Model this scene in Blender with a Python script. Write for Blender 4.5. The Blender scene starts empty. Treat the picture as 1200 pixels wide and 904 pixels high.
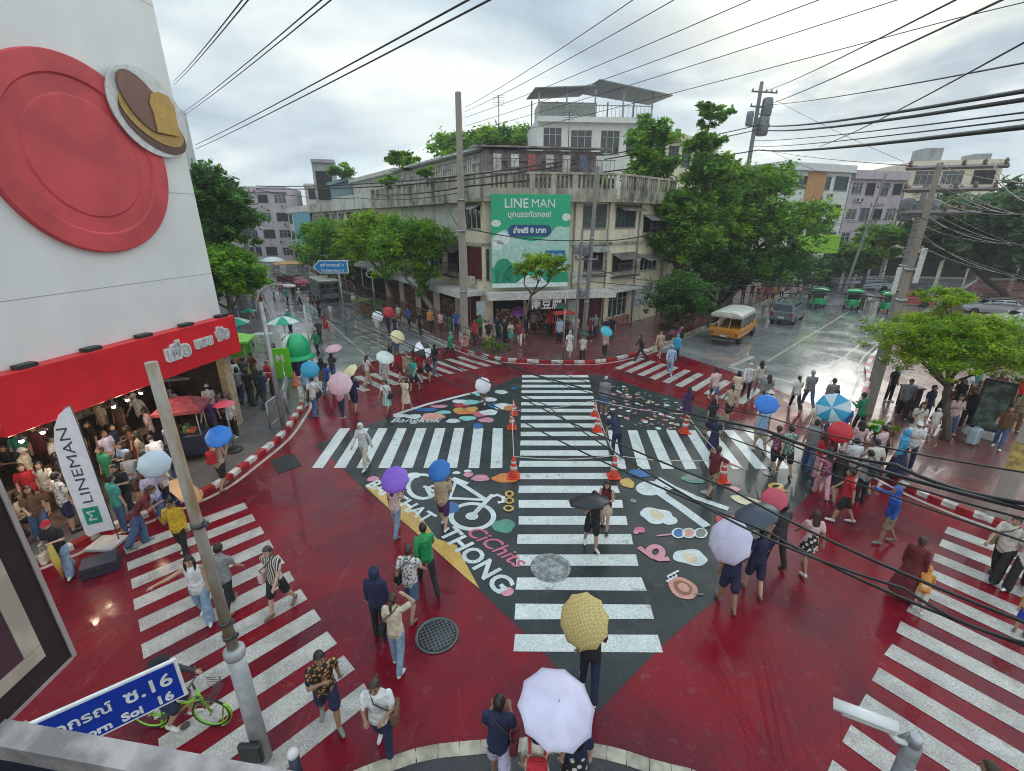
import bpy, math, random
import numpy as np
from mathutils import Vector, Matrix
R = math.radians
C = bpy.context.scene.collection
S = bpy.context.scene

# ------------------------------------------------------------------ camera
FPX, PITCH, CAMH = 533.0, R(19.8), 8.0          # focal length in units of a 1200-wide frame
cam = bpy.data.cameras.new('camera'); cam.sensor_width = 36; cam.lens = FPX / 1200 * 36
cam.clip_start = 0.05; cam.clip_end = 1500
camo = bpy.data.objects.new('camera', cam); C.objects.link(camo)
camo.location = (0, 0, CAMH); camo.rotation_euler = (R(90) - PITCH, 0, 0)
S.camera = camo

# ------------------------------------------------------------------ sky, sun, exposure
SUN_AZ, SUN_EL = R(33), R(15)
W = bpy.data.worlds.new('World'); S.world = W; W.use_nodes = True
def world():
    nt = W.node_tree; n = nt.nodes; L = nt.links
    bg = n['Background']; bg.inputs[1].default_value = 0.1
    sky = n.new('ShaderNodeTexSky'); sky.sky_type = 'NISHITA'; sky.sun_disc = False
    sky.sun_elevation = SUN_EL; sky.sun_rotation = SUN_AZ
    tc = n.new('ShaderNodeTexCoord')
    def m(op, a, b=None, c=None):
        x = n.new('ShaderNodeMath'); x.operation = op
        for i, q in enumerate((a, b, c)):
            if q is None: continue
            if isinstance(q, (int, float)): x.inputs[i].default_value = q
            else: L.new(q, x.inputs[i])
        return x.outputs[0]
    sp = n.new('ShaderNodeSeparateXYZ'); L.new(tc.outputs['Generated'], sp.inputs[0])
    z = m('ADD', m('MAXIMUM', sp.outputs[2], 0.0), 0.16)
    cb = n.new('ShaderNodeCombineXYZ')
    L.new(m('DIVIDE', sp.outputs[0], z), cb.inputs[0]); L.new(m('DIVIDE', sp.outputs[1], z), cb.inputs[1])
    def noise(scale, detail, rough, dist=0.0, off=0.0):
        t = n.new('ShaderNodeTexNoise'); t.inputs['Scale'].default_value = scale
        t.inputs['Detail'].default_value = detail; t.inputs['Roughness'].default_value = rough
        t.inputs['Distortion'].default_value = dist
        mp = n.new('ShaderNodeMapping'); mp.inputs['Location'].default_value = (off, off * .7, off * .3)
        L.new(cb.outputs[0], mp.inputs[0]); L.new(mp.outputs[0], t.inputs['Vector'])
        return t.outputs['Fac']
    def ramp(fac, stops):
        r = n.new('ShaderNodeValToRGB'); e = r.color_ramp.elements
        while len(e) < len(stops): e.new(.5)
        for el, (p, c) in zip(e, stops): el.position = p; el.color = (*c, 1)
        L.new(fac, r.inputs[0]); return r.outputs[0]
    def mix(f, a, b, bt='MIX'):
        x = n.new('ShaderNodeMix'); x.data_type = 'RGBA'; x.blend_type = bt
        if isinstance(f, (int, float)): x.inputs[0].default_value = f
        else: L.new(f, x.inputs[0])
        for i, q in ((6, a), (7, b)):
            if isinstance(q, tuple): x.inputs[i].default_value = (*q, 1)
            else: L.new(q, x.inputs[i])
        return x.outputs[2]
    # cloud deck: grey undersides to pale tops (values are radiance x10, strength is 0.1)
    big = ramp(noise(.50, 8, .55, .5, 3.1), [(.41, (2.7, 3.4, 4.1)), (.475, (3.9, 4.7, 5.2)), (.53, (5.0, 5.7, 6.0)), (.60, (6.9, 7.3, 7.0))])
    gap = ramp(noise(.9, 5, .5, .2, 9.4), [(.56, (0, 0, 0)), (.70, (1, 1, 1))])
    skyb = mix(1.0, sky.outputs[0], (1.5, 1.6, 1.7), 'MULTIPLY')
    tint = mix(.7, skyb, (4.6, 5.9, 6.9))
    col = mix(m('MULTIPLY', gap, .55), big, tint)
    # brighter cloud toward the hidden sun
    sd = Vector((math.sin(SUN_AZ) * math.cos(R(24)), math.cos(SUN_AZ) * math.cos(R(24)), math.sin(R(24))))
    dp = n.new('ShaderNodeVectorMath'); dp.operation = 'DOT_PRODUCT'
    L.new(tc.outputs['Generated'], dp.inputs[0]); dp.inputs[1].default_value = sd
    glow = m('POWER', m('MAXIMUM', dp.outputs['Value'], 0.0), 30.0)
    patch = ramp(noise(1.1, 6, .55, .5, 1.7), [(.40, (0.12, .12, .12)), (.60, (1, 1, 1))])
    col = mix(m('MULTIPLY', m('MULTIPLY', glow, patch), .95), col, (11.2, 10.9, 8.8))
    # pale band near the horizon
    hz = m('POWER', m('SUBTRACT', 1.0, m('MINIMUM', m('MAXIMUM', sp.outputs[2], 0.0), 1.0)), 7.0)
    col = mix(m('MULTIPLY', hz, .35), col, (7.4, 7.9, 8.0))
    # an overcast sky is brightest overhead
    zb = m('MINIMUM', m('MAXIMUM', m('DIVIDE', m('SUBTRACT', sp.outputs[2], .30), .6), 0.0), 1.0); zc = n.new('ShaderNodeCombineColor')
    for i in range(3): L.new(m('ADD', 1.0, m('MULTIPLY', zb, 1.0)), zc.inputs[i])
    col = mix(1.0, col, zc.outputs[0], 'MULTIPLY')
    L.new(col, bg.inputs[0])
world()
sl = bpy.data.lights.new('sun', 'SUN'); sl.energy = .6; sl.angle = R(30); sl.color = (1, .96, .88)
so = bpy.data.objects.new('sun', sl); C.objects.link(so)
so.rotation_euler = Vector((math.sin(SUN_AZ) * math.cos(SUN_EL), math.cos(SUN_AZ) * math.cos(SUN_EL), math.sin(SUN_EL))).to_track_quat('Z', 'Y').to_euler()
so.location = (20, 30, 40)
S.view_settings.view_transform = 'Standard'; S.view_settings.look = 'None'
S.view_settings.exposure = 0.56; S.view_settings.gamma = 1.0; S.view_settings.use_curve_mapping = False
S.render.engine = 'CYCLES'; S.cycles.use_denoising = True
S.cycles.filter_width = 1.05; S.cycles.max_bounces = 8; S.cycles.diffuse_bounces = 3; S.cycles.glossy_bounces = 3
S.cycles.transparent_max_bounces = 6; S.cycles.transmission_bounces = 3; S.cycles.caustics_reflective = False

# ------------------------------------------------------------------ places on the ground
_c, _s = math.cos(PITCH), math.sin(PITCH)
def ray(x, y): return (x - 600, FPX * _c + (452 - y) * _s, -FPX * _s + (452 - y) * _c)
def G(x, y, z=0.0):                       # the point of the level z where a surveyed sight line lands
    d = ray(x, y); t = (z - CAMH) / d[2]; return Vector((d[0] * t, d[1] * t, z))
def at(x, y, Y):                          # the point at distance Y along a sight line
    d = ray(x, y); t = Y / d[1]; return Vector((d[0] * t, Y, CAMH + d[2] * t))
def px_m(Y, y=300): return Y / (FPX * _c + (452 - y) * _s)     # metres per unit there

# ------------------------------------------------------------------ mesh building
def basis(o):
    return Matrix.Translation(o.location) @ o.rotation_euler.to_matrix().to_4x4() @ Matrix.Diagonal((*o.scale, 1))
def wm(o):
    m = basis(o)
    while o.parent: o = o.parent; m = basis(o) @ m
    return m
class MB:
    def __init__(s, xf=None): s.v = []; s.f = []; s.m = []; s.sm = []; s.dz = 0; s.xf = xf or Matrix()
    def add(s, vs, fs, mi=0, smooth=False):
        b = len(s.v); x = s.xf
        s.v += [tuple(x @ Vector(p)) for p in vs]
        for f in fs: s.f.append([i + b for i in f]); s.m.append(mi); s.sm.append(smooth)
        return s
    def box(s, x0, x1, y0, y1, z0, z1, mi=0):
        return s.add([(x0, y0, z0), (x1, y0, z0), (x1, y1, z0), (x0, y1, z0), (x0, y0, z1), (x1, y0, z1), (x1, y1, z1), (x0, y1, z1)],
              [(3, 2, 1, 0), (4, 5, 6, 7), (0, 1, 5, 4), (1, 2, 6, 5), (2, 3, 7, 6), (3, 0, 4, 7)], mi)
    def bbox(s, x0, x1, y0, y1, z0, z1, b, mi=0):     # box with bevelled vertical and horizontal edges
        X, Y, Z = (x0 + x1) / 2, (y0 + y1) / 2, (z0 + z1) / 2; hx, hy, hz = (x1 - x0) / 2, (y1 - y0) / 2, (z1 - z0) / 2
        def ring(ix, iy, zz):
            return [(X + sx * (hx - ix - (b if k else 0)), Y + sy * (hy - iy - (0 if k else b)), zz)
                    for sx, sy, k in ((1, -1, 0), (1, 1, 0), (1, 1, 1), (-1, 1, 1), (-1, 1, 0), (-1, -1, 0), (-1, -1, 1), (1, -1, 1))]
        rs = [ring(b, b, Z - hz), ring(0, 0, Z - hz + b), ring(0, 0, Z + hz - b), ring(b, b, Z + hz)]
        return s.loft(rs, mi, True, False)
    def loft(s, rings, mi=0, caps=True, smooth=True):
        n = len(rings[0]); vs = [p for r in rings for p in r]; fs = []
        for i in range(len(rings) - 1):
            for j in range(n):
                k = (j + 1) % n
                fs.append((i * n + j, i * n + k, (i + 1) * n + k, (i + 1) * n + j))
        s.add(vs, fs, mi, smooth)
        if caps:
            b = len(s.v) - len(vs)
            s.f.append([b + j for j in range(n)][::-1]); s.m.append(mi); s.sm.append(False)
            s.f.append([b + (len(rings) - 1) * n + j for j in range(n)]); s.m.append(mi); s.sm.append(False)
        return s
    def tube(s, pts, rad, n=8, mi=0, caps=True, smooth=True):
        pts = [Vector(p) for p in pts]
        if isinstance(rad, (int, float)): rad = [rad] * len(pts)
        rings = []; up = None
        for i, p in enumerate(pts):
            t = (pts[min(i + 1, len(pts) - 1)] - pts[max(i - 1, 0)]).normalized()
            if up is None: up = Vector((0, 0, 1)) if abs(t.z) < .9 else Vector((0, 1, 0))
            a = t.cross(up).normalized()
            b = a.cross(t).normalized(); up = b
            rings.append([p + (a * math.cos(2 * math.pi * j / n) + b * math.sin(2 * math.pi * j / n)) * rad[i] for j in range(n)])
        return s.loft(rings, mi, caps, smooth)
    def bar(s, p, q, w, mi=0): return s.tube([p, q], w * .7071, 4, mi, True, False)
    def ell(s, c, r, n=12, k=8, mi=0, keep=None):
        if isinstance(r, (int, float)): r = (r, r, r)
        vs = []; fs = []
        for i in range(k + 1):
            th = math.pi * i / k
            for j in range(n):
                ph = 2 * math.pi * j / n
                vs.append((c[0] + r[0] * math.sin(th) * math.cos(ph), c[1] + r[1] * math.sin(th) * math.sin(ph), c[2] + r[2] * math.cos(th)))
        for i in range(k):
            for j in range(n):
                q = (i * n + j, (i + 1) * n + j, (i + 1) * n + (j + 1) % n, i * n + (j + 1) % n)
                if i == 0: q = (q[0], q[1], q[2])
                elif i == k - 1: q = (q[0], q[1], q[3])
                if keep:
                    m = sum((Vector(vs[a]) for a in q), Vector()) / len(q) - Vector(c)
                    if not keep(m.x / r[0], m.y / r[1], m.z / r[2]): continue
                fs.append(q)
        return s.add(vs, fs, mi, True)
    def prism(s, poly, z0, z1, mi=0, top=None, bottom=True):
        n = len(poly); a = sum(poly[i][0] * poly[(i + 1) % n][1] - poly[(i + 1) % n][0] * poly[i][1] for i in range(n))
        if a < 0: poly = poly[::-1]
        vs = [(p[0], p[1], z0) for p in poly] + [(p[0], p[1], z1) for p in poly]
        s.add(vs, [(i, (i + 1) % n, n + (i + 1) % n, n + i) for i in range(n)], mi)
        s.add([(p[0], p[1], z1) for p in poly], [tuple(range(n))], mi if top is None else top)
        if bottom: s.add([(p[0], p[1], z0) for p in poly], [tuple(range(n))[::-1]], mi)
        return s
    def sheet(s, poly, z, mi=0):
        n = len(poly); a = sum(poly[i][0] * poly[(i + 1) % n][1] - poly[(i + 1) % n][0] * poly[i][1] for i in range(n))
        if a < 0: poly = poly[::-1]
        s.dz += .00025; z += s.dz                     # every flat layer gets its own level
        return s.add([(p[0], p[1], z) for p in poly], [tuple(range(n))], mi)
    def strip(s, pts, w, z, mi=0, closed=False):       # flat painted stroke with round-ish ends
        s.dz += .00025; z += s.dz
        P = [Vector((p[0], p[1])) for p in pts]; n = len(P); L_, R_ = [], []
        for i in range(n):
            if closed: t = P[(i + 1) % n] - P[i - 1]
            else: t = P[min(i + 1, n - 1)] - P[max(i - 1, 0)]
            t = t.normalized() if t.length else Vector((1, 0)); nn = Vector((-t.y, t.x)) * w / 2
            e = t * w * .35 if not closed and i in (0, n - 1) else Vector((0, 0))
            if i == 0: e = -e
            L_.append(P[i] + nn + e * .4); R_.append(P[i] - nn + e * .4)
        vs = [(p.x, p.y, z) for p in L_] + [(p.x, p.y, z) for p in R_]
        fs = [(i, n + i, n + (i + 1) % n, (i + 1) % n) for i in range(n if closed else n - 1)]
        return s.add(vs, fs, mi)
    def disc(s, c, rx, ry, z, mi=0, n=24, wob=0, seed=0, rot=0):
        rr = random.Random(seed); ph = [rr.uniform(0, 6.28) for _ in range(3)]
        pts = []
        for j in range(n):
            a = 2 * math.pi * j / n; k = 1 + wob * (math.sin(3 * a + ph[0]) + .7 * math.sin(5 * a + ph[1])) / 1.7
            x, y = rx * k * math.cos(a), ry * k * math.sin(a)
            pts.append((c[0] + x * math.cos(rot) - y * math.sin(rot), c[1] + x * math.sin(rot) + y * math.cos(rot)))
        return s.sheet(pts, z, mi)
    def lathe(s, prof, n=16, mi=0, c=(0, 0), smooth=True):
        rings = [[(c[0] + r * math.cos(2 * math.pi * j / n), c[1] + r * math.sin(2 * math.pi * j / n), z) for j in range(n)] for r, z in prof]
        return s.loft(rings, mi, True, smooth)
    def build(s, name, mats, parent=None, objlink=False):
        v = np.array(s.v, dtype=np.float64).reshape(-1, 3)
        if parent:
            inv = np.array(wm(parent).inverted()); v = v @ inv[:3, :3].T + inv[:3, 3]; loc = None
        else:
            loc = np.array([(v[:, 0].min() + v[:, 0].max()) / 2, (v[:, 1].min() + v[:, 1].max()) / 2, v[:, 2].min()]); v = v - loc
        me = bpy.data.meshes.new(name)
        me.from_pydata(v.tolist(), [], s.f)
        if not isinstance(mats, (list, tuple)): mats = [mats]
        for m in mats: me.materials.append(m)
        me.polygons.foreach_set('material_index', s.m); me.polygons.foreach_set('use_smooth', s.sm)
        me.update()
        o = bpy.data.objects.new(name, me); C.objects.link(o)
        if parent: o.parent = parent
        else: o.location = loc
        return o
LABELS = {}
def tag(o, label=None, cat=None, group=None, kind=None):
    if label: o['label'] = label
    if cat: o['category'] = cat
    if group: o['group'] = group
    if kind: o['kind'] = kind
    return o
def thing(name, label, cat, loc=(0, 0, 0), rotz=0.0, group=None):
    o = bpy.data.objects.new(name, None); C.objects.link(o); o.empty_display_size = .2
    o.location = loc; o.rotation_euler = (0, 0, rotz); return tag(o, label, cat, group)
def struct(o): o['kind'] = 'structure'; return o
def clone(root, loc, rotz=None, label=None):
    r = root.copy(); C.objects.link(r); r.location = loc
    if rotz is not None: r.rotation_euler = (0, 0, rotz)
    if label: r['label'] = label
    for ch in list(root.children):
        c = ch.copy(); C.objects.link(c); c.parent = r
        for g in ch.children:
            d = g.copy(); C.objects.link(d); d.parent = c
    return r
def frame_xf(p, ang): return Matrix.Translation(p) @ Matrix.Rotation(ang, 4, 'Z')

# ------------------------------------------------------------------ materials
MATS = {}
def M(name, col=None, rough=.6, metal=0.0, var=.12, scale=6.0, bump=0.0, spec=None, emit=0.0, col2=None, coat=0.0, detail=4, stretch=None, lo=.4, hi=.62):
    if name in MATS: return MATS[name]
    m = bpy.data.materials.new(name); m.use_nodes = True; MATS[name] = m
    nt = m.node_tree; n = nt.nodes; L = nt.links; b = n['Principled BSDF']
    b.inputs['Roughness'].default_value = rough; b.inputs['Metallic'].default_value = metal
    if coat: b.inputs['Coat Weight'].default_value = coat
    if spec is not None: b.inputs['Specular IOR Level'].default_value = spec
    if emit: b.inputs['Emission Color'].default_value = (*col, 1); b.inputs['Emission Strength'].default_value = emit
    tc = n.new('ShaderNodeTexCoord'); t = n.new('ShaderNodeTexNoise')
    t.inputs['Scale'].default_value = scale; t.inputs['Detail'].default_value = detail
    mp = n.new('ShaderNodeMapping'); L.new(tc.outputs['Object'], mp.inputs[0]); L.new(mp.outputs[0], t.inputs['Vector'])
    if stretch: mp.inputs['Scale'].default_value = stretch
    r = n.new('ShaderNodeValToRGB'); L.new(t.outputs['Fac'], r.inputs[0])
    r.color_ramp.elements[0].position = lo; r.color_ramp.elements[1].position = hi
    a = col2 if col2 else tuple(c * (1 - var) for c in col); d = col if col2 else tuple(min(1, c * (1 + var * .6)) for c in col)
    r.color_ramp.elements[0].color = (*a, 1); r.color_ramp.elements[1].color = (*d, 1)
    L.new(r.outputs[0], b.inputs['Base Color'])
    if bump:
        bp = n.new('ShaderNodeBump'); bp.inputs['Strength'].default_value = bump; bp.inputs['Distance'].default_value = .03
        L.new(t.outputs['Fac'], bp.inputs['Height']); L.new(bp.outputs[0], b.inputs['Normal'])
    return m
def wet(name, ca, cb, cc=None, scale=.45, r0=.10, r1=.42, worn=0.0, wornc=(.3, .28, .27), fine=.5, coat=.35, spec=.3):
    """road paint or asphalt in the rain: two tones, puddled gloss, fine grain, worn patches"""
    m = bpy.data.materials.new(name); m.use_nodes = True; MATS[name] = m
    nt = m.node_tree; n = nt.nodes; L = nt.links; b = n['Principled BSDF']
    tc = n.new('ShaderNodeTexCoord')
    def noise(sc, det, ro=.55, off=0, st=None, di=0):
        t = n.new('ShaderNodeTexNoise'); t.inputs['Scale'].default_value = sc; t.inputs['Detail'].default_value = det
        t.inputs['Roughness'].default_value = ro; t.inputs['Distortion'].default_value = di
        mp = n.new('ShaderNodeMapping'); mp.inputs['Location'].default_value = (off, off, 0)
        if st: mp.inputs['Scale'].default_value = st
        gm = n.new('ShaderNodeNewGeometry'); L.new(gm.outputs['Position'], mp.inputs[0]); L.new(mp.outputs[0], t.inputs['Vector']); return t.outputs['Fac']
    def ramp(f, stops):
        r = n.new('ShaderNodeValToRGB'); e = r.color_ramp.elements
        while len(e) < len(stops): e.new(.5)
        for el, (p, c) in zip(e, stops): el.position = p; el.color = (*c, 1) if isinstance(c, tuple) else (c, c, c, 1)
        L.new(f, r.inputs[0]); return r.outputs[0]
    def mix(f, a, c, bt='MIX'):
        x = n.new('ShaderNodeMix'); x.data_type = 'RGBA'; x.blend_type = bt
        if isinstance(f, float): x.inputs[0].default_value = f
        else: L.new(f, x.inputs[0])
        for i, q in ((6, a), (7, c)):
            if isinstance(q, tuple): x.inputs[i].default_value = (*q, 1)
            else: L.new(q, x.inputs[i])
        return x.outputs[2]
    tone = noise(scale, 6, .6, 2.3, None, .6)
    col = ramp(tone, [(.38, ca), (.62, cb)] if not cc else [(.34, ca), (.5, cb), (.66, cc)])
    if worn:
        w = ramp(noise(2.4, 8, .72, 7.7), [(.58, 0.0), (.70, 1.0)])
        x = n.new('ShaderNodeMath'); x.operation = 'MULTIPLY'; L.new(w, x.inputs[0]); x.inputs[1].default_value = worn * .8
        col = mix(x.outputs[0], col, wornc)
        sc = ramp(noise(1.3, 6, .65, 1.1, (2.6, .30, 1), .6), [(.60, 0.0), (.66, 1.0)])       # tyre scuffs
        x = n.new('ShaderNodeMath'); x.operation = 'MULTIPLY'; L.new(sc, x.inputs[0]); x.inputs[1].default_value = worn * .22
        col = mix(x.outputs[0], col, wornc)
    gr = ramp(noise(38, 3, .6, 4), [(.3, .62), (.7, 1.25)])
    col = mix(1.0, col, gr, 'MULTIPLY')
    L.new(col, b.inputs['Base Color'])
    rg = ramp(noise(.5, 5, .6, 11.0, None, .4), [(.36, r0), (.64, r1)]); L.new(rg, b.inputs['Roughness'])
    b.inputs['Coat Weight'].default_value = coat; b.inputs['Coat IOR'].default_value = 1.33; b.inputs['Specular IOR Level'].default_value = spec; cr = ramp(noise(.55, 6, .6, 21.0, None, .5), [(.44, .02), (.60, .26)]); L.new(cr, b.inputs['Coat Roughness'])
    bp = n.new('ShaderNodeBump'); bp.inputs['Strength'].default_value = fine; bp.inputs['Distance'].default_value = .006
    hh = noise(26, 4, .6, 5); L.new(hh, bp.inputs['Height']); L.new(bp.outputs[0], b.inputs['Normal'])
    return m
def stained(name, col, dirt=(.07, .068, .055), amount=.8, scale=.7, lo=.47, hi=.66):
    """old render with vertical rain streaks and mould"""
    if name in MATS: return MATS[name]
    m = bpy.data.materials.new(name); m.use_nodes = True; MATS[name] = m
    nt = m.node_tree; n = nt.nodes; L = nt.links; b = n['Principled BSDF']; b.inputs['Roughness'].default_value = .8
    gm = n.new('ShaderNodeNewGeometry')
    def noise(sc, st, det=6, off=0):
        t = n.new('ShaderNodeTexNoise'); t.inputs['Scale'].default_value = sc; t.inputs['Detail'].default_value = det; t.inputs['Roughness'].default_value = .65
        mp = n.new('ShaderNodeMapping'); mp.inputs['Scale'].default_value = st; mp.inputs['Location'].default_value = (off, off, off)
        L.new(gm.outputs['Position'], mp.inputs[0]); L.new(mp.outputs[0], t.inputs['Vector']); return t.outputs['Fac']
    def ramp(f, p0, c0, p1, c1):
        r = n.new('ShaderNodeValToRGB'); e = r.color_ramp.elements; e[0].position = p0; e[1].position = p1
        e[0].color = (*c0, 1); e[1].color = (*c1, 1); L.new(f, r.inputs[0]); return r.outputs[0]
    base = ramp(noise(2.5, (1, 1, 1)), .35, tuple(c * .82 for c in col), .7, col)
    st = ramp(noise(scale, (1.7, 1.7, .5), 9), lo, (0, 0, 0), hi, (amount,) * 3)
    mk = ramp(noise(.45, (1, 1, 1), 5, 9), .40, (.12,) * 3, .62, (1, 1, 1)); ml = n.new('ShaderNodeMix'); ml.data_type = 'RGBA'; ml.blend_type = 'MULTIPLY'; ml.inputs[0].default_value = 1; L.new(st, ml.inputs[6]); L.new(mk, ml.inputs[7]); st = ml.outputs[2]
    x = n.new('ShaderNodeMix'); x.data_type = 'RGBA'; L.new(st, x.inputs[0]); L.new(base, x.inputs[6]); x.inputs[7].default_value = (*dirt, 1)
    bl = ramp(noise(1.6, (1, 1, 1), 7, 5), .60, (0, 0, 0), .74, (amount * .7,) * 3)
    y = n.new('ShaderNodeMix'); y.data_type = 'RGBA'; L.new(bl, y.inputs[0]); L.new(x.outputs[2], y.inputs[6]); y.inputs[7].default_value = (*[d * 1.6 for d in dirt], 1)
    L.new(y.outputs[2], b.inputs['Base Color'])
    bp = n.new('ShaderNodeBump'); bp.inputs['Strength'].default_value = .25; bp.inputs['Distance'].default_value = .02
    L.new(noise(9, (1, 1, 1)), bp.inputs['Height']); L.new(bp.outputs[0], b.inputs['Normal'])
    return m
def glassm(name, col=(.03, .04, .045), rough=.08):
    return M(name, col, rough, var=.3, scale=1.2, spec=.7)
def leafm(name, col, tr=.5):
    if name in MATS: return MATS[name]
    m = bpy.data.materials.new(name); m.use_nodes = True; MATS[name] = m
    nt = m.node_tree; n = nt.nodes; L = nt.links; b = n['Principled BSDF']; out = n['Material Output']
    b.inputs['Roughness'].default_value = .42; b.inputs['Specular IOR Level'].default_value = .35
    gm = n.new('ShaderNodeNewGeometry'); r = n.new('ShaderNodeValToRGB'); L.new(gm.outputs['Random Per Island'], r.inputs[0])
    r.color_ramp.elements[0].color = (*[c * .6 for c in col], 1); r.color_ramp.elements[1].color = (col[0] * 1.35, col[1] * 1.25, col[2], 1)
    L.new(r.outputs[0], b.inputs['Base Color'])
    t = n.new('ShaderNodeBsdfTranslucent'); L.new(r.outputs[0], t.inputs[0])
    mx = n.new('ShaderNodeMixShader'); mx.inputs[0].default_value = tr; L.new(b.outputs[0], mx.inputs[1]); L.new(t.outputs[0], mx.inputs[2]); L.new(mx.outputs[0], out.inputs[0])
    return m
def pattern(name, kind, ca, cb, scale):
    if name in MATS: return MATS[name]
    m = bpy.data.materials.new(name); m.use_nodes = True; MATS[name] = m
    nt = m.node_tree; n = nt.nodes; L = nt.links; b = n['Principled BSDF']; b.inputs['Roughness'].default_value = .75
    tc = n.new('ShaderNodeTexCoord')
    if kind == 'stripe':
        t = n.new('ShaderNodeTexWave'); t.inputs['Scale'].default_value = scale; t.inputs['Distortion'].default_value = 1.2; t.bands_direction = 'X'
    elif kind == 'check':
        t = n.new('ShaderNodeTexChecker'); t.inputs['Scale'].default_value = scale
    else:
        t = n.new('ShaderNodeTexVoronoi'); t.inputs['Scale'].default_value = scale
    L.new(tc.outputs['Object'], t.inputs['Vector'])
    r = n.new('ShaderNodeValToRGB'); r.color_ramp.interpolation = 'CONSTANT'
    r.color_ramp.elements[1].position = .5 if kind != 'spot' else .42
    r.color_ramp.elements[0].color = (*ca, 1); r.color_ramp.elements[1].color = (*cb, 1)
    L.new(t.outputs['Fac'] if kind != 'spot' else t.outputs['Distance'], r.inputs[0]); L.new(r.outputs[0], b.inputs['Base Color'])
    return m

# ------------------------------------------------------------------ lettering (the default font carries Thai and Chinese)
def letters(s, size, bold=0.0, extrude=0.0, spacing=1.0):
    c = bpy.data.curves.new('lettering', 'FONT'); c.body = s; c.size = size; c.offset = bold; c.extrude = extrude
    c.align_x = 'CENTER'; c.align_y = 'CENTER'; c.resolution_u = 3; c.space_character = spacing
    o = bpy.data.objects.new('lettering', c); C.objects.link(o)
    dg = bpy.context.evaluated_depsgraph_get(); ev = o.evaluated_get(dg); me = bpy.data.meshes.new_from_object(ev)
    vs = [tuple(v.co) for v in me.vertices]; fs = [tuple(p.vertices) for p in me.polygons]
    bpy.data.objects.remove(o); bpy.data.meshes.remove(me); return vs, fs
def put_letters(mb, s, size, origin, ux, uy, bold=0.0, extrude=.004, mi=0, width=None, spacing=1.0, shear=0):
    vs, fs = letters(s, size, bold, extrude, spacing)
    if not vs: return mb
    xs = [v[0] for v in vs]; w = max(xs) - min(xs); k = (width / w) if width and w else 1.0
    ux, uy = Vector(ux), Vector(uy); n = ux.cross(uy).normalized(); o = Vector(origin); cx = (max(xs) + min(xs)) / 2
    return mb.add([tuple(o + ux * ((v[0] - cx) * k + v[1] * shear) + uy * v[1] * (k if width else 1) + n * v[2]) for v in vs], fs, mi)
# ------------------------------------------------------------------ road materials
m_asph = wet('wet_asphalt', (.17, .175, .175), (.27, .275, .27), (.37, .375, .36), .30, .10, .30, .25, (.28, .28, .26), .3, 1.0)
m_red = wet('wet_red_paint', (.26, .003, .011), (.185, .007, .018), (.105, .012, .022), .42, .12, .40, .8, (.22, .09, .09), .6, .42, .12)
m_mural = wet('wet_mural_black', (.012, .021, .022), (.020, .029, .029), (.032, .042, .040), .8, .28, .55, .5, (.12, .14, .13))
m_white = wet('road_white', (.74, .77, .74), (.62, .66, .63), None, 1.4, .25, .5, .95, (.07, .08, .08))
m_white_old = wet('road_white_on_red', (.56, .53, .48), (.40, .37, .34), None, 1.6, .18, .42, .9, (.30, .20, .18))
m_line = wet('road_edge_line', (.58, .54, .48), (.42, .36, .32), None, 2, .2, .45, .5, (.25, .12, .12))
m_pave = wet('wet_paving', (.11, .10, .095), (.17, .155, .145), (.13, .075, .07), .5, .10, .38, .3, (.3, .28, .26), 1.0)
m_paver = wet('wet_red_paving', (.16, .035, .035), (.20, .075, .07), (.12, .085, .08), .5, .10, .36, .3, (.3, .2, .19), 1.0)
m_kerb = M('kerb_concrete', (.42, .38, .29), .6, scale=3, var=.4, bump=.2)
m_kr = M('kerb_red', (.42, .025, .03), .35, scale=4, var=.35); m_kw = M('kerb_white', (.68, .66, .62), .4, scale=4, var=.3)
m_dark = M('dark_iron', (.035, .038, .04), .45, .3, scale=8)
ZR, ZRED, ZM, ZS, ZA, ZB, ZC = .004, .008, .012, .016, .020, .024, .028

struct(MB().box(-420, 420, -60, 700, -.6, 0, 0).build('ground', [M('ground_soil', (.10, .10, .095), .7, scale=.2, var=.3)]))
tag(bpy.data.objects['ground'], 'grey open ground stretching away beyond the crossing streets', 'ground')
struct(tag(MB().sheet([(-14, -8), (14, -8), (30, 2), (95, 75), (70, 100), (45, 82), (30, 62), (17, 44), (3, 30), (-3, 32), (-12, 45), (-40, 92), (-62, 100), (-30, 50), (-14, 24), (-30, 4)], ZR).build('road', [m_asph]), 'wet grey asphalt of the streets that meet here', 'road'))
RED = [(-24, -3.5), (-9.5, 18.5), (-9.3, 21.6), (-8.9, 26), (-6.0, 29.4), (-3, 30), (5, 27), (9, 28.9), (10.5, 28.2), (12.4, 24.6), (14.4, 18.4), (13, 13), (26, 1), (16, -7), (-14, -7)]
struct(tag(MB().sheet(RED, ZRED).build('red_road_surface', [m_red]), 'red painted road surface of the scramble crossing, wet with rain', 'road paint'))
DIA = [G(*q) for q in [(370, 522), (455, 490), (560, 461), (612, 440), (706, 440), (800, 470), (880, 500), (985, 545), (900, 627), (840, 702), (780, 753), (700, 836), (637, 765), (600, 728), (546, 678), (425, 571)]]
struct(tag(MB().sheet([(p.x, p.y) for p in DIA], ZM).build('mural_ground', [m_mural]), 'dark green-black diamond painted in the middle of the red crossing', 'road paint'))

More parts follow.
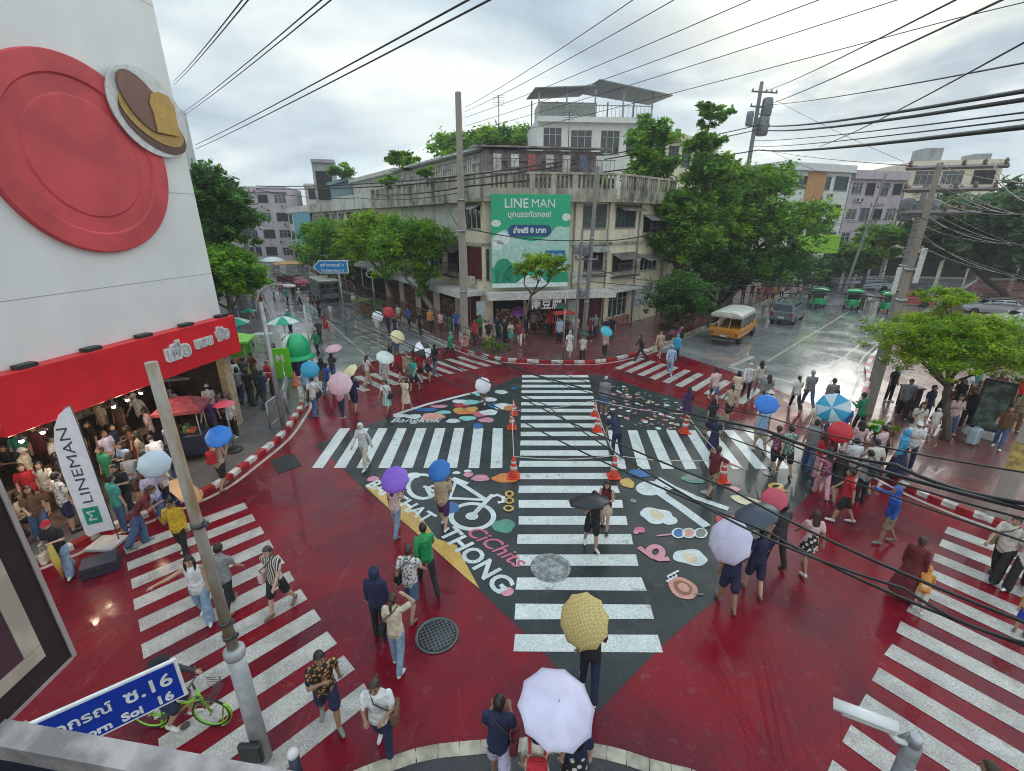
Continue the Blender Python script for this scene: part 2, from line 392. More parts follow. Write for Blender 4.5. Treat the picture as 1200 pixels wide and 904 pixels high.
# ---- crosswalks
def stripes(name, la, lb, ra, rb, n, w, mat, label, seed=1):
    rr = random.Random(seed); mb = MB(); la, lb, ra, rb = map(Vector, (la, lb, ra, rb))
    for i in range(n):
        t = i / (n - 1); a = la.lerp(lb, t); b = ra.lerp(rb, t); d = (lb - la).normalized() * w / 2; e = (rb - ra).normalized() * w / 2
        j = lambda: rr.uniform(-.02, .02)
        mb.sheet([(a.x - d.x + j(), a.y - d.y + j()), (b.x - e.x + j(), b.y - e.y + j()), (b.x + e.x + j(), b.y + e.y + j()), (a.x + d.x + j(), a.y + d.y + j())], ZS)
    struct(tag(mb.build(name, [mat]), label, 'crosswalk'))
stripes('crosswalk_stripes', (.05, 6.86), (.56, 23.66), (2.98, 6.86), (4.18, 23.66), 22, .40, m_white, 'white bars running up the middle of the dark diamond', 1)
stripes('crosswalk_stripes', (-6.72, 13.78), (.05 - .6, 13.78), (-6.86, 17.0), (-.6, 17.0), 9, .40, m_white, 'white bars across the left half of the dark diamond', 2)
stripes('crosswalk_stripes', (3.75, 13.72), (9.35, 13.72), (4.1, 16.8), (9.6, 16.8), 8, .40, m_white, 'white bars across the right half of the dark diamond', 3)
stripes('crosswalk_stripes', (-10.0, 9.6), (-4.6, 3.75), (-7.95, 11.6), (-2.6, 5.85), 11, .42, m_white_old, 'worn white bars on red at the lower left street', 4)
stripes('crosswalk_stripes', (11.98, 10.45), (4.9, 4.6), (14.0, 7.95), (6.9, 2.1), 12, .42, m_white_old, 'worn white bars on red at the lower right street', 5)
stripes('crosswalk_stripes', (6.05, 25.0), (10.6, 19.7), (8.14, 27.2), (12.5, 21.7), 10, .40, m_white_old, 'pinkish worn bars on red at the upper right street', 6)
stripes('crosswalk_stripes', (-2.7, 28.0), (-9.8, 22.7), (-.7, 26.0), (-7.9, 20.9), 12, .40, m_white_old, 'pinkish worn bars on red at the upper left street', 7)

# ---- pavements and kerbs
def arc(pts, k=4):           # Catmull-Rom through the survey points
    P = [Vector(p) for p in pts]; out = []
    for i in range(len(P) - 1):
        a, b, c, d = P[max(i - 1, 0)], P[i], P[i + 1], P[min(i + 2, len(P) - 1)]
        for j in range(k):
            t = j / k; out.append(.5 * ((2 * b) + (c - a) * t + (2 * a - 5 * b + 4 * c - d) * t * t + (-a + 3 * b - 3 * c + d) * t ** 3))
    out.append(P[-1]); return out
PH = .14
PAVE = {}
def pavement(key, edge, back, mat, paint, lbl, side):
    e = arc(edge); poly = [(p.x, p.y) for p in e] + back; PAVE[key] = poly
    struct(tag(MB().prism(poly, .001, PH, 0).build('pavement', [mat]), 'wet pavement ' + lbl, 'pavement'))
    # kerb stones: walk along the edge in 0.9 m stones
    mb = MB(); run = 0; k = 0
    for i in range(len(e) - 1):
        a, b = e[i], e[i + 1]; L = (b - a).length; n = max(1, round(L / .9))
        if L > 4: n = max(1, round(L / 3))
        for j in range(n):
            p = a.lerp(b, j / n); q = a.lerp(b, (j + 1) / n); t = (q - p).normalized(); nn = Vector((-t.y, t.x)) * side
            run += 1; painted = paint[0] <= i < paint[1]; mi = (1 + run % 2) if painted else 0
            o = nn * .17; s_ = t * .006
            mb.prism([(p.x + s_.x - nn.x * .04, p.y + s_.y - nn.y * .04), (q.x - s_.x - nn.x * .04, q.y - s_.y - nn.y * .04), (q.x + o.x, q.y + o.y), (p.x + o.x, p.y + o.y)], 0.0, PH + .012, mi)
    struct(tag(mb.build('kerb', [m_kerb, m_kr, m_kw]), 'kerb edging the pavement ' + lbl, 'kerb'))
    if key == 'near': return
    mb = MB(); ee = [p - (e[min(i + 1, len(e) - 1)] - e[max(i - 1, 0)]).normalized().yx * Vector((-1, 1)) * side * .34 for i, p in enumerate(e)]
    mb.strip([(p.x, p.y) for p in ee], .13, ZS)
    struct(tag(mb.build('edge_line', [m_line]), 'pale painted line on the road beside the pavement ' + lbl, 'road marking'))
LEFTE = [(-24, -2.5), (-15.5, 5.6), (-11.75, 9.2), (-11.04, 10.43), (-10.26, 11.3), (-9.45, 12.5), (-9.2, 14.0), (-9.05, 16.0), (-9.3, 17.9), (-9.7, 19.6), (-11, 22.2), (-13.6, 26.6), (-22.5, 42), (-45, 80)]
FARE = [(-34, 78), (-21.3, 57.4), (-11.75, 43), (-6.45, 33.6), (-3.4, 29.25), (-1.5, 27.3), (.26, 26.5), (3.08, 26.15), (5.7, 26.5), (8.96, 28.8), (12.6, 32.8), (18.5, 39), (34, 56), (62, 86)]
RIGHTE = [(66, 66), (26.74, 31.5), (18.58, 22.5), (14.3, 17.4), (12.75, 15.3), (12.3, 14), (12.4, 13.0), (12.75, 11.95), (13.54, 10.75), (15, 9.3), (26, -1)]
NEARE = [(14, -7), (8, -.6), (3.7, 3.85), (2.13, 4.65), (.9, 4.92), (-.5, 4.92), (-1.88, 4.68), (-3.5, 3.7), (-8, -.6), (-14, -7)]
pavement('left', LEFTE, [(-80, 80), (-80, -2.5)], m_pave, (8, 36), 'under the red shop front', 1)
pavement('far', FARE, [(62, 120), (-34, 120)], m_paver, (16, 36), 'at the tofu shop corner', 1)
pavement('right', RIGHTE, [(80, -1), (80, 66)], m_paver, (4, 38), 'at the right hand corner', 1)
pavement('near', NEARE, [], wet('wet_dark_paving', (.03, .03, .032), (.05, .05, .05), None, .6, .15, .4, .2, (.1, .1, .1)), (0, 0), 'at the near corner below the balcony', 1)
def inside(p, poly):
    c = False; n = len(poly)
    for i in range(n):
        (x1, y1), (x2, y2) = poly[i], poly[i - 1]
        if (y1 > p[1]) != (y2 > p[1]) and p[0] < (x2 - x1) * (p[1] - y1) / (y2 - y1) + x1: c = not c
    return c
def foot(x, y):                 # ground or pavement point on a sight line
    g = G(x, y, PH + .002)
    if any(inside(g, q) for q in PAVE.values()): return g
    return G(x, y, ZS)
# lane marks on the far streets
mb = MB()
for a, b, w in [((-8.3, 26.2), (-30, 62), .14), ((-15.5, 38), (-33, 67), .14), ((15.5, 26.5), (42, 53), .14), ((12.9, 25.6), (15.2, 27.6), .3), ((12.7, 25.4), (15.0, 22.4), .3), ((18.5, 25.2), (24, 30.5), .15), ((27, 34), (33, 40), .15), ((14.6, 17.9), (26, 31), .12)]:
    mb.strip([a, b], w, ZR + .004)
for k in range(5):
    for j in range(2):
        x, y = -7.9 - k * .95 - j * .6, 28.6 + k * 1.5 - j * .5
        mb.strip([(x, y), (x + .5, y + .5)], .22, ZR + .004); mb.strip([(x + .2, y - .5), (x + .75, y + .1)], .18, ZR + .004)
struct(tag(mb.build('lane_markings', [m_line]), 'worn white lane lines and slow marks on the far streets', 'road marking'))

# ---- street art on the dark diamond
PAL = {'white': (.72, .78, .77), 'cream': (.78, .66, .42), 'yellow': (.68, .42, .10), 'orange': (.75, .24, .06), 'red': (.55, .03, .05), 'pink': (.72, .30, .36), 'salmon': (.75, .36, .28),
       'blue': (.03, .16, .42), 'cyan': (.30, .62, .58), 'green': (.10, .32, .22), 'grey': (.25, .25, .24), 'brown': (.35, .13, .07), 'hot': (.68, .16, .24)}
PK = list(PAL); ART = [wet('art_' + k, PAL[k], tuple(c * .8 for c in PAL[k]), None, 2, .25, .5, .45, (.07, .08, .08)) for k in PK]
ai = lambda k: PK.index(k)
def pel(cx, cy, rx, ry, n=28, a0=0, a1=2 * math.pi):
    return [G(cx + rx * math.cos(a0 + (a1 - a0) * i / n), cy + ry * math.sin(a0 + (a1 - a0) * i / n)) for i in range(n if a1 - a0 > 6.2 else n + 1)]
def painted(name, label): return lambda mb: struct(tag(mb.build(name, ART), label, 'street art'))
mb = MB()                                                     # bicycle
for c in (495.7, 571, 17.5, 14), (553.5, 606, 25, 15): mb.strip(pel(*c), .15, ZA, ai('white'), True)
mb.sheet([(p.x, p.y) for p in pel(553, 606, 7.5, 4.5)], ZB, ai('white'))
for pl, w in ([(553, 606), (571, 587), (577, 581)], .15), ([(573, 584), (583, 581), (590, 584), (590, 589), (584, 590)], .13), ([(571, 588), (551, 575), (533, 564)], .15), ([(571, 587), (528, 585)], .13), ([(535, 563), (527, 586), (497, 571)], .13), ([(531, 562), (547, 568)], .2), ([(505, 582), (500, 573), (510, 570)], .14):
    mb.strip([G(*q) for q in pl], w, ZC, ai('white'))
painted('mural_bicycle', 'white bicycle painted on the dark diamond')(mb)
def ground_text(name, s, c, ang, size, col, label, bold=.02, width=None, z=ZB, shear=0, squash=1.0):
    mb = MB(); ux = Vector((math.cos(ang), math.sin(ang), 0)); uy = Vector((-math.sin(ang), math.cos(ang), 0)) * squash
    put_letters(mb, s, size, (c[0], c[1], z), ux, uy, bold, 0.0, ai(col), width, 1.0, shear); painted(name, label)(mb)
ground_text('mural_lettering', 'BANTHAT', (-3.45, 11.85), R(-41), .74, 'white', 'white word BANTHAT painted along the lower left edge of the diamond', .02, 3.0)
ground_text('mural_lettering', 'THONG', (-.98, 9.35), R(-52), .92, 'white', 'white word THONG painted along the lower left edge of the diamond', .025, 2.75)
ground_text('mural_lettering', 'CiChits', (-.42, 9.75), R(-44), .68, 'hot', 'pink hand-painted word beside the white bars', .008, 1.95, ZB, .25)
ground_text('mural_lettering', 'Bangkok', (-4.05, 17.75), R(0), .95, 'white', 'pale word Bangkok painted above the left bars', .012, 2.1, ZB, .15)
mb = MB()
mb.sheet([(p.x, p.y) for p in [G(*q) for q in [(428, 571), (437, 566), (460, 583), (490, 602), (512, 632), (535, 640), (548, 665), (562, 691), (545, 677), (500, 636), (470, 610), (442, 584)]]], ZA, ai('yellow'))
painted('mural_ribbon', 'ochre ribbon painted behind the white words')(mb)
mb = MB()
def blob(x, y, rx, ry, col, z=ZA, wob=.12, rot=0):
    c = G(x, y); mb.disc((c.x, c.y), (G(x + rx, y) - c).length * 1.15, (G(x, y - ry) - c).length * 1.1, z, ai(col), 26, wob, int(x * 7 + y), rot)
for a in [(590, 617, 12, 7, 'green'), (594, 694, 7, 5, 'pink', ZA, .02), (563, 561, 9, 3.5, 'pink'), (549, 557, 5, 2.5, 'pink'), (592, 561, 13, 5, 'orange'), (530, 596, 7, 6, 'blue'), (484, 558, 8, 3, 'white'), (437, 562, 6, 2.6, 'pink'),
          (507, 489, 12, 4, 'salmon'), (545, 483, 11, 3, 'orange'), (537, 481, 5, 2.4, 'yellow'), (541, 476, 8, 2, 'red'), (553, 480, 6, 2.6, 'yellow'), (551, 472, 10, 2.6, 'cyan'), (538, 471, 7, 2, 'white'), (563, 486, 7, 3, 'hot'), (570, 493, 8, 2.6, 'pink'),
          (531, 494, 7, 2.2, 'white'), (548, 491, 9, 2.4, 'cyan'), (560, 500, 5, 3, 'blue'), (573, 484, 9, 3, 'white'), (588, 460, 7, 2.2, 'white'), (573, 469, 8, 2.4, 'white'), (580, 476, 7, 2.5, 'blue'), (590, 477, 10, 3.4, 'white'), (598, 479, 7, 2.6, 'orange'),
          (602, 456, 3, 1.2, 'blue'), (485, 489, 8, 2.4, 'white'), (500, 481, 12, 1.8, 'blue'), (515, 477, 9, 1.6, 'pink'), (470, 488, 8, 2, 'white'), (535, 555, 4, 1.6, 'white'), (548, 553, 4, 1.5, 'white'), (520, 484, 8, 1.7, 'cyan'), (560, 463, 6, 1.5, 'cyan'),
          (735, 567, 7, 5, 'yellow'), (749, 556, 12, 4, 'blue'), (812, 562, 11, 4.5, 'green'), (861, 574, 5, 2.5, 'pink'), (875, 588, 15, 4.5, 'cream', ZA, .05, -.45), (851, 612, 10, 6.5, 'red', ZA, .03), (866, 610, 7, 4, 'orange'), (872, 622, 10, 4, 'yellow'),
          (750, 622, 5, 3, 'hot'), (742, 588, 3, 2, 'grey'), (745, 625, 2.5, 2, 'pink'), (900, 556, 5, 2, 'grey'), (812, 562, 7, 2.6, 'grey', ZB), (899, 589, 7, 2.5, 'grey'), (827, 578, 6, 2, 'grey')]: blob(*a)
for c, r in ((597, 580), 4), ((597, 588), 4.5), ((596, 597), 5): mb.strip(pel(c[0], c[1], r, 3), .07, ZB, ai('yellow'), True)
mb.strip([G(462, 487.5), G(500, 475), G(560, 460)], .22, ZB, ai('white'))
painted('mural_drawings', 'small coloured food drawings scattered over the left of the diamond')(mb)
mb = MB()                                                     # spoon, fork, eggs, sweets
def seg(pts, w, col='white', z=ZB): mb.strip([G(*q) for q in pts], w, z, ai(col))
mb.sheet([(p.x, p.y) for p in pel(762, 573, 17, 8.5)], ZA, ai('white')); seg([(772, 578), (800, 597), (827, 617)], .3); seg([(758, 567), (775, 577)], .25)
seg([(772, 562), (789, 572), (815, 584), (852, 597)], .22); seg([(770, 563.5), (787, 573)], .2)
for q in ((771, 561), (786, 569)), ((761, 567.5), (784, 575)), ((764, 569), (780, 578)): seg(q, .09)
for x, y in ((769, 605), (809, 654)):
    blob(x, y, 16 if x < 800 else 17, 8, 'white', ZA, .14); blob(x + (1 if x < 800 else 0), y - (1 if x < 800 else -1), 6.5, 5, 'cream', ZB, .04)
blob(783, 610, 9, 5, 'white', ZA, .05)
for x, c in ((795, 'blue'), (807, 'salmon'), (821, 'grey')):
    mb.sheet([(p.x, p.y) for p in pel(x, 626, 6.8, 5.2)], ZA if x != 807 else ZB, ai(c)); mb.strip(pel(x, 626, 7, 5.4), .05, ZC, ai('white'), True)
seg([(770, 629), (789, 627)], .06, 'pink')
mb.strip(pel(768, 648, 8, 6.5), .16, ZB, ai('pink'), True); seg([(749, 643), (760, 651), (772, 657), (783, 656)], .15, 'pink', ZC)
blob(800, 690, 14, 11, 'salmon', ZA, .05); blob(800, 690, 9, 7.5, 'brown', ZB, .05); blob(801, 690, 5.5, 4.5, 'salmon', ZC, .03)
for k in range(3): seg([(781 + k * 4, 683 - k * 2), (785 + k * 4, 680 - k * 2), (782 + k * 4, 677 - k * 2), (787 + k * 4, 674 - k * 2)], .05)
seg([(812, 697), (824, 698)], .04, 'grey')
mb.strip(pel(909, 571, 7, 3), .12, ZB, ai('yellow'), True); seg([(914, 573), (921, 577)], .14, 'yellow')
seg([(906, 611), (908, 604), (912, 607), (917, 602), (918, 607)], .1); seg([(908, 613), (916, 613)], .1, 'green')
painted('mural_drawings', 'white spoon and fork, fried eggs and sweets painted on the right of the diamond')(mb)
mb = MB(); rr = random.Random(5)
tri = [G(706, 446), G(712, 500), G(806, 508), G(800, 474)]
tri = [(p.x, p.y) for p in tri]; n = 0
while n < 130:
    x, y = rr.uniform(3.9, 8.9), rr.uniform(16.6, 23.2)
    if inside((x, y), tri):
        n += 1; r = rr.uniform(.04, .13); mb.disc((x, y), r, r, ZA, ai(rr.choice(['white', 'white', 'pink', 'salmon', 'green', 'grey', 'cream', 'hot'])), 9, .2, n)
painted('mural_flowers', 'scatter of small pale flowers painted on the upper right of the diamond')(mb)

# ---- manholes and drain
def manhole(x, y, r, label, seed):
    mi_ = m_dark if seed == 1 else M('lid_painted', (.30, .32, .31), .5, var=.4); mj_ = M('lid_iron', (.16, .17, .17), .35, .6, scale=12) if seed == 1 else M('lid_painted_bars', (.42, .44, .43), .5, var=.4)
    g = G(x, y); t = thing('manhole_cover', label, 'manhole', (g.x, g.y, ZA)); o = Vector((g.x, g.y, ZA)); mb = MB(Matrix.Translation(o))
    mb.lathe([(r * 1.12, 0), (r * 1.12, .012), (r * .99, .014), (r * .98, .004), (.001, .004)], 40); mb.build('rim', [M('rim_iron', (.12, .13, .13), .4, .5, scale=12) if seed == 1 else mi_], t)
    mb = MB(Matrix.Translation(o) @ Matrix.Rotation(.5, 4, 'Z')); k = -r
    mb.lathe([(r * .96, .005), (r * .96, .009), (.001, .009)], 32)
    while k < r:
        h = math.sqrt(max(0, r * r * .88 - k * k))
        if h > .05: mb.box(-h, h, k - .008, k + .008, .009, .017, 1); mb.box(k - .008, k + .008, -h, h, .009, .016, 1)
        k += .075
    mb.build('lid', [mi_, mj_], t)
manhole(512, 745, .40, 'round dark iron manhole cover set in the red paint', 1)
manhole(645, 666, .44, 'round manhole cover painted over by the white bars', 2)
mb = MB(); q = [G(*p) for p in ((316, 540), (344, 532), (354, 546), (326, 556))]
mb.sheet([(p.x, p.y) for p in q], ZS, 0)
for i in range(9): a = q[0].lerp(q[1], (i + .5) / 9); b = q[3].lerp(q[2], (i + .5) / 9); mb.strip([(a.x, a.y), (b.x, b.y)], .05, ZB, 1)
tag(mb.build('drain_grate', [M('drain_black', (.012, .012, .013), .5), m_dark]), 'square black drain grate in the pink wet road on the left', 'drain')
# ------------------------------------------------------------------ buildings
def facade(mb, Wd, z0, z1, ops, mi=0, dep=.16, rv=None):
    xs = sorted({0.0, Wd, *[v for o in ops for v in (o[0], o[1])]}); zs = sorted({z0, z1, *[v for o in ops for v in (o[2], o[3])]})
    for i in range(len(xs) - 1):
        for j in range(len(zs) - 1):
            cx, cz = (xs[i] + xs[i + 1]) / 2, (zs[j] + zs[j + 1]) / 2
            if any(o[0] < cx < o[1] and o[2] < cz < o[3] for o in ops): continue
            mb.add([(xs[i], 0, zs[j]), (xs[i + 1], 0, zs[j]), (xs[i + 1], 0, zs[j + 1]), (xs[i], 0, zs[j + 1])], [(0, 1, 2, 3)], mi)
    r = mi if rv is None else rv
    for a, b, c, d, *_ in ops:
        mb.add([(a, 0, c), (b, 0, c), (b, 0, d), (a, 0, d), (a, dep, c), (b, dep, c), (b, dep, d), (a, dep, d)], [(0, 4, 5, 1), (1, 5, 6, 2), (2, 6, 7, 3), (3, 7, 4, 0)], r)
M_ALU = M('alu_frame', (.30, .31, .31), .45, .3); M_WOODF = M('window_frame_dark', (.09, .075, .065), .6); M_WHITEF = M('window_frame_white', (.58, .57, .54), .5)
M_GLASS = glassm('window_glass'); M_GLASSB = glassm('window_glass_blue', (.05, .09, .12)); M_VOID = M('dark_interior', (.012, .012, .013), .8)
M_IRON = M('rail_iron', (.10, .10, .10), .5, .4); M_LOUV = M('louver_green', (.10, .13, .12), .6); M_MAROON = M('shutter_maroon', (.11, .014, .022), .55, var=.3)
def window(par, xf, a, b, c, d, kind='slide', name='window'):
    f = MB(xf); w = .05; y0, y1 = .05, .115
    f.box(a + .002, b - .002, y0, y1, c + .002, c + w); f.box(a + .002, b - .002, y0, y1, d - w, d - .002); f.box(a + .002, a + w, y0, y1, c + w, d - w); f.box(b - w, b - .002, y0, y1, c + w, d - w)
    n = max(1, round((b - a) / .75))
    if kind in ('slide', 'grille'):
        for i in range(1, n): x = a + (b - a) * i / n; f.box(x - .022, x + .022, y0 + .003, y1 - .003, c + w, d - w)
        z = c + (d - c) * .72
        for i in range(n): f.box(a + (b - a) * i / n + .05, a + (b - a) * (i + 1) / n - .05, y0 + .006, y1 - .006, z - .018, z + .018)
    if kind == 'louver':
        z = c + w + .03
        while z < d - w: f.add([(a + w, y0 + .055, z), (b - w, y0 + .055, z), (b - w, y0, z - .05), (a + w, y0, z - .05)], [(0, 1, 2, 3)]); z += .085
    fo = f.build(name, [{'louver': M_LOUV, 'slide': M_WHITEF, 'grille': M_ALU, 'dark': M_WOODF, 'maroon': M_MAROON}[kind]], par)
    p = MB(xf); p.add([(a, .135, c), (b, .135, c), (b, .135, d), (a, .135, d)], [(0, 1, 2, 3)])
    p.build('pane', [M_VOID if kind == 'dark' else M_MAROON if kind == 'maroon' else M_GLASSB if kind == 'grille' else M_GLASS], fo)
    if kind == 'grille':
        g = MB(xf); x = a
        while x <= b + .01: g.box(x - .01, x + .01, -.035, -.015, c, d); x += .14
        for z in (c + .02, (c + d) / 2, d - .02): g.box(a, b, -.03, -.02, z - .012, z + .012)
        g.build('grille', [M_IRON], fo)
    s = MB(xf); s.box(a - .06, b + .06, -.07, .03, c - .07, c - .004); s.build('sill', [M('sill_concrete', (.30, .29, .26), .7, var=.3)], fo)
    return fo
def shophouse(name, label, p0, p1, depth, H, wall, bays, floors, kinds=('slide', 'louver', 'grille', 'dark'), seed=0, cornice=True, par_h=1.0, ground=True, cat='building', group=None, z0=0.0, extra=None):
    """a row house whose street front runs p0 -> p1 (left to right seen from the street)"""
    rr = random.Random(seed); p0 = Vector((*p0, 0)); p1 = Vector((*p1, 0)); d = p1 - p0; Wd = d.length; ang = math.atan2(d.y, d.x); xf = frame_xf(p0, ang)
    t = thing(name, label, cat, p0, ang, group); ops = []
    gh = 3.6 if ground else 0; fh = (H - gh) / floors; bw = Wd / bays
    for i in range(bays):
        for j in range(floors):
            k = rr.choice(kinds); a = i * bw + bw * rr.uniform(.10, .2); b = (i + 1) * bw - bw * rr.uniform(.10, .2); zb = gh + j * fh
            ops.append((a, b, zb + fh * rr.uniform(.30, .38), zb + fh * rr.uniform(.78, .86), k))
    if ground:
        for i in range(bays): ops.append((i * bw + .25, (i + 1) * bw - .25, .15, 3.0, 'dark'))
    mb = MB(xf); facade(mb, Wd, z0, H, ops); Hp = H
    mb.add([(0, 0, z0), (0, depth, z0), (0, depth, H), (0, 0, H), (Wd, 0, z0), (Wd, depth, z0), (Wd, depth, H), (Wd, 0, H)], [(0, 3, 2, 1), (4, 5, 6, 7), (1, 2, 6, 5), (3, 7, 6, 2)])
    mb.build('wall', [wall], t)
    for o in ops: window(t, xf, *o[:4], o[4], 'shop_opening' if o[2] < 1 else 'window')
    mb = MB(xf); mb.box(-.05, Wd + .05, -.55, .02, H - .20, H + .003); mb.box(-.02, Wd + .02, -.50, -.36, H + .006, H + par_h); mb.box(-.02, .14, -.355, depth, H + .006, H + par_h); mb.box(Wd - .14, Wd + .02, -.355, depth, H + .006, H + par_h)
    if cornice: mb.build('parapet', [wall], t)
    if ground:
        mb = MB(xf); mb.add([(0, -1.5, 3.05), (Wd, -1.5, 3.05), (Wd, -.004, 3.45), (0, -.004, 3.45), (0, -1.5, 2.95), (Wd, -1.5, 2.95), (Wd, -.004, 3.35), (0, -.004, 3.35)], [(0, 1, 2, 3), (7, 6, 5, 4), (0, 4, 5, 1), (0, 3, 7, 4), (1, 5, 6, 2)])
        mb.build('awning', [M('awning_%d' % (seed % 4), [(.35, .33, .28), (.22, .20, .18), (.34, .30, .18), (.28, .30, .30)][seed % 4], .5, var=.3)], t)
    for i in range(bays * floors // 2):                           # air conditioners
        x = rr.uniform(.4, Wd - 1.2); z = gh + rr.randrange(floors) * fh + .25
        mb = MB(xf); mb.bbox(x, x + .8, -.36, -.06, z, z + .55, .03); a = mb.build('air_conditioner', [M('ac_white', (.50, .49, .46), .5, var=.25)], t)
        mb = MB(xf); mb.lathe([(.22, 0), (.22, .012), (.01, .012)], 20); mb.v = [tuple(xf @ Vector((x + .32 + (q := xf.inverted() @ Vector(v)).x, -.361 - q.z, z + .28 + q.y))) for v in mb.v]; mb.build('fan_grille', [m_dark], a)
    return t, xf, Wd
w_cream = stained('wall_cream', (.78, .70, .53), amount=.7, lo=.52, hi=.74); w_pale = stained('wall_pale', (.58, .57, .51), amount=.8); w_mould = stained('wall_mould', (.50, .47, .37), amount=.95, lo=.38, hi=.60)
w_white = stained('wall_white', (.70, .70, .68), amount=.4, lo=.55, hi=.8); w_lilac = stained('wall_lilac', (.50, .43, .47), amount=.5); w_grey = stained('wall_grey', (.36, .37, .38), amount=.6); w_orange = stained('wall_orange', (.55, .27, .12), amount=.4)
M_SHEET = M('roof_sheet', (.25, .19, .20), .5, .2, var=.4, scale=2); M_ZINC = M('zinc_roof', (.42, .43, .43), .45, .4, var=.3, scale=1.5)
CORN = 'three storey'
# ---- the corner shophouse with the green billboard
def corner_house():
    C0, C1 = Vector((-2, 33.5, 0)), Vector((7.2, 35, 0)); dl = Vector((-.552, .834, 0)); dr = Vector((.72, .694, 0))
    C2 = C1 + dr * 8.0; CL_ = C0 + dl * 22
    t = thing('corner_shophouse', 'cream three storey corner shophouse with mouldy parapet behind the green billboard', 'building', (2, 36, 0))
    wall = MB(); pieces = []
    X1 = frame_xf(C0, math.atan2(1.5, 9.2)); L1 = (C1 - C0).length
    ops1 = [(7.15, 8.95, 7.55, 9.2, 'louver'), (7.4, 8.9, 4.6, 6.2, 'dark'), (.15, .42, 4, 6.2, 'grille'), (.6, 2.9, .18, 2.75, 'dark'), (3.1, 6.0, .18, 2.75, 'dark'), (6.5, 9.0, .18, 2.8, 'maroon')]
    XL = frame_xf(CL_, math.atan2(-dl.y, -dl.x)); LL = 22
    ops2 = [(LL - 2.5, LL - .35, 7.5, 9.1, 'slide'), (LL - 2.6, LL - .3, 4.0, 6.3, 'maroon'), (LL - 6, LL - 3.2, 4.2, 6.0, 'dark'), (LL - 9.5, LL - 7, 4.2, 6.0, 'slide'), (1, 3.5, 6.9, 8.4, 'slide'), (4.2, 5.6, 6.9, 8.4, 'louver'), (LL - 13, LL - 10.5, 4.2, 6, 'louver'), (1, 3.4, 4.2, 6, 'grille')]
    ops2 += [(LL - 3.6 - k * 4.3, LL - .6 - k * 4.3, .18, 2.8, 'dark' if k % 2 else 'maroon') for k in range(5)]
    XR = frame_xf(C1, math.atan2(dr.y, dr.x)); LR = 8.0
    ops3 = [(.5, 3.2, 7.6, 9.0, 'grille'), (4.4, 7.3, 7.2, 8.4, 'dark'), (.5, 3.4, 4.4, 5.6, 'dark'), (4.5, 7.2, 4.2, 5.4, 'slide'), (.35, 3.0, .9, 2.8, 'slide')]
    for xf, L, ops in ((X1, L1, ops1), (XL, LL, ops2), (XR, LR, ops3)):
        m = MB(xf); facade(m, L, 0, 9.5, ops); wall.add(m.v, m.f)
        for o in ops: pieces.append((xf, o))
    back = [C2, Vector((8, 47, 0)), Vector((-6, 58, 0)), CL_]
    for a, b in zip(back[:-1], back[1:]): wall.add([(a.x, a.y, 0), (b.x, b.y, 0), (b.x, b.y, 9.5), (a.x, a.y, 9.5)], [(0, 1, 2, 3)])
    poly = [C0, C1] + back; wall.add([(p.x, p.y, 9.5) for p in poly], [tuple(range(len(poly)))])
    wall.build('wall', [w_cream], t)
    m = MB(XL); m.box(6.5, LL - 3.0, -.02, -.004, 6.4, 9.28); m.build('wall_patch', [w_pale], t)
    dm = M('display_goods', (.2, .1, .05), .5); b_ = dm.node_tree.nodes['Principled BSDF']; vo = dm.node_tree.nodes.new('ShaderNodeTexVoronoi'); vo.inputs['Scale'].default_value = 8; hs = dm.node_tree.nodes.new('ShaderNodeValToRGB'); hs.color_ramp.interpolation = 'CONSTANT'
    for i, (p_, c_) in enumerate(((0, (.02, .015, .015)), (.36, (.28, .02, .02)), (.50, (.10, .05, .03)), (.64, (.30, .2, .07)), (.74, (.3, .28, .24)), (.86, (.03, .07, .12)))):
        e_ = hs.color_ramp.elements[i] if i < 2 else hs.color_ramp.elements.new(p_); e_.position = p_; e_.color = (*c_, 1)
    dm.node_tree.links.new(vo.outputs['Color'], hs.inputs[0]); dm.node_tree.links.new(hs.outputs[0], b_.inputs['Base Color']); dm.node_tree.links.new([n for n in dm.node_tree.nodes if n.type == 'MAPPING'][0].outputs[0], vo.inputs['Vector'])
    for xf, o in pieces:
        f = window(t, xf, *o[:4], o[4], 'shop_opening' if o[2] < 1.2 else 'window')
        if o[2] < 1.2 and o[4] == 'dark':
            a, b = o[0] + .25, o[1] - .25; m = MB(xf); m.box(a, b, .06, .12, .25, 1.9); m.build('goods_display', [dm], f)
    for xf, L, e0, e1 in ((X1, L1, .0, .0), (XL, LL, 0, -.02), (XR, LR, .02, 0)):           # cornice slab, mouldy parapet, floor band
        m = MB(xf); m.box(e0, L + e1, -.75, -.004, 9.3, 9.52); m.box(e0, L + e1, -.75, -.55, 9.523, 10.15)
        for k in range(int(L / 1.5)): m.box(k * 1.5 + .1, k * 1.5 + .42, -.79, -.52, 9.55, 11.0)
        for k in range(int(L / .3)): m.box(k * .3 + .06, k * .3 + .2, -.70, -.60, 10.148, 11.005)
        m.box(e0, L + e1, -.82, -.50, 11.003, 11.14); m.box(e0, L + e1, -.14, -.003, 6.42, 6.6); m.build('parapet', [w_mould], t)
    for xf, L, col in ((X1, L1, (.62, .61, .58)), (XL, LL, (.60, .59, .55))):                    # white canopy over the pavement
        m = MB(xf); m.box(0 if xf is X1 else .2, L if xf is X1 else L - .02, -1.9, -.005, 2.95, 3.28); m.box(0 if xf is X1 else .2, L if xf is X1 else L - .02, -1.98, -1.903, 2.86, 3.36); m.build('canopy', [M('canopy_white', col, .5, var=.2)], t)
    m = MB(XR); m.box(.0, 4.0, -.9, -.006, 3.0, 3.3); m.build('canopy', [MATS['canopy_white']], t)
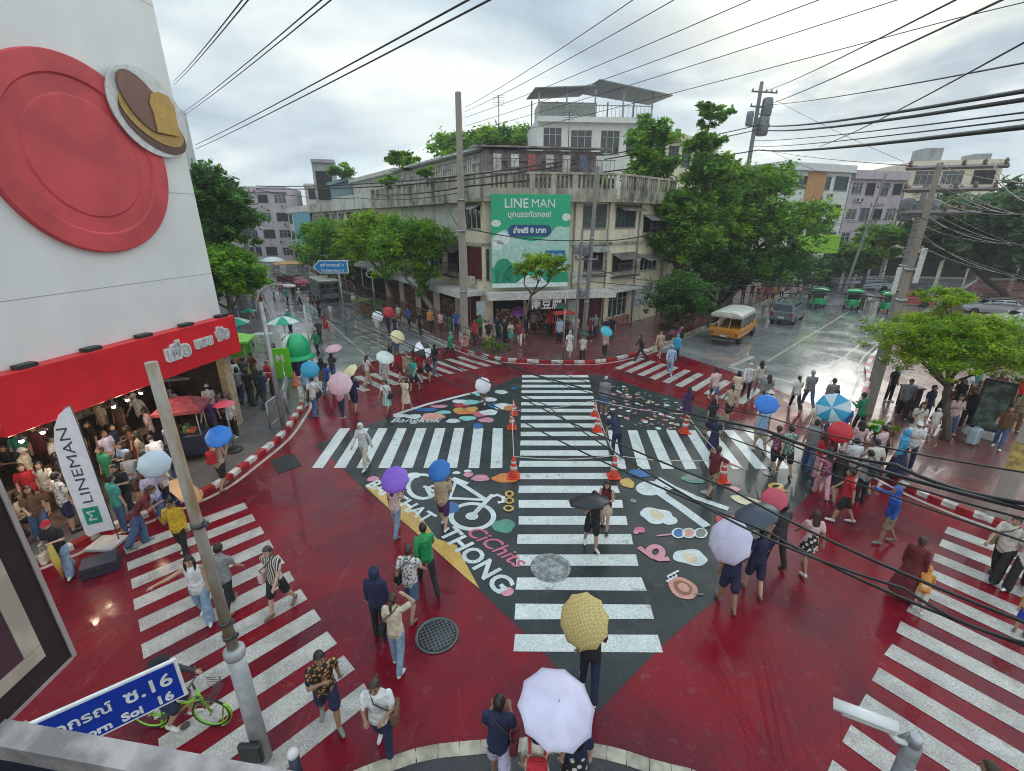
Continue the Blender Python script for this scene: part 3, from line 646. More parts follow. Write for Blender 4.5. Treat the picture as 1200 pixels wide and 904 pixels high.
    m = MB(XR); m.box(3.6, 7.9, -.05, -.007, 1.3, 3.1); m.build('tile_panel', [M('tile_panel', (.48, .50, .50), .35, var=.35, scale=2.5)], t)
    m = MB(XR); m.box(.1, 3.3, -.12, -.008, .15, .85); m.build('tile_panel', [M('tile_red_white', (.42, .16, .16), .35, var=.5, scale=3)], t)
    # set back top storey in brown sheet, with flat roof and washing
    m = MB(X1); facade(m, 8.6, 9.52, 12.7, [(.6, 1.6, 10.2, 12), (2.3, 3.4, 10.2, 12.0), (4.1, 5.2, 10.2, 12)], 0); m.v = [tuple(X1 @ ((X1.inverted() @ Vector(v)) + Vector((.3, 1.5, 0)))) for v in m.v]
    m.box(.3, 8.9, 1.7, 6, 9.53, 12.7); m.build('top_storey', [M_SHEET], t)
    m = MB(X1); m.add([(-.3, .6, 12.75), (9.3, .6, 12.75), (9.3, 7, 13.5), (-.3, 7, 13.5), (-.3, .6, 12.85), (9.3, .6, 12.85), (9.3, 7, 13.6), (-.3, 7, 13.6)], [(3, 2, 1, 0), (4, 5, 6, 7), (0, 1, 5, 4), (1, 2, 6, 5), (2, 3, 7, 6), (3, 0, 4, 7)]); m.build('roof', [M_SHEET], t)
    m = MB(XL); facade(m, 18.5, 9.525, 12.9, [(k * 2.6 + .6, k * 2.6 + 2.2, 10.6, 12.2) for k in range(7)]); m.v = [tuple(XL @ ((XL.inverted() @ Vector(v)) + Vector((0.5, 2.2, 0)))) for v in m.v]; m.box(.5, 19, 2.38, 7, 9.53, 12.9); m.build('top_storey', [w_pale], t)
    m = MB(XL); m.box(0, 19.6, 1.4, 7.5, 12.95, 13.1); m.build('roof', [M_ZINC], t)
    for xf, L in ((X1, L1), (XL, LL)):
        m = MB(xf); z = 11.14; m.box(.2, L - .2, -.67, -.63, z + .75, z + .79); k = .3
        while k < L - .2: m.box(k - .012, k + .012, -.662, -.638, z, z + .75); k += .3
        m.build('railing', [M_IRON], t)
    rr = random.Random(3)
    for x, z in ((1.0, 3.6), (7.0, 3.7), (6.45, 3.7)):
        m = MB(X1); m.bbox(x, x + .62, -.42, -.1, z, z + .75, .03); m.build('air_conditioner', [M('ac_white', (.50, .49, .46), .5, var=.25)], t)
    for x in (LL - 1.9, LL - 5, LL - 9):
        m = MB(XL); m.bbox(x, x + .8, -.42, -.1, 3.62, 4.2, .03); m.build('air_conditioner', [MATS['ac_white']], t)
    for xf, x in ((X1, 6.55), (X1, 9.1), (XR, 3.7), (XR, 7.8)):
        m = MB(xf); m.tube([(x, -.09, .2), (x, -.09, 9.28)], .06, 8); m.build('drainpipe', [M('pipe_grey', (.32, .31, .28), .5, var=.3)], t)
    for xf, a, b, z, c in ((XL, LL - 2.8, LL - .1, 9.2, 0), (XL, LL - 6.2, LL - 3.0, 6.2, 1), (XL, LL - 9.7, LL - 6.8, 6.2, 1), (X1, 7.2, 9.1, 6.35, 0), (XR, .3, 3.5, 5.75, 1), (XR, .3, 3.4, 9.15, 1), (XR, 4.2, 7.5, 8.5, 0), (XR, 4.3, 7.4, 5.5, 0)):
        m = MB(xf); m.loft([[(a, -.9, z - .42), (b, -.9, z - .42), (b, -.01, z), (a, -.01, z)], [(a, -.9, z - .38), (b, -.9, z - .38), (b, -.01, z + .04), (a, -.01, z + .04)]], 0, True, False); m.build('window_awning', [M('awning_old_%d' % c, ((.30, .31, .29), (.16, .13, .12))[c], .6, var=.5, scale=2)], t)
    for xf, a, b, z in ((XL, LL - 6.2, LL - 3.0, 4.0), (XR, .4, 3.5, 4.1), (XR, 4.4, 7.3, 7.0), (X1, 7.2, 9.0, 4.3)):
        m = MB(xf); k = a
        while k <= b: m.box(k - .012, k + .012, -.62, -.60, z, z + .95); k += .16
        for zz in (z, z + .5, z + .95): m.box(a, b, -.625, -.597, zz - .02, zz + .02); 
        m.box(a, b, -.64, -.01, z - .12, z - .03); m.build('window_cage', [M_IRON], t)
    rr = random.Random(6)
    for k in range(7):
        x = .8 + k * 1.2; c = rr.choice(((.5, .48, .42), (.12, .14, .2), (.4, .12, .12), (.6, .6, .58))); m = MB(X1); m.box(x, x + .55, .25, .27, 11.2 + .3 * (k % 2), 12.3); m.build('hanging_laundry', [M('laundry_%d' % int(c[0] * 100), c, .8, var=.3)], t)
    for x, y, h in ((1.5, 2.5, 3.2), (6.5, 2.2, 2.4)):
        m = MB(X1); m.tube([(x, y, 13), (x, y, 13 + h)], .03, 6)
        for q in range(5): m.tube([(x - .4, y, 13 + h - .15 * q), (x + .4, y, 13 + h - .15 * q)], .012, 5)
        m.build('aerial', [M_IRON], t)
    m = MB(X1); m.box(-.2, L1 + .2, -.5, 1, .139, .30); m.build('shop_step', [M('step_tile', (.22, .09, .08), .4, var=.3)], t)
    return X1, XL, XR
X1, XL, XR = corner_house()
# billboard (no cartoon figure on it, only its lettering and clouds)
def billboard():
    t = thing('billboard', 'green LINE MAN advertising billboard on the corner shophouse front', 'billboard', X1 @ Vector((3.2, -.3, 3.5)), math.atan2(1.5, 9.2))
    x0, x1, z0, z1 = .45, 6.0, 3.55, 9.75; y = -.86
    m = MB(X1); m.bbox(x0, x1, y, -.80, z0, z1, .02); m.build('panel', [M('billboard_green', (.01, .40, .20), .4, var=.06)], t)
    m = MB(X1)
    for zz in (z0 + .3, (z0 + z1) / 2, z1 - .3): m.box(x0 + .1, x1 - .1, -.797, -.757, zz - .03, zz + .03)
    m.build('frame', [M_IRON], t)
    def flat(pts, d, mi): m.add([(a, y - d, b) for a, b in pts], [tuple(range(len(pts)))], mi)
    def ov(cx, cz, rx, rz, d, mi): flat([(cx + rx * math.cos(k * .2618), cz + rz * math.sin(k * .2618)) for k in range(24)], d, mi)
    m = MB(X1); mats = [M('bb_white', (.70, .78, .76), .5), M('bb_pale', (.42, .66, .58), .5), M('bb_navy', (.015, .07, .20), .5), M('bb_mid', (.015, .30, .17), .5), M('bb_blue', (.02, .18, .42), .5), M('bb_dark', (.01, .20, .12), .5)]
    flat([(x0 + .02, 5.0), (x1 - .02, 4.6), (x1 - .02, 7.7), (4.9, 7.5), (4.4, 7.0), (3.4, 6.7), (2.2, 6.9), (1.4, 7.5), (.9, 7.3), (x0 + .02, 7.0)], .003, 1)
    for a in ((.8, 7.9, .34, .22), (1.2, 6.9, .55, .42), (5.7, 8.3, .30, .25), (5.3, 7.2, .6, .5), (.9, 6.5, .43, .34), (2.4, 5.6, .75, .38), (3.4, 5.9, .8, .4)): ov(*a, .006, 0 if a[2] < .6 else 1)
    for a in ((1.3, 4.7, .7, .9), (2.2, 4.5, .8, .7), (4.6, 4.2, 1.3, .6)): ov(*a, .009, 3)
    for k in range(4): flat([(.7 + k * .5, 3.75), (.95 + k * .5, 3.75), (.95 + k * .5, 4.8 - .2 * (k % 2)), (.7 + k * .5, 4.8 - .2 * (k % 2))], .012, 5)
    flat([(2.2, 3.9), (2.9, 4.4), (3.9, 4.4), (4.4, 3.9)], .0125, 0)
    flat([(x0 + .02, 3.58), (x1 - .02, 3.58), (x1 - .02, 3.88), (x0 + .02, 3.88)], .015, 0)
    flat([(4.25, 5.2), (5.7, 5.2), (5.7, 6.1), (4.25, 6.1)], .018, 4)
    pill = [(1.95 + .35 * math.cos(a), 7.42 + .38 * math.sin(a)) for a in [math.pi / 2 + math.pi * k / 8 for k in range(9)]] + [(4.3 + .35 * math.cos(a), 7.42 + .38 * math.sin(a)) for a in [-math.pi / 2 + math.pi * k / 8 for k in range(9)]]
    flat(pill, .021, 2); m.build('picture', mats, t)
    ux = (X1.to_3x3() @ Vector((1, 0, 0))); P = lambda x, z, d=.026: X1 @ Vector((x, y - d, z))
    for s, x, z, w, sz, b in (('LINE', 2.2, 9.15, 1.62, .8, .01), ('MAN', 4.05, 9.15, 1.62, .8, .0), ('บุกบรรทัดทอง!', 3.1, 8.45, 3.0, .6, .012), ('ส่งฟรี 0 บาท', 3.12, 7.42, 2.3, .5, .02), ('ทุกร้านดัง', 4.97, 5.75, 1.1, .3, .004)):
        m = MB(); put_letters(m, s, sz, P(x, z), ux, (0, 0, 1), b, .004, 0, w); m.build('lettering', [mats[0]], t)
billboard()
def shop_sign():
    t = thing('shop_sign', 'black shop sign with white Chinese characters under the canopy', 'sign', X1 @ Vector((4.2, -1.8, 2.1)), math.atan2(1.5, 9.2))
    m = MB(X1); m.bbox(2.9, 5.5, -1.88, -1.76, 2.10, 2.82, .02); m.build('panel', [M('sign_black', (.015, .015, .016), .4)], t)
    m = MB(); put_letters(m, '南豆腐', .66, X1 @ Vector((4.2, -1.89, 2.45)), X1.to_3x3() @ Vector((1, 0, 0)), (0, 0, 1), .012, .006, 0, 2.2); m.build('lettering', [M('sign_white', (.75, .75, .72), .5)], t)
shop_sign()
# ---- the row up the left street, the buildings beyond
dl = Vector((-.552, .834)); c0 = Vector((-2, 33.5))
def row(t0, t1, **k): a, b = c0 + dl * t1, c0 + dl * t0; return shophouse(p0=(a.x, a.y), p1=(b.x, b.y), **k)
row(22.15, 40, name='shophouse_row', label='pale stained shophouse row beyond the corner house, mostly behind the leafy street trees', depth=9, H=9.6, wall=w_pale, bays=4, floors=2, seed=4, par_h=1.4)
row(40.15, 56, name='shophouse_row', label='old shophouse row with blue painted rooftop rooms further up the left street', depth=9, H=9.6, wall=w_mould, bays=4, floors=2, seed=7, par_h=1.0)
t_, xf_, w_ = row(56.15, 80, name='shophouse_row', label='shophouse row with a plain turquoise end wall far up the left street', depth=9, H=9.8, wall=w_pale, bays=5, floors=2, seed=9, par_h=.8)
m = MB(xf_); m.box(8, 23.6, -.45, -.30, 3.6, 9.55); m.build('cladding', [M('turquoise_cladding', (.10, .33, .40), .5, var=.12)], t_)
a_, b_ = c0 + dl * 54, c0 + dl * 42
shophouse('rooftop_house', 'blue grey rooftop house with shutters above the old row', (a_.x + 2.5, a_.y + 1.2), (b_.x + 2.5, b_.y + 1.2), 6, 13.6, M('wall_blue_grey', (.16, .24, .28), .7, var=.3), 4, 1, ('dark', 'slide'), 5, True, .25, False, z0=9.62)
a_, b_ = c0 + dl * 41, c0 + dl * 23
shophouse('rooftop_house', 'beige rooftop house with plain walls above the pale row', (a_.x + 2.5, a_.y + 1.2), (b_.x + 2.5, b_.y + 1.2), 6, 13.2, w_pale, 4, 1, ('slide', 'dark'), 8, True, .25, False, z0=9.62)
shophouse('apartment_block', 'lilac apartment block closing the far end of the left street', (-66, 99), (-47, 103), 14, 14, w_lilac, 6, 4, ('dark', 'slide'), 12, True, .8, False)
shophouse('apartment_block', 'grey beige slab block behind the turquoise end wall', (-47, 112), (-30, 116), 12, 15.5, w_pale, 5, 4, ('dark', 'slide'), 13, True, .6, False)
shophouse('tower_block', 'slim grey tower standing behind the white sign wall', (-84, 118), (-78, 120), 10, 33, w_grey, 2, 10, ('dark', 'slide'), 14, True, .5, False)
shophouse('stair_tower', 'grey stair tower on the roofs left of the turquoise wall', (-33.5, 84), (-30, 85), 3, 17.5, w_grey, 1, 2, ('dark',), 15, True, .3, False)
shophouse('shophouse_row', 'dim shophouse row on the left pavement behind the green trees', (-23, 38), (-47, 78), 8, 8, w_grey, 10, 2, seed=16)
# tall white building behind the corner house
t_, xf_, w_ = shophouse('tall_white_building', 'tall white building with a zinc roof terrace behind the corner house', (2.6, 52), (14.5, 53), 12, 17.6, w_white, 4, 4, ('slide', 'slide', 'grille'), 21, True, .3, False)
m = MB(xf_)
for x in (.1, 2.9, 5.8, 8.7, 11.7): m.box(x - .07, x + .07, .1, .24, 17.9, 20.4); m.box(x - .07, x + .07, 6, 6.14, 17.9, 20.6)
for k in range(27): m.box(.2 + k * .43, .235 + k * .43, .14, .17, 17.9, 19.0)
m.box(.1, 11.8, .12, .19, 19.0, 19.08); m.build('terrace_frame', [M('terrace_steel', (.30, .31, .31), .5, .3)], t_)
m = MB(xf_); m.box(.4, 6.5, 2.2, 5.9, 17.65, 19.7); m.build('terrace_room', [M('terrace_room', (.46, .48, .46), .6, var=.3)], t_)
for pts in ([(-.4, -.6, 20.2), (5.6, -.6, 20.5), (5.6, 7, 21.3), (-.4, 7, 20.9)], [(5.9, -.7, 21.0), (13.4, -.7, 19.8), (13.4, 6, 20.4), (5.9, 8, 21.8)]):
    m = MB(xf_); m.loft([pts, [(x, y, z + .1) for x, y, z in pts]], 0, True, False); m.build('roof', [M('zinc_roof_dark', (.20, .21, .21), .5, .3, var=.3)], t_)
shophouse('tall_white_building', 'cream wing of the tall building, seen through the big trees', (14.7, 53.2), (25, 62), 10, 16.5, w_cream, 5, 4, ('slide', 'dark', 'grille'), 22, True, .5, False)
shophouse('shophouse_row', 'cream shophouse with dark openings next to the corner house behind the trees', (13.2, 40.8), (25, 52), 9, 9.4, w_cream, 4, 2, seed=23, par_h=.9)
shophouse('shophouse_row', 'pale shophouses with an orange upper corner across the far junction', (34, 64), (47, 69), 12, 14.5, w_white, 4, 3, seed=24, par_h=.7, ground=True)
shophouse('shophouse_row', 'pinkish white gridded shophouses in the middle across the far junction', (47.2, 69.1), (57, 72), 12, 13.8, w_lilac, 4, 3, ('grille', 'slide', 'dark'), 25, par_h=.9)
t_, xf_, w_ = shophouse('shophouse_row', 'grey white corner house with an orange shutter across the far junction', (57.3, 72), (68, 69.5), 12, 15.5, w_cream, 3, 3, ('slide', 'dark'), 26, par_h=.6)
m = MB(xf_); m.box(4.2, 6.8, -.5, -.42, 7.4, 11.2); m.build('shutter', [M('orange_shutter', (.62, .17, .05), .5, var=.2)], t_)
for a4 in ((2, 4.4, 2, 5, 15.6, 18), (9, 11, 3, 6, 15.6, 17.2)): m = MB(xf_); m.box(*a4); m.build('roof_room', [w_grey], t_)
shophouse('shophouse_row', 'low lilac grey shop row at the right edge behind the feathery tree', (69, 69), (104, 60), 12, 6.5, w_lilac, 8, 1, seed=27)
m = MB(frame_xf(Vector((34, 64, 0)), math.atan2(5, 13))); m.box(5.5, 9.0, -.06, -.008, 8.2, 14.2); ow = m.build('orange_panel', [w_orange], [o for o in C.objects if o.get('label', '').startswith('pale shophouses with an orange')][0])
m = MB(); m.bbox(32.2, 37.2, 54.0, 54.3, 4.6, 6.6, .05); tag(m.build('green_fascia', [M('lime_fascia', (.25, .50, .02), .45, var=.12)]), 'lime green shop fascia board under the far right trees', 'sign')

# ---- the near left building: white sign wall over an open shop
F0, F1 = Vector((-12.35, 9.93, 0)), Vector((-11.15, 17.3, 0)); fd = (F1 - F0).normalized(); FA = math.atan2(fd.y, fd.x); XF = frame_xf(F0, FA); FL = (F1 - F0).length
fn = Vector((fd.y, -fd.x, 0))
def onwall(x, y, off=0.0):                  # (distance along the wall, height) where a sight line meets it
    d = Vector(ray(x, y)); o = Vector((0, 0, CAMH)); t = ((F0 + fn * off) - o).dot(fn) / d.dot(fn); p = o + d * t - F0; return p.dot(fd), p.z
def sign_wall():
    t = thing('sign_wall_building', 'big blank white wall with a round red sign above the open red shop front', 'building', F0, FA)
    m = MB(XF); m.box(-6, FL, 0, 8, 3.25, 17.5); m.build('wall', [M('sign_wall_white', (.73, .74, .72), .6, var=.05, scale=.6, bump=.02)], t)
    m = MB(XF)
    for z in (6.2, 8.9, 11.6, 14.3): m.box(-6, FL - .002, -.006, -.001, z, z + .012)
    m.build('panel_seams', [M('seam_grey', (.28, .28, .28), .7)], t)
    for x in (-5.9, -1.6, FL - .35):
        m = MB(XF); m.box(x, x + .34, .02, .36, .141, 3.245); m.build('column', [M('column_tan', (.42, .33, .22), .6, var=.25)], t)
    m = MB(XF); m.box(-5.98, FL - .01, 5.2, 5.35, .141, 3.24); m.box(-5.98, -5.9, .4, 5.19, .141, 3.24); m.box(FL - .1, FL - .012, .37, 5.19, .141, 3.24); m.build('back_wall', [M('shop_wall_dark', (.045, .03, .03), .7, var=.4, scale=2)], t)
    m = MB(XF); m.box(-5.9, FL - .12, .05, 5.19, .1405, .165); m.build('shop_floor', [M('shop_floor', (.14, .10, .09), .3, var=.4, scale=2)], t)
    for k, (x, c) in enumerate(((-.8, (.30, .20, .12)), (1.2, (.42, .40, .34)), (3.2, (.20, .12, .10)), (5.0, (.36, .33, .26)))):
        m = MB(XF); m.bbox(x, x + 1.5, 5.05, 5.19, .9, 2.5, .02); m.build('menu_board', [M('menu_board_%d' % k, c, .5, var=.6, scale=5)], t)
sign_wall()
def red_band():
    t = thing('shop_fascia', 'long red shop fascia with white outlined Thai lettering over the open shop', 'sign', XF @ Vector((0, -.3, 3.2)), FA)
    m = MB(XF); m.bbox(-.15, FL + .18, -.42, -.004, 3.18, 4.62, .015); m.build('panel', [M('fascia_red', (.66, .008, .018), .45, var=.10, scale=1.2)], t)
    for k in range(5):
        m = MB(XF); x = .6 + k * 1.6; m.box(x, x + .42, -.36, -.1, 4.622, 4.72); m.build('spotlight_bracket', [m_dark], t)
    ux, uz = XF.to_3x3() @ Vector((1, 0, 0)), Vector((0, 0, 1))
    for s, x, z, w in (('เพื่อ', 4.85, 3.92, 1.0), ('แซบ', 5.95, 3.98, .80), ('จัง', 6.85, 4.05, .66)):
        m = MB(); put_letters(m, s, .62, XF @ Vector((x, -.45, z)), ux, uz, .055, .03, 0, w); m.build('letter_outline', [M('letter_white', (.72, .71, .70), .4)], t)
        m = MB(); put_letters(m, s, .62, XF @ Vector((x, -.487, z)), ux, uz, .004, .004, 0, w * .90); m.build('lettering', [M('letter_grey', (.42, .43, .43), .4)], t)
red_band()
def round_sign():
    cu, cz = onwall(98, 186); r = abs(onwall(192, 205)[0] - cu); t = thing('round_sign', 'round red relief sign with stepped rings mounted on the white wall', 'sign', XF @ Vector((cu, -.2, cz)), FA)
    Y = Matrix.Rotation(R(90), 4, 'X'); X = XF @ Matrix.Translation((cu, 0, cz)) @ Y
    m = MB(X); m.lathe([(r, .004), (r, .13), (r - .03, .16), (r * .80, .16), (r * .78, .11), (r * .62, .11), (r * .60, .14), (.01, .14)], 96, 0, (0, 0), False); m.build('disc', [M('disc_red', (.56, .06, .07), .65, var=.18, scale=.8)], t)
    # bread on a plate in relief
    bx, bz = onwall(166, 128); t2 = thing('bread_relief', 'brown bread loaf and toast on a yellow plate, in relief above the round sign', 'sign', XF @ Vector((bx, -.2, bz)), FA)
    def ell(cx, cz, rx, rz, rot, n=36): return [(cx + rx * math.cos(a) * math.cos(rot) - rz * math.sin(a) * math.sin(rot), cz + rx * math.cos(a) * math.sin(rot) + rz * math.sin(a) * math.cos(rot)) for a in [2 * math.pi * k / n for k in range(n)]]
    def relief(name, pts, y0, y1, mat):
        m = MB(XF @ Matrix.Translation((bx, 0, bz)) @ Y); a = [(p[0], p[1]) for p in pts]; m.prism(a, y0, y1); m.build(name, [mat], t2)
    k = px_m(14, 120) * 1.25
    relief('backing', ell(2 * k, -4 * k, 47 * k, 40 * k, -.5), .17, .22, M('relief_white', (.62, .63, .62), .5))
    relief('plate_rim', ell(3 * k, -16 * k, 40 * k, 22 * k, -.42), .225, .25, M('relief_brown_dark', (.10, .045, .03), .5))
    relief('plate', ell(2 * k, -11 * k, 38 * k, 19 * k, -.42), .252, .27, M('relief_yellow', (.42, .26, .06), .5))
    relief('loaf', ell(-6 * k, 4 * k, 32 * k, 19 * k, -.85), .272, .31, M('relief_brown', (.17, .07, .05), .5))
    relief('toast', [(p[0] * k, p[1] * k) for p in [(2, -22), (30, -22), (31, -4), (32, 8), (26, 17), (14, 19), (4, 14), (0, 6), (2, -3)]], .312, .34, M('relief_gold', (.48, .29, .05), .5))
round_sign()
for k, (x, y) in enumerate(((25, 517), (50, 507), (71, 494), (133, 477), (149, 469), (165, 461))):      # lamps glowing under the shop ceiling
    g = G(x, y, 2.95); t = thing('ceiling_lamp', 'small warm ceiling lamp glowing in the open shop', 'lamp', g, 0, 'ceiling lamps in the red shop')
    m = MB(Matrix.Translation(g)); m.ell((0, 0, 0), .05, 12, 8); m.build('bulb', [M('lamp_glow', (1, .82, .55), emit=14)], t)
    m = MB(Matrix.Translation(g)); m.lathe([(.03, .29), (.03, .10), (.10, .06), (.10, .05), (.02, .05)], 14); m.build('shade', [m_dark], t)
    L = bpy.data.lights.new('lamp_light', 'POINT'); L.energy = 18; L.color = (1, .8, .55); L.shadow_soft_size = .1; lo = bpy.data.objects.new('lamp_light', L); C.objects.link(lo); lo.parent = t; lo.location = (0, 0, -.12)

# ---- the balcony the photograph was taken from
t = thing('balcony', 'pale concrete balcony ledge at the lower left with dark wall below', 'balcony', (-1.4, .6, 6.0))
a, b = G(20, 845, 6.2), G(330, 901, 6.2); dv = (b - a).normalized(); nv = Vector((dv.y, -dv.x, 0))
a0, b0 = a - dv * .9, b + dv * .5
m = MB(); m.prism([(a0.x, a0.y), (b0.x, b0.y), (b0.x + nv.x * .085, b0.y + nv.y * .085), (a0.x + nv.x * .085, a0.y + nv.y * .085)], 6.12, 6.2); m.build('coping', [M('coping_concrete', (.42, .39, .38), .75, var=.35, scale=7, bump=.4)], t)
m = MB(); m.prism([(a0.x + nv.x * .01, a0.y + nv.y * .01), (b0.x + nv.x * .01, b0.y + nv.y * .01), (b0.x + nv.x * .08, b0.y + nv.y * .08), (a0.x + nv.x * .08, a0.y + nv.y * .08)], 5.2, 6.118); m.build('parapet', [M('balcony_wall_dark', (.02, .02, .04), .6)], t)
m = MB(); m.prism([(a0.x + nv.x * .09, a0.y + nv.y * .09), (b0.x + nv.x * .09, b0.y + nv.y * .09), (b0.x + nv.x * 1.2, b0.y + nv.y * 1.2), (a0.x + nv.x * 1.2, a0.y + nv.y * 1.2)], 5.9, 6.0); m.build('floor', [MATS['balcony_wall_dark']], t)
t = thing('projecting_sign', 'dark projecting sign box with a cream border strip at the left edge', 'sign', (-2.0, .9, 6.18))
m = MB(); m.bbox(-2.12, -1.95, .15, 1.5, 6.18, 8.6, .01); m.build('box', [M('sign_box_dark', (.022, .012, .014), .5, var=.4, scale=3)], t)
m = MB()
for a4 in ((.28, 1.40, 6.30, 6.36), (1.335, 1.40, 6.363, 8.4), (.28, .34, 6.363, 8.4)): m.box(-1.949, -1.94, *a4)
m.build('border_strip', [M('strip_cream', (.42, .36, .30), .6, var=.2)], t)
m = MB(); m.box(-1.949, -1.943, .343, 1.332, 6.363, 8.4); m.build('face', [M('sign_face_plum', (.05, .02, .03), .5, var=.5, scale=2)], t)
m = MB(); m.box(-1.952, -1.944, 1.488, 1.506, 6.18, 8.6); m.box(-1.952, -1.944, .15, 1.487, 6.176, 6.19); m.build('edge_trim', [M('trim_pale', (.35, .30, .30), .5)], t)
# ------------------------------------------------------------------ trees
BARK = M('bark', (.10, .075, .055), .85, var=.4, scale=5, bump=.5, stretch=(1, 1, .25)); BARKP = M('bark_pale', (.20, .17, .14), .85, var=.4, scale=5, bump=.5, stretch=(1, 1, .25))
def foliage(blobs, n, size, seed, flat=1.0):
    rg = np.random.default_rng(seed); V = []; nb = np.array([b[3] * b[4] + b[4] * b[5] + b[3] * b[5] for b in blobs]); share = nb / nb.sum(); mi = []
    for b, sh in zip(blobs, share):
        m = int(n * sh); clumps = max(9, m // 62)
        d = rg.normal(size=(clumps, 3)); d /= np.linalg.norm(d, axis=1)[:, None]; d[:, 2] = np.where(rg.random(clumps) < .72, np.abs(d[:, 2]), d[:, 2])
        rad = rg.uniform(.25, 1.32, clumps) ** .65; cc = d * rad[:, None] * np.array(b[3:6]) * (1 + .16 * np.sin(d[:, :1] * 5 + seed) + .14 * np.cos(d[:, 1:2] * 6 + d[:, 2:3] * 4))
        ci = rg.integers(0, clumps, m); cs = rg.uniform(.30, .62, clumps) * np.mean(b[3:6]) * .50
        p = cc[ci] + rg.normal(size=(m, 3)) * cs[ci][:, None] * np.array([.55, .55, .38 * flat]) + np.array(b[0:3])
        ax = rg.normal(size=(m, 3)); ax[:, 2] *= .45; ax /= np.linalg.norm(ax, axis=1)[:, None]
        nn = rg.normal(size=(m, 3)) * .55 + np.array([0, 0, 1.0]); bx = np.cross(nn, ax); bx /= np.linalg.norm(bx, axis=1)[:, None] + 1e-9
        s = size * rg.uniform(.6, 1.35, m)[:, None]; q = np.stack([p - ax * s, p + bx * s * .42 - ax * s * .1, p + ax * s, p - bx * s * .42 - ax * s * .1], 1); V.append(q)
        cm = rg.choice(3, clumps, p=(.42, .36, .22)); mi.append(cm[ci])
    return np.concatenate(V).reshape(-1, 3), np.concatenate(mi)
GREENS = {'dark': ((.07, .20, .045), (.12, .29, .055), (.04, .13, .035)), 'mid': ((.15, .35, .045), (.25, .46, .05), (.08, .23, .04)), 'bright': ((.17, .40, .03), (.27, .50, .03), (.10, .26, .025)), 'yellow': ((.28, .48, .025), (.40, .58, .03), (.18, .36, .02)), 'grey': ((.11, .22, .10), (.16, .29, .12), (.075, .16, .075))}
def tree(label, base, blobs, n, size, kind, trunk=.16, seed=1, bark=None, lean=(0, 0), name='tree', group=None, cat='tree', flat=1.0):
    base = Vector(base); t = thing(name, label, cat, base, 0, group); v, mi = foliage(blobs, n, size, seed, flat)
    me = bpy.data.meshes.new('crown'); N = len(v) // 4; v = v - np.array(base)
    me.vertices.add(len(v)); me.vertices.foreach_set('co', v.ravel()); me.loops.add(len(v)); me.loops.foreach_set('vertex_index', np.arange(len(v))); me.polygons.add(N); me.polygons.foreach_set('loop_start', np.arange(N) * 4); me.polygons.foreach_set('loop_total', np.full(N, 4))
    for i, c in enumerate(GREENS[kind]): me.materials.append(leafm('leaf_%s_%d' % (kind, i), c))
    me.polygons.foreach_set('material_index', mi.astype(np.int32)); me.update(calc_edges=True); o = bpy.data.objects.new('crown', me); C.objects.link(o); o.parent = t
    cen = sum((Vector(b[:3]) for b in blobs), Vector()) / len(blobs); low = min(b[2] - b[5] * .3 for b in blobs); fork = base.lerp(Vector((cen.x, cen.y, low)), .75); rr = random.Random(seed)
    m = MB(); mid = base.lerp(fork, .5) + Vector((rr.uniform(-.1, .1), rr.uniform(-.1, .1), 0)) + Vector((*lean, 0))
    m.tube([base - Vector((0, 0, .1)), base + Vector((0, 0, .25)), mid, fork], [trunk * 1.6, trunk * 1.1, trunk * .9, trunk * .75], 10)
    for b in blobs:
        e = Vector(b[:3]) + Vector((0, 0, -b[5] * .1)); k = fork.lerp(e, .5) + Vector((rr.uniform(-.3, .3), rr.uniform(-.3, .3), -.2)); m.tube([fork - Vector((0, 0, .15)), k, e], [trunk * .6, trunk * .38, trunk * .1], 7)
        for q in range(3):
            f = e + Vector((rr.uniform(-1, 1) * b[3], rr.uniform(-1, 1) * b[4], rr.uniform(.0, .6) * b[5])) * .7; m.tube([k, k.lerp(f, .5) + Vector((0, 0, .1)), f], [trunk * .28, trunk * .16, trunk * .04], 5)
    m.build('trunk', [bark or BARK], t); return t
def pb(x, y, Y, rx, rz, ry=None):           # crown clump: centre on a sight line at distance Y, half sizes in frame units
    p = at(x, y, Y); k = px_m(Y, y); return (p.x, p.y, p.z, rx * k, (ry or rx) * k, rz * k)
tree('leafy street tree nearest the blue arrow sign on the left street', (-16.3, 52, PH), [pb(383, 292, 52, 30, 24), pb(372, 275, 53, 16, 14), pb(405, 300, 51, 22, 22)], 17000, .20, 'bright', .2, 1, group='street trees along the left street')
tree('middle yellow green tree of the left street row', (-11, 43.5, PH), [pb(430, 285, 43.5, 32, 26), pb(455, 300, 43, 26, 24), pb(440, 268, 44, 24, 15)], 19000, .18, 'yellow', .2, 2, group='street trees along the left street')
tree('bright green street tree beside the tall concrete pole', (-5.3, 35.6, PH), [pb(478, 282, 36, 36, 22), pb(500, 300, 35.6, 16, 26), pb(462, 300, 37, 24, 24), pb(497, 328, 35.6, 13, 18)], 22000, .15, 'bright', .24, 3, BARKP, group='street trees along the left street')
tree('tall dark tree in front of the shop row, tallest of the right hand clump', (15.2, 39.5, PH), [pb(762, 165, 40, 24, 22), pb(765, 205, 40, 26, 24), pb(778, 250, 40, 26, 24), pb(832, 143, 42, 15, 17), pb(824, 176, 41, 19, 16), pb(838, 210, 41, 34, 22), pb(815, 255, 40, 32, 26), pb(798, 292, 39, 34, 26)], 33000, .23, 'mid', .34, 4, group='big trees at the upper right')
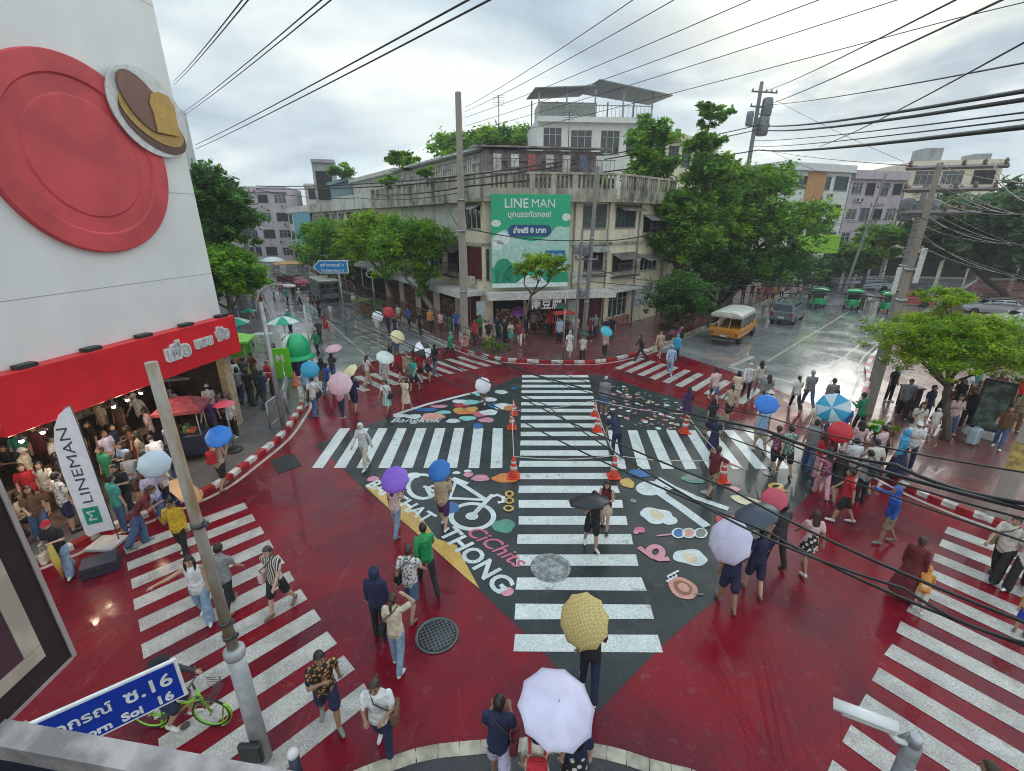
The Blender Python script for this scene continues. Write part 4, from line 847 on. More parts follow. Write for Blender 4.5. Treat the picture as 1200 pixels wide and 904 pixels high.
tree('broad mid green tree behind the grey car', (22.5, 47.5, PH), [pb(880, 228, 46, 40, 24), pb(908, 270, 45, 44, 28), pb(862, 275, 44, 38, 30), pb(935, 262, 47, 30, 22), pb(900, 212, 47, 26, 14), pb(850, 240, 44, 24, 20)], 31000, .24, 'mid', .34, 5, group='big trees at the upper right')
tree('dark tree low behind the yellow truck', (19.8, 43.2, PH), [pb(845, 315, 43, 34, 22), pb(880, 316, 44, 40, 20), pb(912, 312, 46, 36, 18)], 20000, .22, 'dark', .24, 6, group='big trees at the upper right')
tree('small dense dark tree between the tile wall and the yellow truck', (11.8, 35.2, PH), [pb(800, 347, 34, 30, 26), pb(785, 362, 34, 18, 20), pb(816, 366, 34, 20, 18)], 16000, .12, 'dark', .14, 7)
tree('dark tree behind the edge of the white sign wall', (-20.5, 33, PH), [pb(248, 238, 33, 34, 34), pb(270, 262, 34, 28, 30), pb(240, 275, 33, 30, 30)], 20000, .2, 'dark', .24, 8)
tree('light green tree low beside the white sign wall', (-18.4, 29, PH), [pb(262, 318, 29, 34, 24), pb(285, 330, 29, 24, 18), pb(250, 340, 28.5, 24, 16)], 15000, .17, 'bright', .18, 9)
tree('small bright tree with a leaning trunk in front of the billboard', tuple(foot(597, 411)), [pb(635, 312, 28.2, 24, 11), pb(615, 316, 28.2, 14, 8), pb(650, 316, 28.2, 12, 8)], 7000, .09, 'yellow', .10, 10, lean=(.15, 0))
tree('dark tree rising over the roofs behind the corner house', (-4, 66, 0), [pb(545, 180, 66, 34, 20), pb(590, 172, 66, 40, 18), pb(570, 190, 66, 50, 22)], 16000, .34, 'mid', .4, 11)
tree('feathery light green tree in the right foreground over the pavement', (16.6, 15.7, PH), [pb(1108, 352, 17.5, 24, 12), pb(1062, 398, 16.6, 34, 22), pb(1110, 385, 16.8, 38, 16), pb(1168, 392, 16.6, 38, 18), pb(1090, 425, 16, 36, 16), pb(1175, 425, 16, 40, 18), pb(1135, 408, 16, 36, 20)], 46000, .06, 'yellow', .13, 12, flat=.8)
tree('dark green trees beyond the junction at the right edge, nearest the pole frame', (56, 52, 0), [pb(1125, 262, 52, 46, 30), pb(1085, 285, 54, 30, 24), pb(1165, 275, 52, 40, 32)], 14000, .42, 'grey', .3, 13, group='trees beyond the far junction')
tree('hazy green tree furthest right beyond the junction', (66, 50, 0), [pb(1190, 265, 50, 46, 36), pb(1210, 300, 50, 40, 24)], 10000, .42, 'grey', .3, 14, group='trees beyond the far junction')
tree('pale grey green trees far behind the pole pair', (78, 74, 0), [pb(1120, 255, 74, 30, 18), pb(1160, 250, 74, 34, 20), pb(1200, 255, 74, 34, 20), pb(1140, 285, 72, 50, 16)], 14000, .42, 'grey', .3, 19, group='trees beyond the far junction')
tree('olive green tree under the grey white corner house', (41.5, 55, 0), [pb(1035, 285, 55, 26, 16), pb(1010, 300, 55, 22, 14)], 6000, .36, 'mid', .2, 15, group='trees beyond the far junction')
tree('scrubby green tree in front of the white gridded shophouses', (36.5, 56, 0), [pb(985, 312, 56, 22, 14), pb(965, 318, 56, 18, 12)], 5000, .36, 'grey', .18, 16, group='trees beyond the far junction')
for k, (x, y, Y, w) in enumerate(((468, 190, 52, 14), (482, 196, 50, 12), (400, 205, 70, 16))):
    p = at(x, y, Y); zb = 13.1 if k < 2 else 13.7
    tree(('leafy potted tree on the roof left of the tall pole', 'low potted shrub on the roof left of the tall pole', 'scraggy potted shrub on the blue rooftop house')[k], (p.x, p.y, zb - .05), [pb(x, y, Y, w, 9)], 1500, .3, 'mid', .06, 30 + k, name='potted_tree', cat='plant')
for k, (x, y, Y, w, lb) in enumerate(((500, 203, 37.5, 10, 'moss green creeper on the parapet right of the leafy roof shrub'), (455, 214, 42, 12, 'green creeper on the parapet of the corner house left wing'), (705, 214, 35.2, 8, 'small green plant on the parapet above the cream wall'), (735, 222, 36.5, 9, 'leafy plant hanging from the parapet by the big trees'))):
    p = at(x, y, Y); tree(lb, (p.x, p.y, 10.6), [pb(x, y, Y, w, 5)], 900, .16, 'mid', .03, 50 + k, name='potted_tree', cat='plant')
def bush(label, pos, r, h, kind, seed, n=900, size=.10, cat='plant', name='shrub'):
    return tree(label, pos, [(pos[0], pos[1], pos[2] + h * .55, r, r, h * .5)], n, size, kind, .03, seed, name=name, cat=cat)
p = foot(578, 413); bush('grassy green clump at the foot of the leaning tree', p, .7, .7, 'bright', 41)
p = foot(437, 362); bush('low hedge planter by the round sign on the left street', p, 1.0, .9, 'mid', 42)
p = foot(1025, 512); bush('yellow green plant behind the kerb at the right corner', p, .5, .5, 'yellow', 43)
p = foot(280, 437); bush('dark green hedge in front of the lime stall', p, .8, .9, 'dark', 44)

# ------------------------------------------------------------------ poles
M_CONC = stained('pole_concrete', (.34, .30, .25), (.13, .11, .10), .5, .9); M_CONCG = stained('pole_concrete_grey', (.26, .25, .24), (.08, .08, .08), .6, .9); M_GALV = M('galvanised', (.36, .37, .38), .4, .5, var=.25, scale=3); M_PORC = M('insulator', (.20, .11, .08), .3)
M_CAN = M('transformer_grey', (.20, .22, .24), .45, .3, var=.25)
def upole(label, base, top, r=.15, arms=(), cans=(), square=True, bands=True, mat=None, name='utility_pole', group='concrete utility poles', stickers=False):
    base, top = Vector(base), Vector(top); t = thing(name, label, 'pole', base, 0, group); ax = (top - base)
    m = MB(); m.tube([base, base + ax * .5, top], [r * 1.25, r * 1.05, r * .8], 4 if square else 12, 0, True, not square); m.build('shaft', [mat or M_CONC], t)
    for h, dx, dy, L in arms:
        p = base + ax * h; u = Vector((dx, dy, 0)).normalized(); m = MB(); m.bar(p - u * L * .5, p + u * L, .11); a = m.build('crossarm', [M_CONCG], t)
        for q in (-.45, .35, .65, .95):
            b = p + u * L * q; m = MB(Matrix.Translation(b)); m.lathe([(.05, .05), (.075, .09), (.05, .13), (.075, .17), (.05, .21), (.03, .26)], 10); m.build('insulator', [M_PORC], a)
    for h, dx, dy, cr, ch in cans:
        p = base + ax * h + Vector((dx, dy, 0)); m = MB(Matrix.Translation(p)); m.lathe([(cr * .9, 0), (cr, .05), (cr, ch - .1), (cr * .9, ch), (.02, ch + .03)], 16)
        for q in range(10): a = q * .628; m.box(cr * math.cos(a) - .012, cr * math.cos(a) + .012, cr * math.sin(a) - .03, cr * math.sin(a) + .03, .1, ch - .2)
        m.build('transformer', [M_CAN], t)
        m = MB(); m.bar(base + ax * h + Vector((0, 0, .2)), p + Vector((0, 0, .2)), .08); m.build('bracket', [M_GALV], t)
    if bands:
        for h in (.25, .5, .62):
            p = base + ax * h; m = MB(Matrix.Translation(p)); m.lathe([(r * 1.22, -.05), (r * 1.22, .05)], 12); m.build('band', [M_GALV], t)
    if stickers:
        for q, (a, z, c) in enumerate(((0, .5, (.62, .30, .30)), (1.2, .9, (.55, .50, .42)), (-1.0, .7, (.60, .52, .46)))):
            m = MB(Matrix.Translation(base + Vector((0, 0, z))) @ Matrix.Rotation(a, 4, 'Z')); m.box(-.26, .26, -r * 1.35, -r * 1.30, -.35, .35); m.build('poster', [M('poster_%d' % q, c, .6, var=.5, scale=8)], t)
    return t
b1 = foot(545, 407)
upole('tall square concrete pole between the street tree and the billboard', b1, (b1.x + .12, b1.y, 14.8), .21, stickers=True)
upole('grey pole in front of the cream wall right of the billboard', (5.0, 31, PH), (5.3, 31, 11.2), .14, mat=M_CONCG, cans=((.52, -.45, -.1, .26, .8),), arms=((.50, -1, .1, 1.0),))
upole('short grey pole carrying junction boxes left of the cream wall', (4.1, 29.0, PH), (4.25, 29, 7.6), .10, mat=M_CONCG, cans=((.80, -.3, 0, .2, .6), (.45, .25, 0, .18, .5)), bands=False)
lt, lm = at(893, 96, 49), at(878, 188, 49); lb_ = lt + (lm - lt) * ((lt.z - PH) / (lt.z - lm.z))
upole('leaning wooden looking pole rising out of the big trees', lb_, lt, .22, mat=M_CONCG, arms=((.96, 1, .2, 1.8), (.90, 1, .2, 1.6), (.82, 1, .2, 1.6)), cans=((.86, .85, 0, .45, 1.5), (.78, .8, .1, .5, 1.6), (.82, -.6, 0, .3, 1.2)))
upole('near leg of the leaning pole pair at the right corner', (15.5, 18.2, PH), (15.5, 18.2, 10.0), .16, mat=M_CONC, arms=((.985, .95, -.3, 2.0), (.91, .95, -.3, 1.9), (.83, .95, -.3, 1.6)), cans=((.80, -.45, .4, .22, .8),))
upole('far leg of the leaning pole pair at the right corner', (19.0, 22.6, PH), (18.9, 22.6, 9.6), .18, mat=M_CONCG, arms=((.97, .95, -.3, 1.4), (.88, .95, -.3, 1.4)), cans=((.84, -.55, 0, .25, .85), (.84, .6, 0, .25, .85)))
upole('thin pole with cross arms before the white gridded shophouses', (36.8, 51, 0), (38.2, 51, 12.6), .14, mat=M_CONCG, arms=((.9, 1, .2, 1.1), (.76, 1, .2, 1.1), (.62, 1, .2, 1.0)), bands=False)
upole('far pole with a curved lamp arm on the left street beside the dark tree', (-22.2, 39.5, PH), (-22.0, 39.5, 11.0), .2, mat=M_CONCG, arms=((.93, .9, .4, 1.3),), cans=((.62, .6, 0, .3, 1.0),))
upole('pole further up the left street in front of the lilac block', (-31, 57, PH), (-30.9, 57, 11.0), .18, mat=M_CONCG, arms=((.9, .9, .4, 1.2),))
upole('thin pole at the far right beyond the light green tree', (44, 38, 0), (44.4, 38, 9.5), .16, mat=M_CONCG, arms=((.9, 1, 0, 1.2),))
p = G(1168, 603, PH)
t = thing('concrete_pillar', 'thick pale square pillar with a yellow patch on the right hand pavement', 'pillar', p)
m = MB(Matrix.Translation(p) @ Matrix.Rotation(.6, 4, 'Z')); m.bbox(-.24, .24, -.2, .2, 0, 9, .02); m.build('shaft', [stained('pillar_pale', (.42, .38, .32), (.2, .17, .15), .5)], t)
m = MB(Matrix.Translation(p) @ Matrix.Rotation(.6, 4, 'Z')); m.box(-.244, .244, -.204, .204, 1.5, 2.3); m.build('yellow_patch', [M('patch_yellow', (.50, .38, .12), .6, var=.4, scale=6)], t)
# near-left pole: rusty upper shaft in a painted steel base
t = thing('street_pole', 'rusty pole in a thick grey steel base standing on the lower left crosswalk', 'pole', (-3.93, 4.78, 0))
m = MB(); m.tube([(-3.93, 4.78, 0), (-3.93, 4.78, 2.25)], [.125, .115], 16); m.lathe([(.13, 2.2), (.14, 2.24), (.14, 2.32), (.10, 2.36)], 16, 0, (-3.93, 4.78)); m.build('base_tube', [M('pole_base_grey', (.40, .41, .42), .45, .2, var=.2, scale=4)], t)
m = MB(); m.tube([(-3.93, 4.78, 2.34), (-3.96, 4.78, 6.55)], [.072, .062], 12); m.build('upper_shaft', [M('rusty_pole', (.26, .18, .10), .8, var=.6, scale=6, col2=(.36, .33, .29), bump=.3, stretch=(1, 1, .3))], t)
for z in (2.55, 2.8, 4.4): m = MB(Matrix.Translation((-3.94, 4.78, z))); m.lathe([(.085, 0), (.085, .06)], 12); m.box(.06, .12, -.03, .03, 0, .06); m.build('clamp', [M_IRON], t)
m = MB(); m.bbox(-4.12, -3.78, 4.55, 4.64, .25, .62, .02); m.build('junction_box', [m_dark], t)
# street lamp on the left corner, sign posts
p = foot(333, 503)
t = thing('street_lamp', 'grey street lamp with a curved arm by the guard rail on the left corner', 'street lamp', p)
m = MB(Matrix.Translation(p)); m.tube([(0, 0, 0), (0, 0, 5.1)], [.10, .07], 12); m.build('post', [M_GALV], t)
m = MB(Matrix.Translation(p)); m.tube([(-.25, .1, 4.6), (-.2, .1, 5.1), (.1, .05, 5.55), (.6, 0, 5.75), (1.0, 0, 5.7)], .035, 8); m.build('arm', [M_GALV], t)
m = MB(Matrix.Translation(p)); m.ell((1.15, 0, 5.68), (.25, .1, .06), 12, 8); m.build('lamp_head', [M('lamp_head', (.5, .5, .5), .4)], t)
def sign_post(name, label, p, h, r=.035, mat=None, group=None):
    t = thing(name, label, 'sign post', p, 0, group); m = MB(Matrix.Translation(p)); m.tube([(0, 0, 0), (0, 0, h)], r, 10); m.build('post', [mat or M_GALV], t); return t
p = foot(366, 424); t = sign_post('sign_post', 'slim white post at the edge of the left street', p, 3.4, .05, M('post_white', (.5, .48, .46), .5))
p = foot(660, 419); t = sign_post('sign_post', 'slim grey post with a small green plate at the far corner kerb', p, 3.7)
m = MB(Matrix.Translation(p)); m.bbox(-.5, .05, -.05, -.02, 3.0, 3.35, .01); m.build('plate', [M('plate_green', (.02, .10, .06), .4)], t)
p = foot(552, 383); t = sign_post('sign_post', 'slim white post before the shop on the left of the tall pole', p, 3.3, .05, MATS['post_white'])
p = foot(440, 366); t = sign_post('sign_post', 'post with an oval white sign on the left street pavement', p, 3.4, .05, MATS['post_white'])
m = MB(Matrix.Translation(p + Vector((0, -.08, 3.5))) @ Matrix.Rotation(R(90), 4, 'X')); m.lathe([(.34, -.03), (.34, .03)], 24); m.v = [(p.x + (v[0] - p.x) * 1.5, v[1], v[2]) for v in m.v]; m.build('oval_sign', [M('oval_white', (.55, .54, .52), .4)], t)
m = MB(Matrix.Translation(p + Vector((0, -.12, 3.5))) @ Matrix.Rotation(R(90), 4, 'X')); m.lathe([(.26, 0), (.26, .006), (.22, .006), (.22, 0)], 24); m.v = [(p.x + (v[0] - p.x) * 1.5, v[1], v[2]) for v in m.v]; m.build('ring', [M_MAROON], t)
# blue arrow street sign over the left street
M_BLUE = M('sign_blue', (.006, .20, .50), .35, var=.08); M_SW = M('sign_letter_white', (.78, .78, .78), .4)
q0, q1 = at(367, 313, 33), at(408, 313, 33); c = (q0 + q1) / 2; hw = (q1 - q0).length / 2; hh = hw * .36
t = thing('arrow_sign', 'blue arrow shaped street sign with white lettering over the left street', 'sign', (c.x + hw * .4, c.y, PH), 0)
m = MB(); m.v = []; m.prism([(-hw, 0), (-hw + hh, -hh), (hw, -hh), (hw, hh), (-hw + hh, hh)], -.03, .03); m.v = [(c.x + v[0], c.y + v[2], c.z + v[1]) for v in m.v]; m.build('panel', [M_SW], t)
m = MB(); k = .88; m.prism([(-hw * .93, 0), (-hw + hh * 1.05, -hh * k), (hw * .95, -hh * k), (hw * .95, hh * k), (-hw + hh * 1.05, hh * k)], .032, .036); m.v = [(c.x + v[0], c.y - v[2], c.z + v[1]) for v in m.v]; m.build('face', [M_BLUE], t)
for s, z, sz, w in (('จุฬาลงกรณ์ ๕', .12, .5, hw * 1.35), ('Chulalongkorn 5', -.24, .3, hw * 1.3)):
    m = MB(); put_letters(m, s, sz, (c.x + .12, c.y - .045, c.z + z), (1, 0, 0), (0, 0, 1), .006, .003, 0, w); m.build('lettering', [M_SW], t)
m = MB(); m.tube([(c.x + hw * .4, c.y + .1, PH), (c.x + hw * .4, c.y + .1, c.z + hh)], .06, 10); m.build('post', [M_GALV], t)
# blue soi name plate right under the balcony
e1, e0 = G(206, 771, 2.95), G(28, 850, 2.95); u = (e1 - e0).normalized(); L = 2.05; e0 = e1 - u * L; nrm = Vector((u.y, -u.x, 0)); H_ = .62
t = thing('street_name_plate', 'blue soi name plate with white lettering in a white frame, lower left below the ledge', 'sign', (e0 + e1) / 2 - Vector((0, 0, 2.95)))
X = Matrix(((u.x, -nrm.x, 0, e1.x), (u.y, -nrm.y, 0, e1.y), (0, 0, 1, e1.z), (0, 0, 0, 1)))
m = MB(X); m.bbox(-L, 0, -.02, .02, -H_, 0, .008); m.build('panel', [M_SW], t)
m = MB(X); m.box(-L + .04, -.035, -.024, -.021, -H_ + .035, -.035); m.build('face', [M('plate_blue', (.004, .035, .36), .4, var=.08)], t)
for s, x, z, sz, w in (('จุฬาลงกรณ์', -1.12, -.25, .30, .92), ('ซ.16', -.32, -.245, .30, .46), ('Chulalongkorn', -1.18, -.50, .15, .92), ('Soi', -.53, -.50, .15, .20), ('16', -.20, -.50, .15, .15)):
    m = MB(); put_letters(m, s, sz, X @ Vector((x, -.028, z)), u, (0, 0, 1), .006, .002, 0, w); m.build('lettering', [M_SW], t)
for x in (-1.35, -1.9): m = MB(X); m.tube([(x, .05, -2.94), (x, .05, -.02)], .035, 10); m.build('post', [M_GALV], t)
p = G(343, 883, 0.9); t = thing('bollard', 'dark bollard with a white cap at the bottom beside the grey pole base', 'bollard', (p.x, p.y, .001))
m = MB(); m.tube([(p.x, p.y, .001), (p.x, p.y, .86)], .075, 14); m.build('body', [M('bollard_navy', (.02, .025, .05), .4)], t)
m = MB(); m.lathe([(.08, .86), (.082, .90), (.06, .95), (.01, .965)], 14, 0, (p.x, p.y)); m.build('cap', [M('bollard_cap', (.66, .64, .62), .4)], t)
# security camera, lower right
p = G(1040, 862, 4.0)
t = thing('security_camera', 'white bullet security camera on a grey post at the lower right', 'security camera', (p.x + .10, p.y - .05, 0))
X = Matrix.Translation(p + Vector((-.09, .10, .04))) @ Matrix.Rotation(R(146), 4, 'Z') @ Matrix.Rotation(R(8), 4, 'Y') @ Matrix.Scale(.86, 4)
m = MB(X); m.tube([(-.20, 0, 0), (.20, 0, 0), (.22, 0, 0)], [.055, .055, .048], 20); m.build('body', [M('cctv_white', (.70, .69, .67), .35, var=.05)], t)
m = MB(X); m.loft([[(x, .072 * math.cos(a), .030 + .048 * math.sin(a)) for a in [math.pi * k / 8 for k in range(9)]] + [(x, .062 * math.cos(a), .030 + .042 * math.sin(a)) for a in [math.pi - math.pi * k / 8 for k in range(9)]] for x in (-.22, .29)]); m.build('sunshield', [MATS['cctv_white']], t)
m = MB(X); m.lathe([(.04, 0), (.035, .012), (.005, .012)], 16); m.v = [tuple(X @ Vector((.222 + (q := X.inverted() @ Vector(v)).z, q.y, q.x))) for v in m.v]; m.build('lens', [glassm('lens_black')], t)
m = MB(X); m.tube([(-.16, 0, -.05), (-.22, 0, -.12), (-.30, 0, -.12)], .028, 10); m.build('bracket', [MATS['cctv_white']], t)
pp = Vector((p.x + .17, p.y - .06, 0)); m = MB(); m.tube([pp, pp + Vector((0, 0, 3.98))], .062, 14); m.build('post', [M('cctv_post', (.22, .22, .23), .5, .2, var=.3)], t)
m = MB(); m.tube([pp + Vector((0, 0, 3.98)), pp + Vector((0, 0, 4.08))], .045, 12); m.tube([pp + Vector((-.05, .07, 3.9)), pp + Vector((.09, .05, 4.03))], .04, 8); m.build('clamp', [M_GALV], t)
# feather flag on the left
p = foot(121, 640); ux = Vector((.90, .43, 0))
t = thing('feather_flag', 'tall white feather flag reading LINEMAN with a green badge beside the shop', 'flag', p)
qa, qb = at(102, 640, p.y - .3), at(78, 520, p.y - .3)
m = MB(Matrix.Translation(p)); pts = [(-.30, .30), (.42, .30), (.42, 1.2), (.42, 2.2), (.41, 2.75), (.28, 2.72), (.08, 2.62), (-.12, 2.40), (-.25, 2.08), (-.30, 1.6)]
m.prism([(a, b) for a, b in pts], -.008, .008); KF = 1.42; xf = Matrix(((ux.x * .82, 0, ux.y, p.x), (ux.y * .82, 0, -ux.x, p.y), (0, KF, 0, p.z), (0, 0, 0, 1)))
m.v = [tuple(xf @ (Vector(v) - p)) for v in m.v]; m.build('banner', [M('flag_white', (.84, .84, .88), .6, var=.06)], t)
m = MB(); put_letters(m, 'LINEMAN', .40, xf @ Vector((.05, 1.66, .012)), xf.to_3x3() @ Vector((0, 1, 0)), xf.to_3x3() @ Vector((-1, 0, 0)), .0, .002, 0, 1.45); m.build('lettering', [M('flag_letter', (.06, .09, .11), .6)], t)
m = MB(); m.bbox(-.17, .21, .50, .84, .012, .018, .004); m.v = [tuple(xf @ Vector(v)) for v in m.v]; m.build('badge', [M('badge_green', (.01, .32, .18), .5)], t)
m = MB(); put_letters(m, 'M', .30, xf @ Vector((.02, .67, .022)), xf.to_3x3() @ Vector((0, 1, 0)), xf.to_3x3() @ Vector((-1, 0, 0)), .0, .002); m.build('emblem', [M_SW], t)
m = MB(); m.tube([xf @ Vector((.43, 0, 0)), xf @ Vector((.43, 2.4, 0)), xf @ Vector((.40, 2.76, 0)), xf @ Vector((.2, 2.73, 0))], .014, 6); m.build('mast', [M_IRON], t)
m = MB(Matrix.Translation(xf @ Vector((.1, 0, 0)))); m.bbox(-.35, .35, -.3, .3, .0, .10, .02); m.build('base', [M('flag_base', (.55, .53, .5), .5)], t)
# guard rail on the left corner
def rail(label, a, b, h=1.1, step=.11):
    a, b = Vector(a), Vector(b); t = thing('guard_rail', label, 'railing', a, 0, 'grey guard rails on the left corner'); u = (b - a).normalized(); L = (b - a).length; m = MB()
    for q in (0, 1): m.tube([a.lerp(b, q), a.lerp(b, q) + Vector((0, 0, h))], .035, 8)
    m.tube([a + Vector((0, 0, h)), b + Vector((0, 0, h))], .035, 8); m.tube([a + Vector((0, 0, .14)), b + Vector((0, 0, .14))], .025, 8); m.build('frame', [M_GALV], t)
    m = MB(); k = step
    while k < L: p = a + u * k; m.tube([p + Vector((0, 0, .14)), p + Vector((0, 0, h))], .011, 5); k += step
    m.build('bars', [M_GALV], t)
rail('grey guard rail panel beside the street lamp, nearest the painted kerb', (-9.75, 16.7, PH), (-9.72, 18.2, PH)); rail('grey guard rail panel next up the kerb from the street lamp', (-9.85, 18.3, PH), (-10.5, 20.0, PH)); rail('grey guard rail panel furthest up the kerb', (-10.6, 20.1, PH), (-11.6, 22.0, PH))

# ------------------------------------------------------------------ cables
M_CABLE = M('cable_black', (.015, .016, .018), .5)
cable_n = 0
def cable(pts, r=.02, sag=.3, label=None, group='overhead cables', n=10):
    P = [at(*q) for q in pts] if len(pts[0]) == 3 and isinstance(pts[0], tuple) else pts
    if isinstance(pts[0], tuple) and (pts[-1][0] >= 1200 or pts[-1][1] <= 22): d = (P[-1] - P[-2]); P.append(P[-1] + d.normalized() * max(14, d.length * .5) - Vector((0, 0, d.normalized().z * 7)))   # runs on past the view
    m = MB(); out = []
    for i in range(len(P) - 1):
        a, b = P[i], P[i + 1]
        for j in range(n + (i == len(P) - 2)):
            t = j / n; out.append(a.lerp(b, t) - Vector((0, 0, 4 * sag * t * (1 - t))))
    m.tube(out, r, 6); return tag(m.build('overhead_cable', [M_CABLE]), label or 'thin black cable', 'cable', group)
G1 = 'thin cables fanning to the upper left'
for k, (a, b) in enumerate((((204, 95, 26), (284, 0, 7)), ((204, 99, 26), (291, 0, 7)), ((216, 131, 27), (377, 0, 7)), ((216, 135, 27), (388, 0, 7)), ((229, 170, 28), (549, 0, 7)), ((229, 175, 28), (574, 0, 7)))):
    cable((a, b), .009 if k < 4 else .013, .05, ('left', 'left', 'middle', 'middle', 'right', 'right')[k] + 'most pair of thin black cables crossing the upper left sky', 'paired cables in the upper left sky')
for k, (y0, x1, y1) in enumerate(((126, 742, 0), (131, 790, 0), (138, 880, 0), (148, 960, 0), (156, 1052, 0), (168, 1120, 22))):
    cable(((545, y0, 31), (x1, y1, 12)), .010, .1, 'faint thin wire running from the tall concrete pole up across the sky', 'faint wires from the tall concrete pole')
for k, (a, b, r) in enumerate((((893, 108, 49), (1120, 0, 9), .018), ((893, 125, 49), (1200, -12, 9), .022), ((900, 123, 49), (1200, 74, 12), .022), ((960, 172, 34), (1200, 50, 10), .02), ((880, 165, 49), (1200, 132, 10), .02), ((880, 172, 49), (1200, 140, 10), .02), ((910, 118, 49), (1060, 190, 40), .016), ((905, 178, 49), (1000, 215, 50), .016), ((1165, 190, 17), (1200, 215, 12), .012), ((1165, 195, 17), (1200, 236, 12), .012), ((893, 175, 49), (1075, 195, 18), .014), ((1165, 205, 17), (1200, 232, 14), .014))):
    cable((a, b), r, .15, ('cable rising from the leaning wooden pole to the top edge', 'steep cable rising from the leaning wooden pole to the right corner of the sky', 'cable from the leaning wooden pole to the right edge above the thick pair', 'slanting cable crossing the upper right sky', 'thin upper cable of the low bundle at the right', 'thin lower cable of the low bundle at the right', 'stay wire dropping right from the leaning wooden pole', 'lower stay wire dropping right from the leaning wooden pole', 'short upper wire at the right end of the pole pair', 'short middle wire at the right end of the pole pair', 'cable from the leaning wooden pole to the pole pair', 'short lower wire at the right end of the pole pair')[k])
cable(((300, 218, 52), (545, 206, 30.5), (889, 147, 48.6), (1200, 107, 9)), .045, .25, 'upper thick black cable spanning the whole picture above the roofs')
cable(((300, 221, 52), (545, 211, 30.5), (889, 152, 48.6), (1200, 117, 9)), .045, .25, 'lower thick black cable of the pair spanning the whole picture above the roofs')
cable(((440, 228, 50), (545, 219, 30.5), (889, 176, 48.6), (1200, 149, 9)), .055, .2, 'thickest black cable below the pair, crossing in front of the big trees')
cable(((545, 240, 30.5), (548, 268, 31), (685, 282, 31), (770, 272, 40)), .035, .25, 'slack cable looping across the billboard front')
cable(((520, 230, 34), (545, 273, 30.5)), .03, .4, 'loop of cable hanging beside the tall concrete pole')
cable(((688, 322, 31), (770, 302, 40), (1040, 350, 23)), .03, .3, 'cable strung from the junction boxes past the big trees')
cable(((688, 312, 31), (790, 330, 34), (1050, 330, 23)), .025, .3, 'lower cable strung from the junction boxes past the small dense tree')
cable(((690, 330, 31), (1000, 345, 26), (1200, 350, 20)), .025, .2, 'long low cable crossing in front of the green taxis')
cable(((300, 222, 40), (420, 232, 45), (545, 225, 30.5)), .03, .3, 'slack cable along the left street cornice')
LOWC = [((325, 318, 39), (620, 437, 20), (900, 505, 9), (1215, 600, 4.6), .030, 'thick black cable slanting down across the right of the crossing, highest of the low bundle'), ((330, 322, 39), (700, 440, 17), (900, 489, 9.5), (1215, 556, 5.2), .014, 'thin cable above the low bundle, passing the blue white umbrella'),
        ((322, 325, 39), (606, 464, 15), (857, 574, 7), (1215, 735, 3.4), .020, 'upper cable of the pair crossing the painted spoon'), ((318, 328, 39), (612, 494, 13), (900, 624, 6), (1215, 762, 3.4), .020, 'lower cable of the pair crossing the painted spoon'),
        ((335, 330, 39), (640, 445, 20), (905, 512, 9), (1215, 612, 4.6), .016, 'second cable of the bundle slanting past the painted right kerb'), ((340, 345, 39), (640, 475, 16), (830, 596, 6.2), (1060, 690, 4.2), (1215, 757, 3.4), .018, 'cable hanging lowest over the white lavender umbrella'),
        ((310, 322, 39), (480, 372, 27), (700, 452, 17), (1215, 640, 4.4), .014, 'slim cable crossing the traffic cones toward the right edge'), ((900, 506, 9), (1050, 545, 6.6), (1215, 592, 4.6), .03, 'doubled thick cable over the right painted kerb')]
for q in LOWC: cable(tuple(q[:-2]), q[-2], .10, q[-1], 'low cables slanting over the crossing')
for k, (x0, y0, x1, y1, Y1) in enumerate(((320, 312, 500, 368, 27), (322, 320, 560, 425, 22), (318, 335, 470, 420, 20), (315, 345, 420, 408, 21), (340, 318, 640, 412, 24), (330, 352, 455, 400, 24))):
    cable(((x0, y0, 39), (x1, y1, Y1)), .016, .15, 'pale sagging cable over the left street', 'sagging cables over the left street')
for k in range(14):
    y0 = 186 + k * 7; cable(((1098 - k * 2.2, y0 + 6, 18.2 + (k % 3) * 1.5), (1215, y0 + 30 + (k * 37) % 46, 11)), .010 + .004 * (k % 3), .12 + .08 * (k % 3), 'one of the tangled thin cables right of the leaning pole pair', 'tangled cables right of the pole pair')
for k in range(12):
    y0 = 250 + k * 9; cable(((1088 - k * 4, y0, 21), (905 + (k * 29) % 60, 255 + k * 8, 47)), .012, .5 + .1 * (k % 4), 'one of the tangled thin cables between the pole pair and the far pavement', 'tangled cables left of the pole pair')
for k, (x, y, h) in enumerate(((1072, 332, 1.3), (1046, 345, 1.2))):
    p = at(x, y, 18 + 3 * k); m = MB(frame_xf(p, .35)); m.bbox(-.16, .16, -.02, .02, 0, h, .006); tag(m.build('pole_banner', [M('pole_banner_white', (.6, .6, .58), .5, var=.2)]), ('upright white banner board on the near leg of the pole pair', 'upright white banner board on the far leg of the pole pair')[k], 'banner')
# ------------------------------------------------------------------ people
def dirv(x, y, z): return Vector((x, y, z)).normalized()
